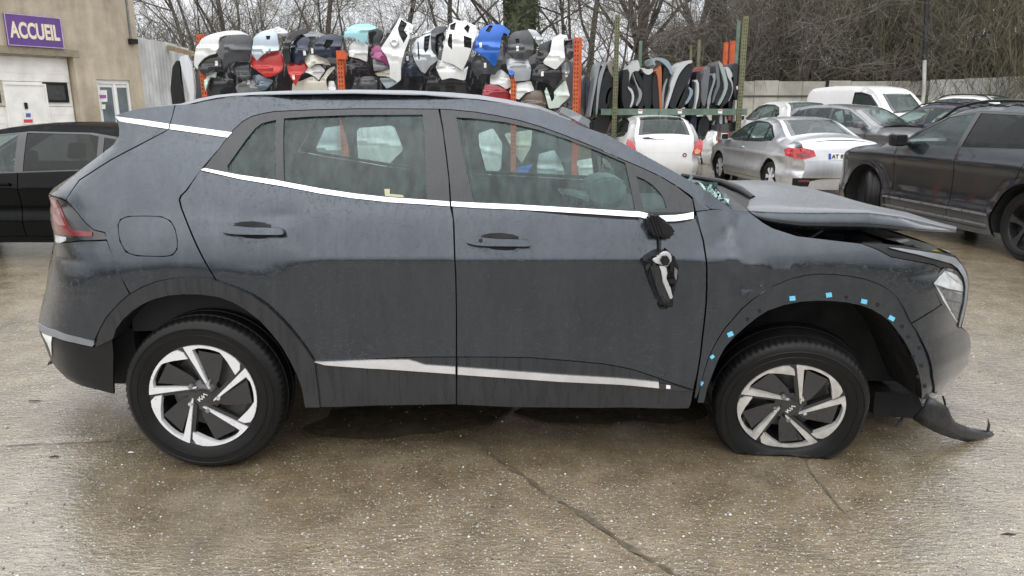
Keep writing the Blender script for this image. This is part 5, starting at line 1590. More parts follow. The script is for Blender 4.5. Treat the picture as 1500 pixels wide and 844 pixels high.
# sign
sg = bq([(4.5, 18), (88.5, 28), (91.5, 72), (9.5, 66)])
M_SIGN = mat('purple_board', (.115, .048, .225), rough=.4, vary=.15, scale=3)
sx0, sx1 = (sg[1][0] + sg[2][0]) / 2, (sg[0][0] + sg[3][0]) / 2
sz0, sz1 = (sg[2][1] + sg[3][1]) / 2, (sg[0][1] + sg[1][1]) / 2
sign = bprism('reception_sign', [(sx0, sz0), (sx0, sz1), (sx1, sz1), (sx1, sz0)], .01, .05, M_SIGN)
sign.parent = None
sign.matrix_world = Matrix.Translation(BC) @ Matrix.Rotation(bld.rotation_euler.z, 4, 'Z')
tag(sign, 'purple board with pale capital letters above the garage door', 'sign')
M_LET = mat('cream_letters', (.72, .66, .50), rough=.5, vary=.1)
e_ = .018
for a, b_, c, d_ in ((sx0, sx1, sz0, sz0 + e_), (sx0, sx1, sz1 - e_, sz1), (sx0, sx0 + e_, sz0 + e_, sz1 - e_), (sx1 - e_, sx1, sz0 + e_, sz1 - e_)):
    bprism('sign_border', [(a, c), (a, d_), (b_, d_), (b_, c)], .05, .056, mat('pale_edge', (.45, .36, .55), rough=.5), sign)
bw, bh = sx1 - sx0, sz1 - sz0
# lettering runs from the far end of the board (picture left) towards the corner
Mx = Matrix(((-1, 0, 0), (0, 0, _yo), (0, 1, 0))).to_4x4()
Mt = Matrix.Translation(((sx0 + sx1) / 2, .052 * _yo, sz0 + bh * .27)) @ Mx
tx_ = text('sign_lettering', 'ACCUEIL', bh * .68, M_LET, sign, Mt, .016, .006, 'CENTER')
# squeeze to the width of the board
bpy.context.view_layer.update()
wtx = tx_.dimensions.x
if wtx > 0:
    tx_.matrix_local = Mt @ Matrix.Diagonal((bw * .88 / wtx, 1, 1, 1))
# conduit and flood lamp near the corner
ca, cb = bwall(184, -6), bwall(191, 58)
cd_ = bprism('conduit', [(cb[0] - .02, cb[1]), (cb[0] - .02, 5.5), (cb[0] + .02, 5.5), (cb[0] + .02, cb[1])], 0, .045, M_STEEL)
lm = bprism('wall_lamp', bq([(187, 57), (197, 58), (197, 65), (188, 65)]), .0, .16, M_BLACK)
lm.parent = None
lm.matrix_world = Matrix.Translation(BC) @ Matrix.Rotation(bld.rotation_euler.z, 4, 'Z')
tag(lm, 'small black lamp at the lower end of a grey wall conduit', 'lamp')
# white profiled sheet wall running back from the corner
def sheet_wall(name, label, A, B, z0, z1a, z1b, pitch, m, cat='fence', amp=.03, ribs=True):
    A, B = Vector(A), Vector(B)
    L_ = (B - A).length; t = (B - A).normalized(); nrm = Vector((t.y, -t.x, 0))
    if nrm.y > 0: nrm = -nrm
    root = empty(name, A)
    tag(root, label, cat)
    n = int(L_ / 1.0) or 1
    for s in range(n):
        V, F = [], []
        a, b = s * L_ / n + .003, (s + 1) * L_ / n - .003
        k = max(4, int((b - a) / pitch) * 4)
        for i in range(k + 1):
            u = a + (b - a) * i / k
            h = amp * (1 if (i % 4) in (1, 2) else 0)
            p = A + t * u + nrm * h - A
            zt = z1a + (z1b - z1a) * u / L_ + .012 * ((s * 37) % 5 - 2)
            V += [(p.x, p.y, z0), (p.x, p.y, zt)]
        for i in range(k): F.append((2 * i, 2 * i + 2, 2 * i + 3, 2 * i + 1))
        o = mesh_obj('panel', V, F, m, root)
        md = o.modifiers.new('thickness', 'SOLIDIFY'); md.thickness = .008
    return root
M_SHEET = mat('grubby_white_sheet', (.52, .53, .52), rough=.5, vary=.3, scale=1.6)
wa = place(209, 20.3, 2); wb = place(283, 24.4, 2)
sheet_wall('sheet_wall', 'white ribbed sheet wall beside the beige building', (wa[0], wa[1], 0), (wb[0], wb[1], 0), 0, 3.50, 3.50, .25, M_SHEET)
wbm = prism_px('timber_beam', [(245, 66), (284, 76), (284, 83), (245, 73)], 19.3, 19.5, mat('weathered_timber', (.33, .25, .16), rough=.8))
tag(wbm, 'weathered timber beam along the top of the white sheet wall', 'beam')
# two car wings leaning on it
for poly, Y, c, lab in (([(252, 98), (258, 88), (263, 90), (262, 110), (266, 130), (270, 155), (252, 156), (249, 130)], 15.0, M_BLACK, 'black car wing leaning on the white sheet wall'),
                        ([(262, 84), (272, 80), (279, 92), (283, 112), (286, 135), (284, 156), (276, 156), (279, 140), (272, 120), (266, 104)], 14.6, P_SILVER, 'silver car wing standing next to the orange rack upright')):
    o = prism_px('car_wing', poly, Y, Y + .12, c, None, .02)
    tag(o, lab, 'car wing', 'spare car wings')

# ================================================================== rack of bumpers
M_ORANGE = mat('orange_rack_paint', (.50, .085, .022), rough=.55, vary=.35, scale=8)
RY = 10.85
rack = empty('bumper_rack', (-2.6, RY + .5, 0))
tag(rack, 'orange steel rack loaded with car bumpers behind the grey car', 'rack')
RPI = Matrix.Translation((2.6, -RY - .5, 0))
def rpart(o): o.matrix_parent_inverse = RPI; return o
def post(px, ytop, Y, w=.10, dep=.07, root=None, m=M_ORANGE, holes=True, z0=0.0, pf=None):
    x, _, zt = at(px, ytop, Y)
    bm = bmesh.new()
    add_box(bm, x - w / 2, x + w / 2, Y, Y + dep, z0, zt)
    o = pf(bm_obj('upright', bm, m, root))
    if holes:
        bm = bmesh.new()
        z = zt - .08
        while z > max(z0, .8):
            for s in (-.024, .024):
                add_box(bm, x + s - .008, x + s + .008, Y - .003, Y + .002, z - .016, z + .016)
            z -= .075
        h = bm_obj('slot_holes', bm, M_DARK, o); h['kind'] = 'stuff'
    return o
for px, yt in ((291, 50), (497, 74), (752, 108), (845, 55)):
    post(px, yt, {291: RY + .35, 497: RY - .25, 752: RY + .02, 845: RY - .2}[px], root=rack, pf=rpart, w=.12 if px == 497 else .10)
    post(px + 4, yt, RY + 1.0, root=rack, pf=rpart, holes=False)
x0_, x1_ = at(291, 100, RY)[0], at(845, 100, RY)[0]
for z in (.55, 1.55, 2.1):
    for y in (RY + .95, RY + 1.1):
        rpart(box('beam', x0_, x1_, y, y + .05, z - .06, z + .06, M_ORANGE, rack))
rpart(prism_px('bracket', [(494, 77), (507, 77), (507, 87), (494, 87)], RY - .32, RY - .2, M_ORANGE, rack))

def P4(name, c, metal=0.1, rough=.32): return paint(name, c, metal=metal, rough=rough, streak=.15, drops=0, dirt=0)
CL = dict(white=P4('bumper_white', (.66, .67, .66)), black=P4('bumper_black', (.016, .016, .018), .0, .4), dgrey=P4('bumper_dark_grey', (.050, .052, .056), .2, .4), grey=P4('bumper_grey', (.17, .175, .185), .3, .4),
          silver=P4('bumper_silver', (.38, .40, .42), .5), ice=P4('bumper_ice_blue', (.42, .49, .54), .4), red=P4('bumper_red', (.46, .035, .030)), dred=P4('bumper_dark_red', (.25, .018, .028)), navy=P4('bumper_navy', (.022, .028, .050), .3),
          bgrey=P4('bumper_blue_grey', (.11, .15, .19), .3), sky=P4('bumper_sky_blue', (.30, .55, .60)), purple=P4('bumper_purple', (.24, .045, .13), .2), cream=P4('bumper_cream', (.56, .54, .46)),
          blue=P4('bumper_blue', (.020, .105, .42), .3), brown=P4('bumper_brown', (.13, .10, .075), .2), mint=P4('bumper_mint', (.50, .58, .52)), beige=P4('bumper_beige', (.40, .37, .30)), copper=P4('door_copper', (.34, .11, .045), .3))
def zc1(l): return [(270 + u / 6.493, 20 + v / 6.493) for u, v in l]
def zc2(l): return [(400 + u / 6.493, 20 + v / 6.493) for u, v in l]
def zc3(l): return [(530 + u / 6.493, 10 + v / 6.493) for u, v in l]
def zc4(l): return [(660 + u / 5.275, 20 + v / 5.275) for u, v in l]
def same(l): return l
def bumper(col, poly, Y, label, holes=(), stick=None, cv=same, smooth=1, bow=1.0, top=1.0, nm='car_bumper', grp='bumpers piled on the orange rack'):
    Pq = cv(poly)
    Q = [xz(p[0], p[1], RY + Y) for p in Pq]
    H = [[xz(p[0], p[1], RY + Y) for p in cv(h)] for h in holes]
    if smooth: Q = smooth_poly(Q, True, smooth, .08)
    A = np.array(Q); c = A.mean(0); hw = (A.max(0) - A.min(0)) / 2
    def fn(x, z):
        u = (x - c[0]) / hw[0]; v = (z - c[1]) / hw[1]
        return RY + Y + bow * (.26 * hw[0] * u * u + .10 * hw[1] * np.minimum(0, v) ** 2) + top * .26 * hw[1] * np.maximum(0, v - .2) ** 2 - .035 * np.maximum(0, 1 - np.abs(v + .12 * u - cr) / .16) + .02 * np.clip((v - cr) * 4, -1, 1)
    cr = -.35 + .7 * ((len(label) * 37) % 10) / 10
    Sf = Surf(fn, 0)
    root = empty(nm, (c[0], RY + Y, A[:, 1].min()))
    tag(root, label, 'bumper', grp)
    pi = Matrix.Translation((-c[0], -RY - Y, -A[:, 1].min()))
    o = Sf.panel('shell', Q, CL[col], root, 0, H, .05, .04, rim=.05); o.matrix_parent_inverse = pi
    for h in H:
        hc = np.array(h).mean(0)
        g = Sf.panel('grille', [tuple(hc + (np.array(p) - hc) * 1.06) for p in h], M_BLACK, root, .035, step=.06, rim=0); g.matrix_parent_inverse = pi
        n = 4
        a = np.array(h); z0, z1 = a[:, 1].min(), a[:, 1].max(); x0, x1 = a[:, 0].min(), a[:, 0].max()
        if z1 - z0 > .15:
            bm = bmesh.new()
            for i in range(1, n):
                z = z0 + (z1 - z0) * i / n
                add_box(bm, x0 + .02, x1 - .02, Sf.s1(hc[0], z) + .012, Sf.s1(hc[0], z) + .03, z - .008, z + .008)
            b_ = bm_obj('slat', bm, M_DARK, g)
    if stick:
        (sx, sy), = cv([stick])
        x, z = xz(sx, sy, RY + Y)
        s = [(x - .022, z - .045), (x + .022, z - .04), (x + .02, z + .045), (x - .025, z + .04)]
        st = Sf.panel('sticker', s, M_WHITE, root, -.006, step=.05, rim=.005); st.matrix_parent_inverse = pi
    return root
B = bumper
B('white', [(65, 490), (75, 420), (100, 320), (150, 240), (230, 200), (300, 180), (400, 158), (490, 155), (550, 180), (580, 205), (470, 195), (380, 205), (330, 225), (318, 270), (325, 330), (300, 380), (240, 395), (180, 425), (125, 475), (100, 530)], .02, 'large white bumper at the left end of the pile', cv=zc1)
B('black', [(120, 485), (180, 425), (240, 395), (300, 380), (335, 430), (345, 515), (300, 530), (220, 565), (180, 590), (140, 550)], .06, 'black bumper with a white sticker below the large white one', stick=(300, 472), cv=zc1)
B('dgrey', [(330, 260), (350, 235), (430, 200), (560, 192), (612, 212), (628, 260), (602, 450), (500, 455), (430, 470), (365, 525), (358, 480), (372, 420), (378, 300)], -.02, 'wide dark grey bumper beside the large white one', cv=zc1)
B('dgrey', [(395, 505), (480, 462), (602, 455), (608, 560), (632, 600), (560, 648), (520, 600), (430, 548)], .10, 'dark grey bumper hanging below the wide dark grey one', cv=zc1)
B('ice', [(650, 220), (720, 170), (830, 138), (868, 200), (892, 345), (790, 365), (730, 405), (685, 447), (628, 370)], -.05, 'pale ice-blue bumper with a square opening above the red one', holes=[[(770, 210), (812, 208), (808, 246), (776, 246)]], cv=zc1)
B('silver', [(820, 140), (880, 120), (950, 148), (985, 185), (985, 212), (880, 218), (850, 170)], .25, 'rounded silver bumper end behind the ice-blue one', cv=zc1)
B('red', [(622, 395), (690, 440), (740, 395), (890, 345), (928, 430), (922, 548), (822, 602), (770, 602), (700, 548), (608, 490)], .04, 'bright red bumper under the ice-blue one', cv=zc1)
B('bgrey', [(635, 588), (700, 578), (832, 635), (815, 682), (770, 728), (735, 733), (710, 672), (640, 622)], .14, 'slate blue bumper corner below the bright red one', cv=zc1)
B('grey', [(475, 692), (560, 640), (640, 622), (700, 670), (735, 740), (500, 760)], .18, 'mid grey bumper with white sticker low down in the pile', stick=(608, 655), cv=zc1)
B('black', [(205, 790), (235, 590), (350, 550), (450, 575), (480, 790)], .22, 'matt black bumper low down beside the left orange upright', cv=zc1)
B('mint', [(185, 640), (215, 590), (285, 550), (290, 610), (240, 600), (215, 690), (195, 740)], .16, 'pale bumper tip showing right of the left orange upright', cv=zc1)
B('black', [(90, 310), (130, 220), (200, 160), (280, 138), (335, 152), (305, 182), (235, 205), (172, 262), (152, 330), (162, 400), (168, 472), (108, 482), (88, 420)], .0, 'black arched bumper right of the ice-blue one', cv=zc2)
B('navy', [(160, 340), (190, 258), (262, 190), (345, 240), (322, 320), (338, 362), (312, 398), (292, 452), (262, 478), (165, 468)], .05, 'navy bumper with white sticker inside the black arched one', stick=(302, 375), cv=zc2)
B('grey', [(262, 200), (330, 165), (430, 175), (500, 200), (440, 230), (380, 290), (340, 330), (320, 260)], .30, 'light grey bumper edge between the two navy ones', cv=zc2)
B('red', [(118, 488), (180, 470), (300, 452), (325, 510), (262, 592), (228, 645), (212, 690), (188, 640), (140, 562)], .08, 'red bumper ending in a point with a white sticker', stick=(198, 605), cv=zc2)
B('navy', [(378, 384), (348, 352), (400, 268), (450, 208), (550, 190), (655, 205), (636, 330), (605, 420), (540, 418), (460, 402)], -.04, 'navy bumper with a round fog lamp opening', holes=[[(480, 305), (502, 245), (570, 252), (545, 320), (505, 335)]], stick=(368, 354), cv=zc2)
B('cream', [(288, 435), (340, 388), (420, 400), (500, 428), (538, 492), (470, 478), (400, 480), (340, 518), (310, 475)], .06, 'cream bumper just below the navy one with the fog lamp opening', cv=zc2)
B('white', [(272, 555), (330, 512), (430, 485), (485, 540), (432, 635), (400, 600), (340, 568)], .12, 'white bumper wedge below the cream one', cv=zc2)
B('cream', [(150, 760), (165, 660), (255, 640), (380, 596), (440, 650), (520, 520), (568, 498), (572, 522), (512, 600), (502, 650), (525, 760)], .18, 'wide cream bumper at the bottom left of the middle upright', cv=zc2)
B('white', [(525, 640), (570, 632), (605, 760), (515, 760)], .22, 'small white bumper corner touching the middle orange upright', cv=zc2)
B('black', [(490, 520), (560, 500), (600, 560), (595, 640), (540, 640), (500, 640)], .26, 'black bumper scrap left of the middle orange upright', cv=zc2)
B('sky', [(668, 200), (700, 130), (780, 98), (900, 92), (972, 118), (972, 138), (905, 160), (897, 240), (867, 294), (800, 240), (720, 222), (668, 228)], -.06, 'light turquoise bumper right of the middle orange upright', cv=zc2)
B('white', [(718, 310), (760, 265), (830, 265), (898, 300), (892, 460), (820, 428), (718, 408)], .08, 'white bumper tucked under the turquoise one', cv=zc2)
B('black', [(690, 400), (780, 415), (880, 460), (925, 530), (800, 565), (735, 545), (690, 490)], .14, 'crumpled black bumper below the turquoise and white ones', cv=zc2)
B('dgrey', [(720, 760), (780, 630), (860, 596), (985, 596), (985, 760)], .10, 'dark grey bumper lying lowest right of the middle upright', cv=zc2)
B('black', [(900, 160), (970, 130), (1030, 160), (1040, 210), (985, 330), (960, 600), (925, 600), (900, 400), (912, 260)], .16, 'black bumper standing between the turquoise and the purple one', cv=zc2)
B('purple', [(85, 400), (110, 368), (160, 368), (225, 440), (255, 510), (265, 575), (200, 522), (88, 482)], -.02, 'purple bumper left of the white one with a round emblem', cv=zc3)
B('dgrey', [(145, 385), (240, 255), (335, 100), (352, 92), (305, 210), (205, 365)], .04, 'thin dark grey bumper leaning along the white emblem bumper', cv=zc3, smooth=0)
w_ = B('white', [(172, 390), (260, 268), (322, 160), (350, 92), (425, 150), (445, 200), (450, 290), (405, 420), (372, 560), (368, 692), (340, 718), (260, 672), (265, 562), (232, 470)], -.10, 'tall white bumper with a round emblem and a large grille', holes=[[(338, 205), (366, 112), (422, 155), (398, 220), (432, 272), (395, 345), (352, 262)]], stick=(308, 600), cv=zc3)
B('grey', [(95, 490), (200, 520), (268, 578), (190, 604), (115, 612)], .04, 'small grey bumper piece below the purple one', cv=zc3)
B('beige', [(115, 632), (250, 585), (295, 670), (345, 715), (240, 662), (150, 657)], .05, 'beige bumper strip under the white emblem bumper', cv=zc3)
B('ice', [(160, 680), (260, 668), (348, 716), (292, 755), (235, 780)], .08, 'pale blue bumper tip lowest under the white emblem bumper', cv=zc3)
B('navy', [(355, 662), (398, 540), (418, 440), (475, 480), (525, 570), (595, 655), (480, 664)], .10, 'navy bumper with white stickers right of the white emblem bumper', stick=(432, 488), cv=zc3)
B('silver', [(470, 430), (510, 305), (655, 238), (672, 400), (724, 505), (652, 562), (600, 635), (560, 612), (505, 520)], -.03, 'silver bumper with two tall dark slots', holes=[[(590, 280), (645, 264), (632, 400), (604, 440), (586, 400)], [(524, 335), (536, 330), (552, 500), (538, 500)]], cv=zc3)
B('dgrey', [(655, 250), (700, 182), (810, 182), (790, 232), (705, 265), (695, 400), (725, 500), (700, 512), (662, 420)], .0, 'dark grey curved bumper between the silver and the big white one', cv=zc3)
B('silver', [(448, 310), (560, 268), (705, 178), (645, 240), (520, 292), (458, 392)], .20, 'silver bumper edge above the slotted silver one', cv=zc3)
B('white', [(400, 200), (430, 140), (490, 175), (470, 280), (520, 250), (540, 270), (470, 310), (440, 300)], .18, 'white bumper scrap right of the grille of the emblem bumper', cv=zc3)
B('black', [(690, 260), (770, 225), (790, 300), (735, 380), (720, 480), (690, 400)], .14, 'black bumper inner face left of the big white one', cv=zc3)
B('white', [(645.5, 87), (651.7, 59), (657.8, 34.6), (668.6, 29.5), (681, 30), (697, 37), (699, 46), (694, 60), (691, 70), (685.6, 86), (677.5, 103), (664, 94.7), (647, 88.8)], -.10, 'big white front bumper with four dark lamp openings',
  holes=[[(658.6, 36), (667.8, 31.6), (665.5, 44), (659.4, 43)], [(655.5, 62), (657.8, 49), (662.4, 50), (662.4, 73), (656.3, 67)], [(679, 41), (684.6, 35), (688, 39), (685.6, 48.5)], [(679, 52), (691, 56), (690.3, 71), (680, 69)]], smooth=0)
B('white', [(637.8, 99), (641, 87), (647, 88.5), (664, 95.7), (677, 103.5), (685.6, 95.8), (681, 118), (660, 114), (647, 117.3)], .0, 'white bumper directly below the big white front one')
B('black', [(628, 104), (640, 98), (647, 118), (664, 114), (682, 118), (690, 140), (620, 140)], .16, 'black bumper under the two big white ones')
B('silver', [(688, 40), (700, 42), (703, 60), (697, 75), (690, 72), (694, 55)], .12, 'silver bumper edge between the big white and the blue one')
B('blue', [(172, 282), (200, 188), (240, 108), (300, 80), (400, 80), (462, 130), (440, 172), (392, 202), (380, 280), (350, 402), (330, 408), (280, 350), (220, 310)], -.12, 'bright blue bumper with a white sticker', holes=[[(270, 132), (300, 86), (328, 92), (300, 146)], [(388, 198), (410, 145), (440, 158), (420, 204)]], stick=(232, 242), cv=zc4)
B('dgrey', [(155, 402), (185, 318), (240, 322), (290, 358), (330, 408), (380, 330), (400, 228), (434, 260), (412, 350), (382, 422), (342, 474), (250, 464), (188, 484)], -.03, 'dark grey bumper with white sticker under the bright blue one', stick=(268, 400), cv=zc4)
B('dgrey', [(432, 302), (444, 178), (490, 138), (600, 122), (642, 200), (642, 302), (602, 348), (500, 342)], -.08, 'dark slate bumper right of the bright blue one', holes=[[(500, 195), (530, 190), (534, 225), (506, 228)]], stick=(518, 270), cv=zc4)
B('silver', [(596, 115), (660, 128), (718, 190), (684, 255), (652, 205), (622, 160)], .02, 'silver grey bumper end right of the dark slate one', cv=zc4)
B('silver', [(425, 350), (520, 338), (600, 358), (624, 420), (614, 514), (498, 524), (488, 470), (438, 430)], -.02, 'silver bumper with a blue corner below the dark slate one', cv=zc4)
B('blue', [(445, 440), (490, 425), (500, 450), (475, 490), (455, 470)], -.04, 'tiny blue bumper corner peeping out left of the silver one', cv=zc4)
B('white', [(450, 602), (500, 540), (620, 518), (650, 592), (580, 612), (530, 664), (488, 654)], .04, 'white bumper below the silver one with a blue corner', cv=zc4)
B('white', [(305, 480), (390, 428), (452, 480), (474, 562), (430, 584), (370, 548), (305, 548)], .10, 'white bumper corner right of the low orange upright', cv=zc4)
B('dred', [(245, 610), (268, 546), (340, 542), (432, 588), (495, 660), (400, 690), (330, 690), (245, 680)], .06, 'dark red bumper low down next to the roof of the grey car', cv=zc4)
B('brown', [(530, 690), (560, 636), (620, 598), (702, 588), (745, 682), (702, 740), (620, 740)], .06, 'brownish bumper low down right of the dark red one', cv=zc4)
B('white', [(718, 366), (768, 300), (788, 195), (840, 158), (905, 162), (874, 210), (884, 330), (888, 352), (812, 434), (724, 388)], -.12, 'white pentagonal bumper near the right orange upright', cv=zc4)
B('black', [(655, 345), (688, 238), (785, 195), (775, 300), (720, 368), (690, 374)], -.04, 'black bumper half behind the white pentagonal one', cv=zc4)
B('black', [(632, 442), (700, 372), (800, 432), (855, 400), (864, 502), (804, 582), (740, 534), (632, 514)], -.05, 'black bumper with a white sticker under the white pentagonal one', stick=(710, 465), cv=zc4)
B('dgrey', [(868, 212), (952, 188), (956, 330), (922, 362), (890, 322)], .04, 'dark bumper grille touching the right orange upright', cv=zc4, holes=[[(885, 215), (940, 200), (942, 235), (890, 245)]])
B('grey', [(848, 402), (902, 368), (925, 440), (884, 524), (858, 502)], .02, 'grey bumper strip with a white sticker by the right upright', stick=(895, 470), cv=zc4)
B('mint', [(798, 604), (892, 508), (925, 640), (832, 728), (760, 735), (726, 602), (742, 566), (782, 684), (802, 652)], .02, 'pale mint bumper lowest by the right orange upright', cv=zc4)
B('black', [(815, 735), (870, 690), (945, 675), (950, 800), (830, 800)], .08, 'black bumper piece at the foot of the right orange upright', cv=zc4)
# the lower tier, seen through the cabin
for col, q, lab in (('white', [(700, 196), (722, 188), (736, 210), (734, 248), (716, 258), (704, 230)], 'white bumper of the lower tier seen through the front side window'),
                    ('cream', [(738, 196), (780, 190), (778, 215), (764, 240), (752, 222)], 'cream bumper of the lower tier seen through the front side window'),
                    ('blue', [(744, 258), (758, 246), (782, 240), (772, 256), (758, 262)], 'blue bumper edge of the lower tier seen through the front side window'),
                    ('silver', [(790, 226), (812, 220), (822, 236), (830, 262), (790, 266), (786, 246)], 'silver bumper of the lower tier seen through the front side window'),
                    ('dgrey', [(770, 200), (812, 192), (838, 214), (836, 270), (770, 268)], 'dark grey bumper of the lower tier seen through the front side window'),
                    ('white', [(845, 236), (868, 232), (880, 262), (850, 268)], 'white bumper tip of the lower tier near the right orange upright'),
                    ('silver', [(455, 190), (500, 184), (512, 240), (470, 250), (450, 228)], 'silver bumper of the lower tier seen through the rear side window'),
                    ('white', [(520, 188), (575, 184), (590, 220), (560, 250), (524, 240)], 'white bumper of the lower tier seen through the rear side window')):
    B(col, q, .15 if col != 'dgrey' else .4, lab)
for i, (a, b_) in enumerate(((286, 345), (335, 400), (400, 450), (440, 500), (505, 560), (555, 640), (620, 700), (690, 760), (750, 842))):  # dark backing sheets added to fill the shaded gaps of the pile
    B('black', [(a, 96), ((a + b_) / 2, 56 + 8 * (i % 3)), (b_, 90), (b_ + 4, 190), (b_ - 2, 290), (a - 2, 290), (a - 4, 190)], .62 + .05 * (i % 2),
      ('dark backing added in the gap behind the large white one', 'dark backing added in the gap behind the ice-blue and red ones', 'dark backing added in the gap behind the black arched one', 'dark backing added in the gap behind the navy fog lamp one', 'dark backing added in the gap behind the turquoise one',
       'dark backing added in the gap behind the white emblem one', 'dark backing added in the gap behind the big white front one', 'dark backing added in the gap behind the bright blue one', 'dark backing added in the gap behind the white pentagonal one')[i])
# round emblem on the tall white bumper
x, z = xz(530 + 310 / 6.493, 10 + 343 / 6.493, RY - .1)
bm = bmesh.new(); lathe(bm, [(.03, .0), (.055, -.012), (.07, -.006), (.078, .01), (.08, .03)], 28); bmesh.ops.contextual_create(bm, geom=[e for e in bm.edges if len(e.link_faces) == 1][:28])
for v in bm.verts: v.co += Vector((x, RY - .125, z))
em = bm_obj('emblem', bm, P_SILVER, w_, True, R(50)); em.matrix_parent_inverse = Matrix.Translation(-w_.location)

# ================================================================== rack of car doors
M_GREENB = mat('green_rack_beam', (.105, .155, .12), rough=.6, vary=.3, scale=6)
M_OLIVE = mat('olive_rack_post', (.135, .138, .072), rough=.65, vary=.35, scale=8)
DY = 14.3
drk = empty('door_rack', (4.1, DY + .5, 0))
tag(drk, 'olive and green steel rack holding upright car doors', 'rack')
DPI = Matrix.Translation((-4.1, -DY - .5, 0))
def dpart(o): o.matrix_parent_inverse = DPI; return o
post(905, 22, DY - .12, .10, .08, drk, M_OLIVE, True, 0, dpart)
post(1093.5, 24, DY - .12, .11, .08, drk, M_OLIVE, True, 0, dpart)
post(1083, 30, DY + 1.1, .07, .07, drk, M_GREENB, False, 0, dpart)
post(1025, 58, DY + 1.3, .06, .06, drk, M_OLIVE, False, 0, dpart)
post(1013, 66, DY + 1.3, .04, .06, drk, M_OLIVE, False, 0, dpart)
post(1064.5, 62, DY + 1.6, .10, .08, drk, M_ORANGE, False, 0, dpart)
post(1074, 60, DY + 1.6, .12, .08, drk, M_ORANGE, False, 0, dpart)
post(939, 60, DY + 1.3, .07, .06, drk, M_GREENB, False, 0, dpart)
z_sh = at(985, 164, DY)[2]
xa_, xb_ = at(880, 164, DY)[0], at(1093, 164, DY)[0]
dpart(box('beam', xa_, xb_, DY - .08, DY - .02, z_sh - .07, z_sh + .07, M_GREENB, drk))
dpart(box('beam', xa_, xb_, DY + 1.1, DY + 1.16, z_sh - .07, z_sh + .07, M_GREENB, drk))
dpart(box('shelf', xa_, xb_, DY - .02, DY + 1.1, z_sh + .02, z_sh + .05, M_STEEL, drk))
for px in (938, 996, 1055):
    lb = dpart(prism_px('shelf_label', [(px - 3, 160.5), (px + 3, 160.5), (px + 3, 166.5), (px - 3, 166.5)], DY - .086, DY - .08, M_WHITE, drk))
    o = prism_px('print', [(px - 2.6, 161), (px + 2.6, 161), (px + 2.6, 162.8), (px - 2.6, 162.8)], DY - .089, DY - .086, M_PRINTR, lb); 
def za(l): return [(850 + u / 6.493, 70 + v / 6.493) for u, v in l]
def zb(l): return [(960 + u / 6.493, 70 + v / 6.493) for u, v in l]
M_INNER = mat('door_inner_trim', (.009, .010, .012), rough=.7)
def rdoor(col, skin, inner, label, cv, Y=0.0, dep=.85, grp='car doors standing in the green rack'):
    q = cv(skin)
    Q = smooth_poly([xz(p[0], p[1], DY + Y) for p in q], True, 1)
    cx = sum(p[0] for p in Q) / len(Q); z0 = min(p[1] for p in Q)
    root = empty('salvaged_door_shell', (cx, DY + Y, z0))
    tag(root, label, 'car door', grp)
    pi = Matrix.Translation((-cx, -DY - Y, -z0))
    # skin: the pressed edge, running back along the door with a slight bow
    def slab(nm, Q, y0, y1, m):
        P, T = triangulate(Q, (), .08, .08)
        n = len(P); ks = 5
        V = []
        for k in range(ks):
            t = k / (ks - 1)
            s = .05 * math.sin(t * 2.6)
            V += [(x - s + (.02 if k in (0, ks - 1) else 0) * 0, y0 + (y1 - y0) * t, z) for x, z in P]
        F = [tuple(t) for t in T] + [tuple(t + n * (ks - 1))[::-1] for t in T]
        for i, j in boundary_loops(T):
            for k in range(ks - 1): F.append((i + k * n, i + (k + 1) * n, j + (k + 1) * n, j + k * n))
        bm = bmesh.new(); vs = [bm.verts.new(v) for v in V]
        for f in F: bm.faces.new([vs[i] for i in f])
        o = bm_obj(nm, bm, m, root, True, R(45)); o.matrix_parent_inverse = pi
    slab('skin', Q, DY + Y, DY + Y + dep, DL[col])
    if inner:
        Qi = smooth_poly([xz(p[0], p[1], DY + Y + .03) for p in cv(inner)], True, 1)
        slab('inner_trim', Qi, DY + Y + .03, DY + Y + dep, M_INNER)
    return root
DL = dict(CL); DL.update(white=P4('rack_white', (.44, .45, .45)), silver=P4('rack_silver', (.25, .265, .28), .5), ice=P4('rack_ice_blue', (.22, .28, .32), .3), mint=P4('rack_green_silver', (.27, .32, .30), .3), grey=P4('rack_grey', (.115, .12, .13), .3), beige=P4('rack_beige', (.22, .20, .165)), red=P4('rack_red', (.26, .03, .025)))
D = rdoor
D('silver', [(155, 165), (185, 132), (192, 150), (152, 350), (112, 560), (97, 662), (84, 655), (99, 560), (129, 350)], [(190, 160), (230, 190), (180, 500), (160, 640), (110, 640), (150, 360)], 'leftmost silver car door edge in the green rack', za)
D('silver', [(172, 262), (236, 130), (252, 148), (203, 300), (178, 450), (163, 642), (144, 642), (158, 430)], [(205, 300), (300, 190), (310, 300), (265, 605), (168, 605), (182, 450)], 'second silver car door edge left of the olive post', za, .02)
D('navy', [(238, 525), (248, 440), (278, 380), (330, 358), (328, 376), (284, 402), (262, 470), (257, 542)], [(290, 200), (330, 180), (335, 590), (262, 590), (270, 470)], 'dark navy car door with a curved edge left of the olive post', za, .05)
D('beige', [(258, 192), (268, 130), (335, 112), (352, 150), (318, 158), (300, 172), (328, 290), (312, 290)], None, 'greyish door frame hooked over the navy door', za, .04)
D('white', [(452, 368), (500, 398), (517, 480), (492, 560), (468, 572), (495, 490), (488, 432), (455, 388)], [(400, 215), (470, 200), (462, 350), (500, 420), (490, 580), (395, 580)], 'white car door with a bowed lower edge right of the olive post', za)
D('silver', [(495, 218), (540, 350), (592, 420), (582, 490), (542, 560), (524, 545), (560, 470), (555, 410), (508, 290)], [(500, 225), (560, 230), (640, 420), (600, 580), (540, 580), (590, 480), (595, 420)], 'silver car door with a bent edge beside the bowed white one', za, .03)
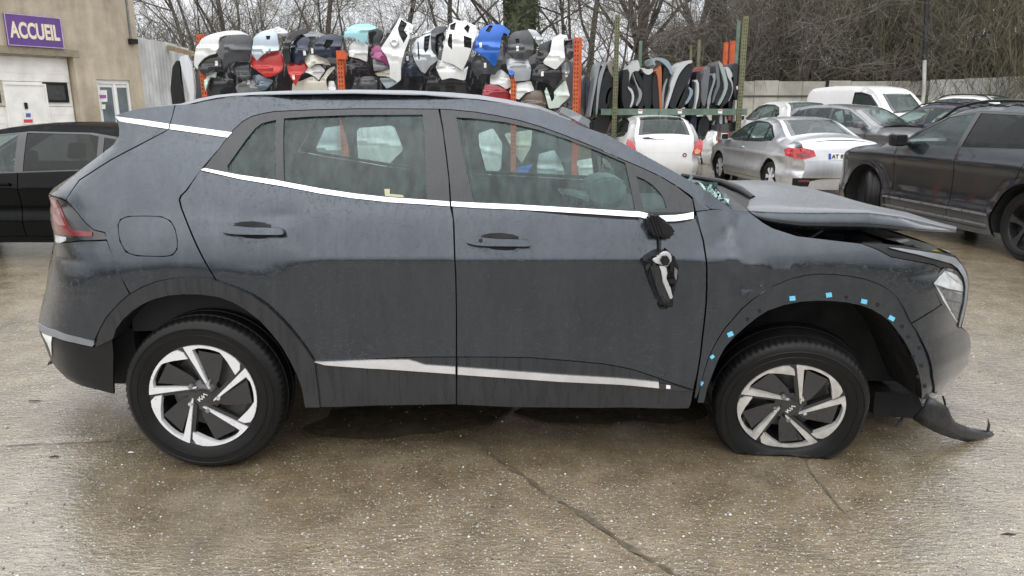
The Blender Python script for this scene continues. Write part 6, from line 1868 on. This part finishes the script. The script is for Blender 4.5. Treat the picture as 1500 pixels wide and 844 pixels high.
D('white', [(455, 215), (480, 170), (520, 150), (550, 104), (576, 220), (500, 222), (470, 300), (462, 340), (456, 300)], None, 'white window frame corner sticking up above the bowed white door', za, .08)
D('white', [(578, 185), (640, 208), (692, 198), (692, 232), (650, 262), (608, 242)], [(592, 245), (650, 262), (692, 235), (684, 582), (600, 582)], 'white topped car door left of the copper one', za, .02)
D('copper', [(718, 232), (758, 158), (777, 200), (772, 450), (787, 632), (760, 632), (750, 450), (736, 270)], [(690, 260), (730, 260), (748, 450), (756, 600), (690, 600)], 'copper red car door edge in the middle of the rack', za, -.05)
D('ice', [(683, 130), (690, 92), (800, 98), (862, 150), (882, 252), (862, 262), (838, 195), (760, 122), (702, 116), (722, 172), (700, 168)], [(785, 180), (838, 200), (856, 300), (800, 602), (786, 602)], 'pale blue car door with a hooked frame right of the copper one', za, .05)
D('silver', [(775, 400), (822, 288), (832, 300), (800, 400), (790, 600), (778, 600)], None, 'slim silver door edge right of the copper door', za, .0)
D('white', [(140, 345), (190, 230), (240, 140), (342, 113), (357, 140), (300, 156), (230, 242), (190, 335), (132, 522), (100, 602), (89, 590), (110, 500), (143, 400)], [(352, 150), (300, 160), (235, 246), (195, 340), (140, 525), (135, 575), (250, 575), (320, 300), (362, 205)], 'big white slanted car door with a black inside', zb, -.03)
D('silver', [(288, 362), (302, 348), (224, 540), (203, 592), (188, 582), (218, 500)], [(300, 360), (330, 340), (290, 560), (215, 590)], 'slim silver slanted door right of the big white one', zb, .0)
D('ice', [(308, 368), (350, 388), (363, 430), (322, 512), (290, 542), (278, 530), (310, 480), (332, 422)], [(340, 300), (390, 300), (375, 560), (300, 570), (360, 440)], 'pale blue car door with a curved lower edge', zb, .02)
D('silver', [(318, 190), (352, 178), (357, 210), (332, 232), (326, 340), (304, 352), (303, 230)], None, 'short silver window frame above the curved pale blue door', zb, .03)
D('white', [(358, 312), (412, 302), (417, 450), (387, 560), (377, 638), (363, 602), (384, 540), (394, 400), (392, 332)], [(412, 320), (440, 330), (430, 560), (392, 570), (414, 450)], 'white car door hanging slightly below the green beam', zb, -.06)
D('red', [(413, 242), (440, 178), (478, 172), (462, 240), (432, 332), (413, 332)], None, 'red car door corner behind the silver doors', zb, .3)
D('grey', [(428, 352), (468, 230), (500, 178), (523, 190), (512, 300), (482, 552), (440, 552)], [(512, 310), (545, 280), (500, 470), (490, 552), (484, 552)], 'wide grey car door right of the red corner', zb, .0)
D('silver', [(488, 552), (500, 470), (558, 302), (538, 272), (564, 233), (578, 260), (572, 320), (532, 430), (522, 552)], [(575, 320), (600, 340), (545, 520), (530, 552), (540, 430)], 'silver car door standing beside the wide grey one', zb, .02)
D('grey', [(568, 150), (602, 158), (612, 300), (617, 360), (582, 440), (552, 532), (538, 522), (560, 430), (590, 350), (578, 220)], [(612, 200), (640, 280), (655, 370), (610, 470), (580, 540), (556, 540), (600, 400)], 'grey car door with a bent middle', zb, -.02)
D('mint', [(598, 115), (642, 160), (682, 290), (693, 370), (662, 460), (612, 552), (588, 542), (640, 450), (662, 370), (640, 270), (608, 170)], [(690, 300), (720, 320), (735, 410), (690, 520), (640, 552), (620, 552), (680, 440)], 'pale greenish silver car door, bent like a bow', zb, -.05)
D('white', [(668, 178), (702, 190), (742, 260), (717, 292), (737, 330), (742, 410), (702, 512), (688, 502), (720, 410), (714, 330), (678, 250)], None, 'white car door right of the bow-shaped one', zb, .02)
bd_ = D('black', [(718, 182), (762, 138), (822, 190), (802, 240), (812, 490), (750, 502), (744, 240)], None, 'black car door at the right end of the green rack', zb, -.02)
st = prism_px('sticker', zb([(768, 372), (792, 360), (798, 385), (776, 402)]), DY - .04, DY - .03, M_WHITE, bd_); st.matrix_parent_inverse = Matrix.Translation(-bd_.location)
for i, (u, w, tilt, cv, lab) in enumerate(((215, 22, 40, za, 'thin black door slab second from the left olive post'), (345, 18, 10, za, 'thin black door slab right behind the left olive post'), (425, 20, -15, za, 'thin black door slab left of the bowed white door'), (640, 26, -10, za, 'thin black door slab behind the white topped door'), (700, 20, 8, za, 'thin black door slab just left of the copper door'), (835, 24, 20, za, 'thin black door slab right of the pale blue hooked frame'),
        (165, 22, 90, zb, 'thin black door slab under the big white slanted door'), (270, 22, 60, zb, 'thin black door slab between the slanted doors'), (400, 20, 10, zb, 'thin black door slab beside the low hanging white door'), (470, 20, 20, zb, 'thin black door slab beside the wide grey door'), (655, 22, 30, zb, 'thin black door slab inside the bow-shaped door'), (725, 22, 10, zb, 'thin black door slab at the right end of the rack'))):
    D('black', [(u - w + tilt, 230), (u + w + tilt, 215), (u + w, 420), (u + w - tilt, 585), (u - w - tilt, 590), (u - w, 420)], None, lab, cv, .12 + .03 * (i % 3))
D('black', [(20, 330), (45, 260), (80, 280), (75, 640), (25, 640)], None, 'black car door left of the silver ones', za, .5)
D('navy', [(50, 340), (85, 300), (100, 330), (80, 640), (55, 640)], None, 'dark blue car door edge left of the silver ones', za, .4)
D('silver', [(18, 330), (30, 260), (45, 270), (38, 340), (30, 420)], None, 'pale door corner next to the right orange upright', za, .6)
# lower tier under the beam
for i, (q, c, cv, lab) in enumerate((([(130, 680), (200, 640), (330, 640), (290, 700), (240, 830), (120, 830)], 'black', za, 'black crumpled door under the beam left of the white hatchback'),
    ([(20, 700), (120, 660), (130, 830), (20, 830)], 'black', za, 'black door panel low down beside the right orange upright'),
    ([(225, 660), (300, 660), (320, 840), (260, 840)], 'black', zb, 'black door under the beam right of the white hatchback'), ([(335, 640), (400, 640), (380, 840), (330, 840)], 'navy', zb, 'navy door under the beam, second from the white hatchback'),
    ([(420, 660), (520, 650), (500, 840), (400, 840)], 'black', zb, 'black door under the beam in the middle of the lower tier'), ([(560, 690), (575, 695), (530, 800), (512, 790)], 'silver', zb, 'thin silver slanted door edge in the lower tier'),
    ([(530, 730), (700, 720), (810, 690), (790, 800), (540, 800)], 'black', zb, 'black bonnet-like panel lying under the beam near the right post'),
    ([(612, 620), (640, 620), (636, 748), (610, 748)], 'white', zb, 'white upright strip under the beam'), ([(664, 628), (692, 628), (686, 724), (662, 720)], 'cream', zb, 'cream upright strip under the beam beside the orange one'),
    ([(696, 625), (728, 622), (726, 690), (696, 692)], 'red', zb, 'orange red upright strip under the beam'), ([(735, 618), (758, 616), (755, 712), (734, 715)], 'white', zb, 'white upright strip nearest the right olive post'))):
    D(c, q, None, lab, cv, .1 + .05 * (i % 3), .6)

# ================================================================== fence, lamp post
M_CONC = mat('fence_concrete', (.40, .385, .33), rough=.85, vary=.4, scale=1.3, bmp=.3)
FY = 24.2
fence = empty('concrete_fence', (9.5, FY, gz(FY)))
tag(fence, 'pale weathered concrete panel fence with dark posts at the back of the yard', 'fence')
FPI = Matrix.Translation((-9.5, -FY, -gz(FY)))
zt = at(1200, 118.5, FY)[2]
zm = at(1200, 141, FY)[2]
rnd = random.Random(11)
xx = at(1000, 118, FY)[0]; xe = at(1362, 118, FY)[0]
i = 0
while xx < xe:
    w = .86
    for a, b_ in ((gz(FY) - .1, zm - .012), (zm + .012, zt + rnd.uniform(-.02, .02))):
        o = box('panel', xx + .008, xx + w - .008, FY + rnd.uniform(-.01, .01), FY + .06, a, b_, M_CONC, fence); o.matrix_parent_inverse = FPI
    if i % 5 == 1:
        o = box('post', xx - .05, xx + .05, FY - .06, FY - .012, gz(FY) - .1, zt + .02, M_DARK, fence); o.matrix_parent_inverse = FPI
    xx += w; i += 1
o = box('rail', at(1000, 118, FY)[0], xe, FY - .03, FY - .012, zm - .03, zm + .03, mat('dark_rail', (.07, .065, .055), rough=.8), fence); o.matrix_parent_inverse = FPI
M_SHEET2 = mat('weathered_sheet', (.50, .50, .46), rough=.6, vary=.35, scale=1.2)
a_ = at(1363, 116, FY - .4); b_ = at(1760, 112, FY - 3.0)
sheet_wall('sheet_fence', 'pale ribbed sheet fence behind the white SUV with roof rails', (a_[0], a_[1], 0), (b_[0], b_[1], 0), .3, a_[2], b_[2] + .1, .34, M_SHEET2, 'fence', .035)
lp = empty('lamp_post', (at(1355, 130, 22.5)[0], 22.5, gz(22.5)))
tag(lp, 'tall thin dark pole rising above the fence', 'pole')
b0 = at(1353.5, 135, 22.5); b1 = at(1354.5, 88, 22.5); b2 = at(1358.5, -20, 22.5)
LPI = Matrix.Translation(-lp.location)
for nm, pts, r, m in (('pole', [(b0[0], 22.5, gz(22.5)), b0, b1], .06, M_SHEET2), ('pole', [b1, b2, (b2[0] + .02, 22.5, b2[2] + 1.5)], .075, mat('dark_pole', (.012, .012, .012), rough=.6))):
    o = tube(nm, pts, r, m, lp); o.matrix_parent_inverse = LPI
o = box('lamp_head', b2[0] - .6, b2[0] + .1, 22.4, 22.6, b2[2] + 1.45, b2[2] + 1.6, M_STEEL, lp, .03); o.matrix_parent_inverse = LPI
# scraps on the ground
for px, py, s, lab in ((1477, 784, .018, 'small black scrap lying at the far right of the wet concrete'), (52, 588, .022, 'dark scrap lying on the concrete left of the rear wheel'), (80, 670, .016, 'dark flat splinter near the left edge of the concrete'), (192, 664, .010, 'small bright shard beside the rear tyre')):
    x, y, _ = on_ground(px, py)
    bm = bmesh.new()
    rn = random.Random(px)
    pts = [(x + 1.5 * s * rn.uniform(.6, 1.4) * math.cos(a), y + .35 * s * rn.uniform(.6, 1.4) * math.sin(a), .004) for a in np.linspace(0, 5.6, 8)]
    lo = [bm.verts.new(p) for p in pts]; hi = [bm.verts.new((p[0] + .3 * (x - p[0]), p[1] + .3 * (y - p[1]), .005 + rn.uniform(0, .004))) for p in pts]
    bm.faces.new(lo[::-1]); bm.faces.new(hi)
    for i in range(8): bm.faces.new((lo[i], lo[(i + 1) % 8], hi[(i + 1) % 8], hi[i]))
    tag(bm_obj('debris', bm, M_BLACK if px != 192 else M_WHITE), lab, 'debris', 'scraps on the ground')
# ================================================================== bare winter trees
M_BARK = mat('wet_bark', (.085, .070, .058), rough=.85, vary=.4, scale=3, bmp=.4, bscale=20)
M_TWIG = mat('twigs', (.150, .135, .115), rough=.9, vary=.3, scale=2)
M_TWIG2 = mat('brown_twigs', (.125, .115, .072), rough=.9, vary=.35, scale=1)
M_IVY = mat('ivy_leaves', (.055, .068, .030), rough=.5, vary=.5, scale=6)
M_BANK = mat('leaf_litter_bank', (.10, .083, .058), rough=.95, vary=.5, scale=.8, bmp=.6, bscale=3)
class Tw:
    def __init__(s): s.V, s.F = [], []
    def seg(s, a, b, ra, rb, n=3):
        t = (b - a)
        if t.length < 1e-5: return
        t = t.normalized(); u = t.orthogonal().normalized(); v = t.cross(u); k = len(s.V)
        for p, r in ((a, ra), (b, rb)):
            for i in range(n):
                an = 2 * math.pi * i / n
                s.V.append(p + (u * math.cos(an) + v * math.sin(an)) * r)
        for i in range(n): s.F.append((k + i, k + (i + 1) % n, k + n + (i + 1) % n, k + n + i))
def grow(rn, h, spread, levels, trunk, crown, start, lean, r0, up=.25, nb=(5, 8), twig_r=.0042):
    def branch(p, d, L, r, lev):
        n = 5 if lev == 0 else (4 if lev < levels - 1 else 2)
        pts, dirs = [p], []
        for i in range(n):
            d = (d + Vector((rn.gauss(0, .13), rn.gauss(0, .13), rn.gauss(0, .08) + up * .12)) * (1 if lev else .5)).normalized()
            q = pts[-1] + d * L / n
            ra = r * (1 - .75 * i / n); rb = r * (1 - .75 * (i + 1) / n)
            (trunk if lev < 2 else crown).seg(pts[-1], q, max(ra, twig_r), max(rb, twig_r * .8), 5 if lev == 0 else (4 if lev == 1 else 3))
            pts.append(q); dirs.append(d)
        if lev >= levels: return
        k = rn.randint(*nb)
        for j in range(k):
            t = rn.uniform(.25 if lev == 0 else .12, 1.0)
            i = min(n - 1, int(t * n)); b = pts[i].lerp(pts[i + 1], t * n - i)
            ax = dirs[i].orthogonal().normalized()
            ax = Matrix.Rotation(rn.uniform(0, 2 * math.pi), 3, dirs[i]) @ ax
            nd = (dirs[i] * rn.uniform(.5, 1.0) + ax * rn.uniform(.5, 1.0) * spread).normalized()
            branch(b, nd, L * rn.uniform(.38, .62), max(twig_r, r * (1 - .7 * t) * rn.uniform(.4, .65)), lev + 1)
    branch(start, lean.normalized(), h, r0, 0)
def tree_meshes(seed, h=9, spread=1.0, levels=4, r0=.16, stems=1, nb=(5, 8), twig=M_TWIG):
    rn = random.Random(seed); T, Cr = Tw(), Tw()
    for s in range(stems):
        a = rn.uniform(0, 6.28)
        grow(rn, h * rn.uniform(.75, 1.0), spread, levels, T, Cr, Vector((.25 * math.cos(a), .25 * math.sin(a), -.2)) if stems > 1 else Vector((0, 0, -.2)), Vector((rn.gauss(0, .12), rn.gauss(0, .12), 1)) if stems == 1 else Vector((math.cos(a) * .3, math.sin(a) * .3, 1)), r0, nb=nb)
    out = []
    for nm, W_, m in (('trunk', T, M_BARK), ('crown', Cr, twig)):
        me = bpy.data.meshes.new(nm)
        me.from_pydata([tuple(v) for v in W_.V], [], W_.F); me.materials.append(m)
        out.append(me)
    return out
KINDS_ = [tree_meshes(1, 9, 1.0, 4, .17), tree_meshes(2, 8, 1.1, 4, .13, 2, (4, 7)), tree_meshes(3, 10, .85, 4, .20, 1, (6, 8)), tree_meshes(4, 6, 1.2, 3, .07, 4, (6, 9)), tree_meshes(5, 7, 1.1, 4, .10, 2, (5, 7), M_TWIG2)]
TG = 'bare winter trees behind the yard'
def tree(kind, px, d, sc, rz, label, z=0.0, nm='bare_tree'):
    x, y = place(px, d, 3)
    root = empty(nm, (x, y, z), rz)
    root.scale = (sc, sc, sc)
    tag(root, label, 'tree', TG)
    for k, me in zip(('trunk', 'crown'), KINDS_[kind]):
        link(k, me, root)
    return root
spots = [
 (0, 225, 30, 1.0, 'bare tree showing above the end of the white sheet wall'), (3, 262, 27, .9, 'low many-stemmed bare shrub above the timber beam'), (1, 300, 33, 1.0, 'bare forked tree behind the left orange upright'),
 (2, 352, 31, .9, 'dark bare tree behind the large white bumper'), (4, 395, 36, 1.1, 'brownish bare tree above the ice-blue bumper'), (3, 430, 29, .95, 'thicket of thin stems above the black arched bumper'),
 (0, 470, 34, 1.05, 'bare tree above the two navy bumpers'), (4, 520, 31, 1.0, 'brown twiggy tree above the turquoise bumper'), (1, 560, 38, 1.1, 'faint bare tree above the purple bumper'),
 (2, 655, 37, 1.0, 'bare tree above the big white front bumper'), (1, 820, 35, 1.0, 'bare tree right of the ivy-covered trunk'), (0, 858, 33, 1.1, 'bare tree behind the right orange upright'),
 (2, 918, 32, 1.25, 'tall straight bare tree above the left olive post'), (2, 955, 33, 1.35, 'thick trunked bare tree in the middle of the door rack'), (0, 1003, 36, 1.3, 'bare tree above the big white slanted door'),
 (4, 1075, 33, 1.2, 'brown bare tree behind the orange rack posts'), (1, 1130, 34, 1.3, 'bare tree above the dark fence post'), (0, 1185, 32, 1.2, 'bare tree above the white van'),
 (4, 1240, 35, 1.3, 'brown bare tree right of the white van'), (2, 1300, 34, 1.2, 'bare tree left of the tall thin pole'), (1, 1345, 32, 1.2, 'bare forked tree touching the tall thin pole'),
 (4, 1400, 33, 1.25, 'brown bare tree right of the tall thin pole'), (0, 1450, 31, 1.15, 'bare tree above the ribbed sheet fence'), (1, 1500, 33, 1.2, 'bare tree at the right edge of the wood'), (3, 1160, 29, 1.1, 'many-stemmed shrub just behind the concrete fence'),
 (3, 1280, 28.5, 1.1, 'twiggy shrub just behind the fence left of the pole'), (3, 1425, 28.5, 1.1, 'twiggy shrub just behind the ribbed sheet fence'), (3, 880, 28, 1.0, 'twiggy shrub behind the leftmost silver doors'), (3, 1040, 28, 1.0, 'twiggy shrub behind the bow-shaped door')]
for i, (k, px, d, sc, lab) in enumerate(spots):
    tree(k, px, d, sc, i * 2.4, lab, gz(d) - .1)
# ivy-covered trees
def ivy_tree(px0, px1, d, h, label, low=0.0, n=9000, kind=2):
    x, y = place((px0 + px1) / 2, d, 3)
    root = empty('ivy_tree', (x, y, gz(d)))
    tag(root, label, 'tree', TG)
    r = (px1 - px0) / 2 / FPX * d
    for k, me in zip(('trunk', 'crown'), KINDS_[kind]):
        o = link(k, me, root); o.scale = (1.3, 1.3, h / 9)
    tube('ivy', [(0, 0, max(0, low - .3)), (0, 0, low + h * .4), (.1, 0, h * .8), (.1, 0, h)], [r * .75, r * .8, r * .65, r * .2], M_IVY, root, 14)
    rn = random.Random(int(px0)); V, F = [], []
    for i in range(n):
        z = low + (h - low) * rn.random(); a = rn.uniform(0, 6.283)
        rr = r * (.55 + .45 * rn.random()) * (1 + .25 * noise.noise(Vector((math.cos(a) * 1.5, math.sin(a) * 1.5, z * 1.1)))) * (1 - .3 * max(0, z / h - .7) / .3)
        c = Vector((rr * math.cos(a), rr * math.sin(a), z)); s = rn.uniform(.04, .09)
        u = Vector((rn.gauss(0, 1), rn.gauss(0, 1), rn.gauss(0, 1))).normalized(); v = u.orthogonal().normalized()
        k = len(V); V += [c - u * s, c + v * s * .6, c + u * s, c - v * s * .6]; F.append((k, k + 1, k + 2, k + 3))
    mesh_obj('ivy', V, F, M_IVY, root)
ivy_tree(736, 790, 30, 9.5, 'thick trunk wrapped in dark green ivy above the slate bumper')
ivy_tree(1030, 1062, 32, 5.2, 'olive green ivy-clad tree behind the orange posts of the door rack', 1.0)
# the far bank and the massed scrub on it
def bank():
    V, F = [], []
    n = 160; prof_ = [(27, -.2), (29, .25), (33, .55), (38, .85), (46, 1.0), (70, 1.0), (110, .9)]
    for i in range(n + 1):
        a = 2 * math.pi * i / n
        dx, dy = math.sin(a), math.cos(a)
        deg = math.degrees(a) % 360
        if deg > 180: deg -= 360
        # higher to the right of the view, lower to the left of it, unseen rise added behind for dark reflections
        h = float(np.interp(deg, [-180, -110, -60, -35, -5, 5, 12, 35, 60, 110, 180], [1.8, 1.8, 2.2, 2.2, 2.4, 2.6, 2.9, 5.4, 4.0, 1.8, 1.8]))
        for r, f in prof_:
            q = Vector((dx * r * 1.02, dy * r, 0))
            V.append((q.x, q.y, h * f + (.5 * noise.noise(q * .25) if f > 0 else 0)))
    m_ = len(prof_)
    for i in range(n):
        for j in range(m_ - 1):
            a = i * m_ + j; F.append((a, a + 1, a + m_ + 1, a + m_))
    o = mesh_obj('bank', V, F, M_BANK, None, True)
    tag(o, 'leaf-strewn bank round the yard', kind='structure')
bank()
def scrub(name, label, spans, seed, m, n):
    rn = random.Random(seed); W_ = Tw()
    for i in range(n):
        a0, a1, r0, r1, h0, h1 = rn.choice(spans)
        a = R(rn.uniform(a0, a1)); r = rn.uniform(r0, r1)
        p = Vector((r * math.sin(a), r * math.cos(a), rn.uniform(.2, h1 * .75)))
        L = rn.uniform(.8, h0)
        d = Vector((rn.gauss(0, .45), rn.gauss(0, .45), 1)).normalized()
        q = p + d * L * .6; d2 = (d + Vector((rn.gauss(0, .3), rn.gauss(0, .3), .1))).normalized()
        W_.seg(p, q, .010, .007); W_.seg(q, q + d2 * L * .4, .007, .0035)
        for j in range(4):
            t = rn.uniform(.2, 1); b = p.lerp(q, t)
            e = (d + Vector((rn.gauss(0, .8), rn.gauss(0, .8), rn.gauss(0, .4)))).normalized()
            W_.seg(b, b + e * L * rn.uniform(.2, .5), .0055, .003)
    o = mesh_obj(name, W_.V, W_.F, m)
    tag(o, label, 'scrub', kind='stuff')
scrub('scrub', 'dense mass of brown bare scrub behind the fence', [(17, 45, 27.5, 34, 2.0, 8.0), (17, 45, 27.5, 34, 2.0, 8.0), (12, 19, 28, 35, 1.9, 5.4), (3, 14, 28, 35, 1.7, 3.4)], 1, M_TWIG2, 26000)
scrub('undergrowth', 'thin grey brown twigs of the thicket behind the bumper rack', [(-40, -2, 28, 38, 2.4, 5.6)], 2, M_TWIG, 4200)
scrub('added_treeline', 'unseen bare scrub added behind the view to darken reflections', [(75, 285, 27, 32, 2.2, 3.2)], 3, M_TWIG2, 6000)  # out of view, added so the cars and wet ground mirror something dark
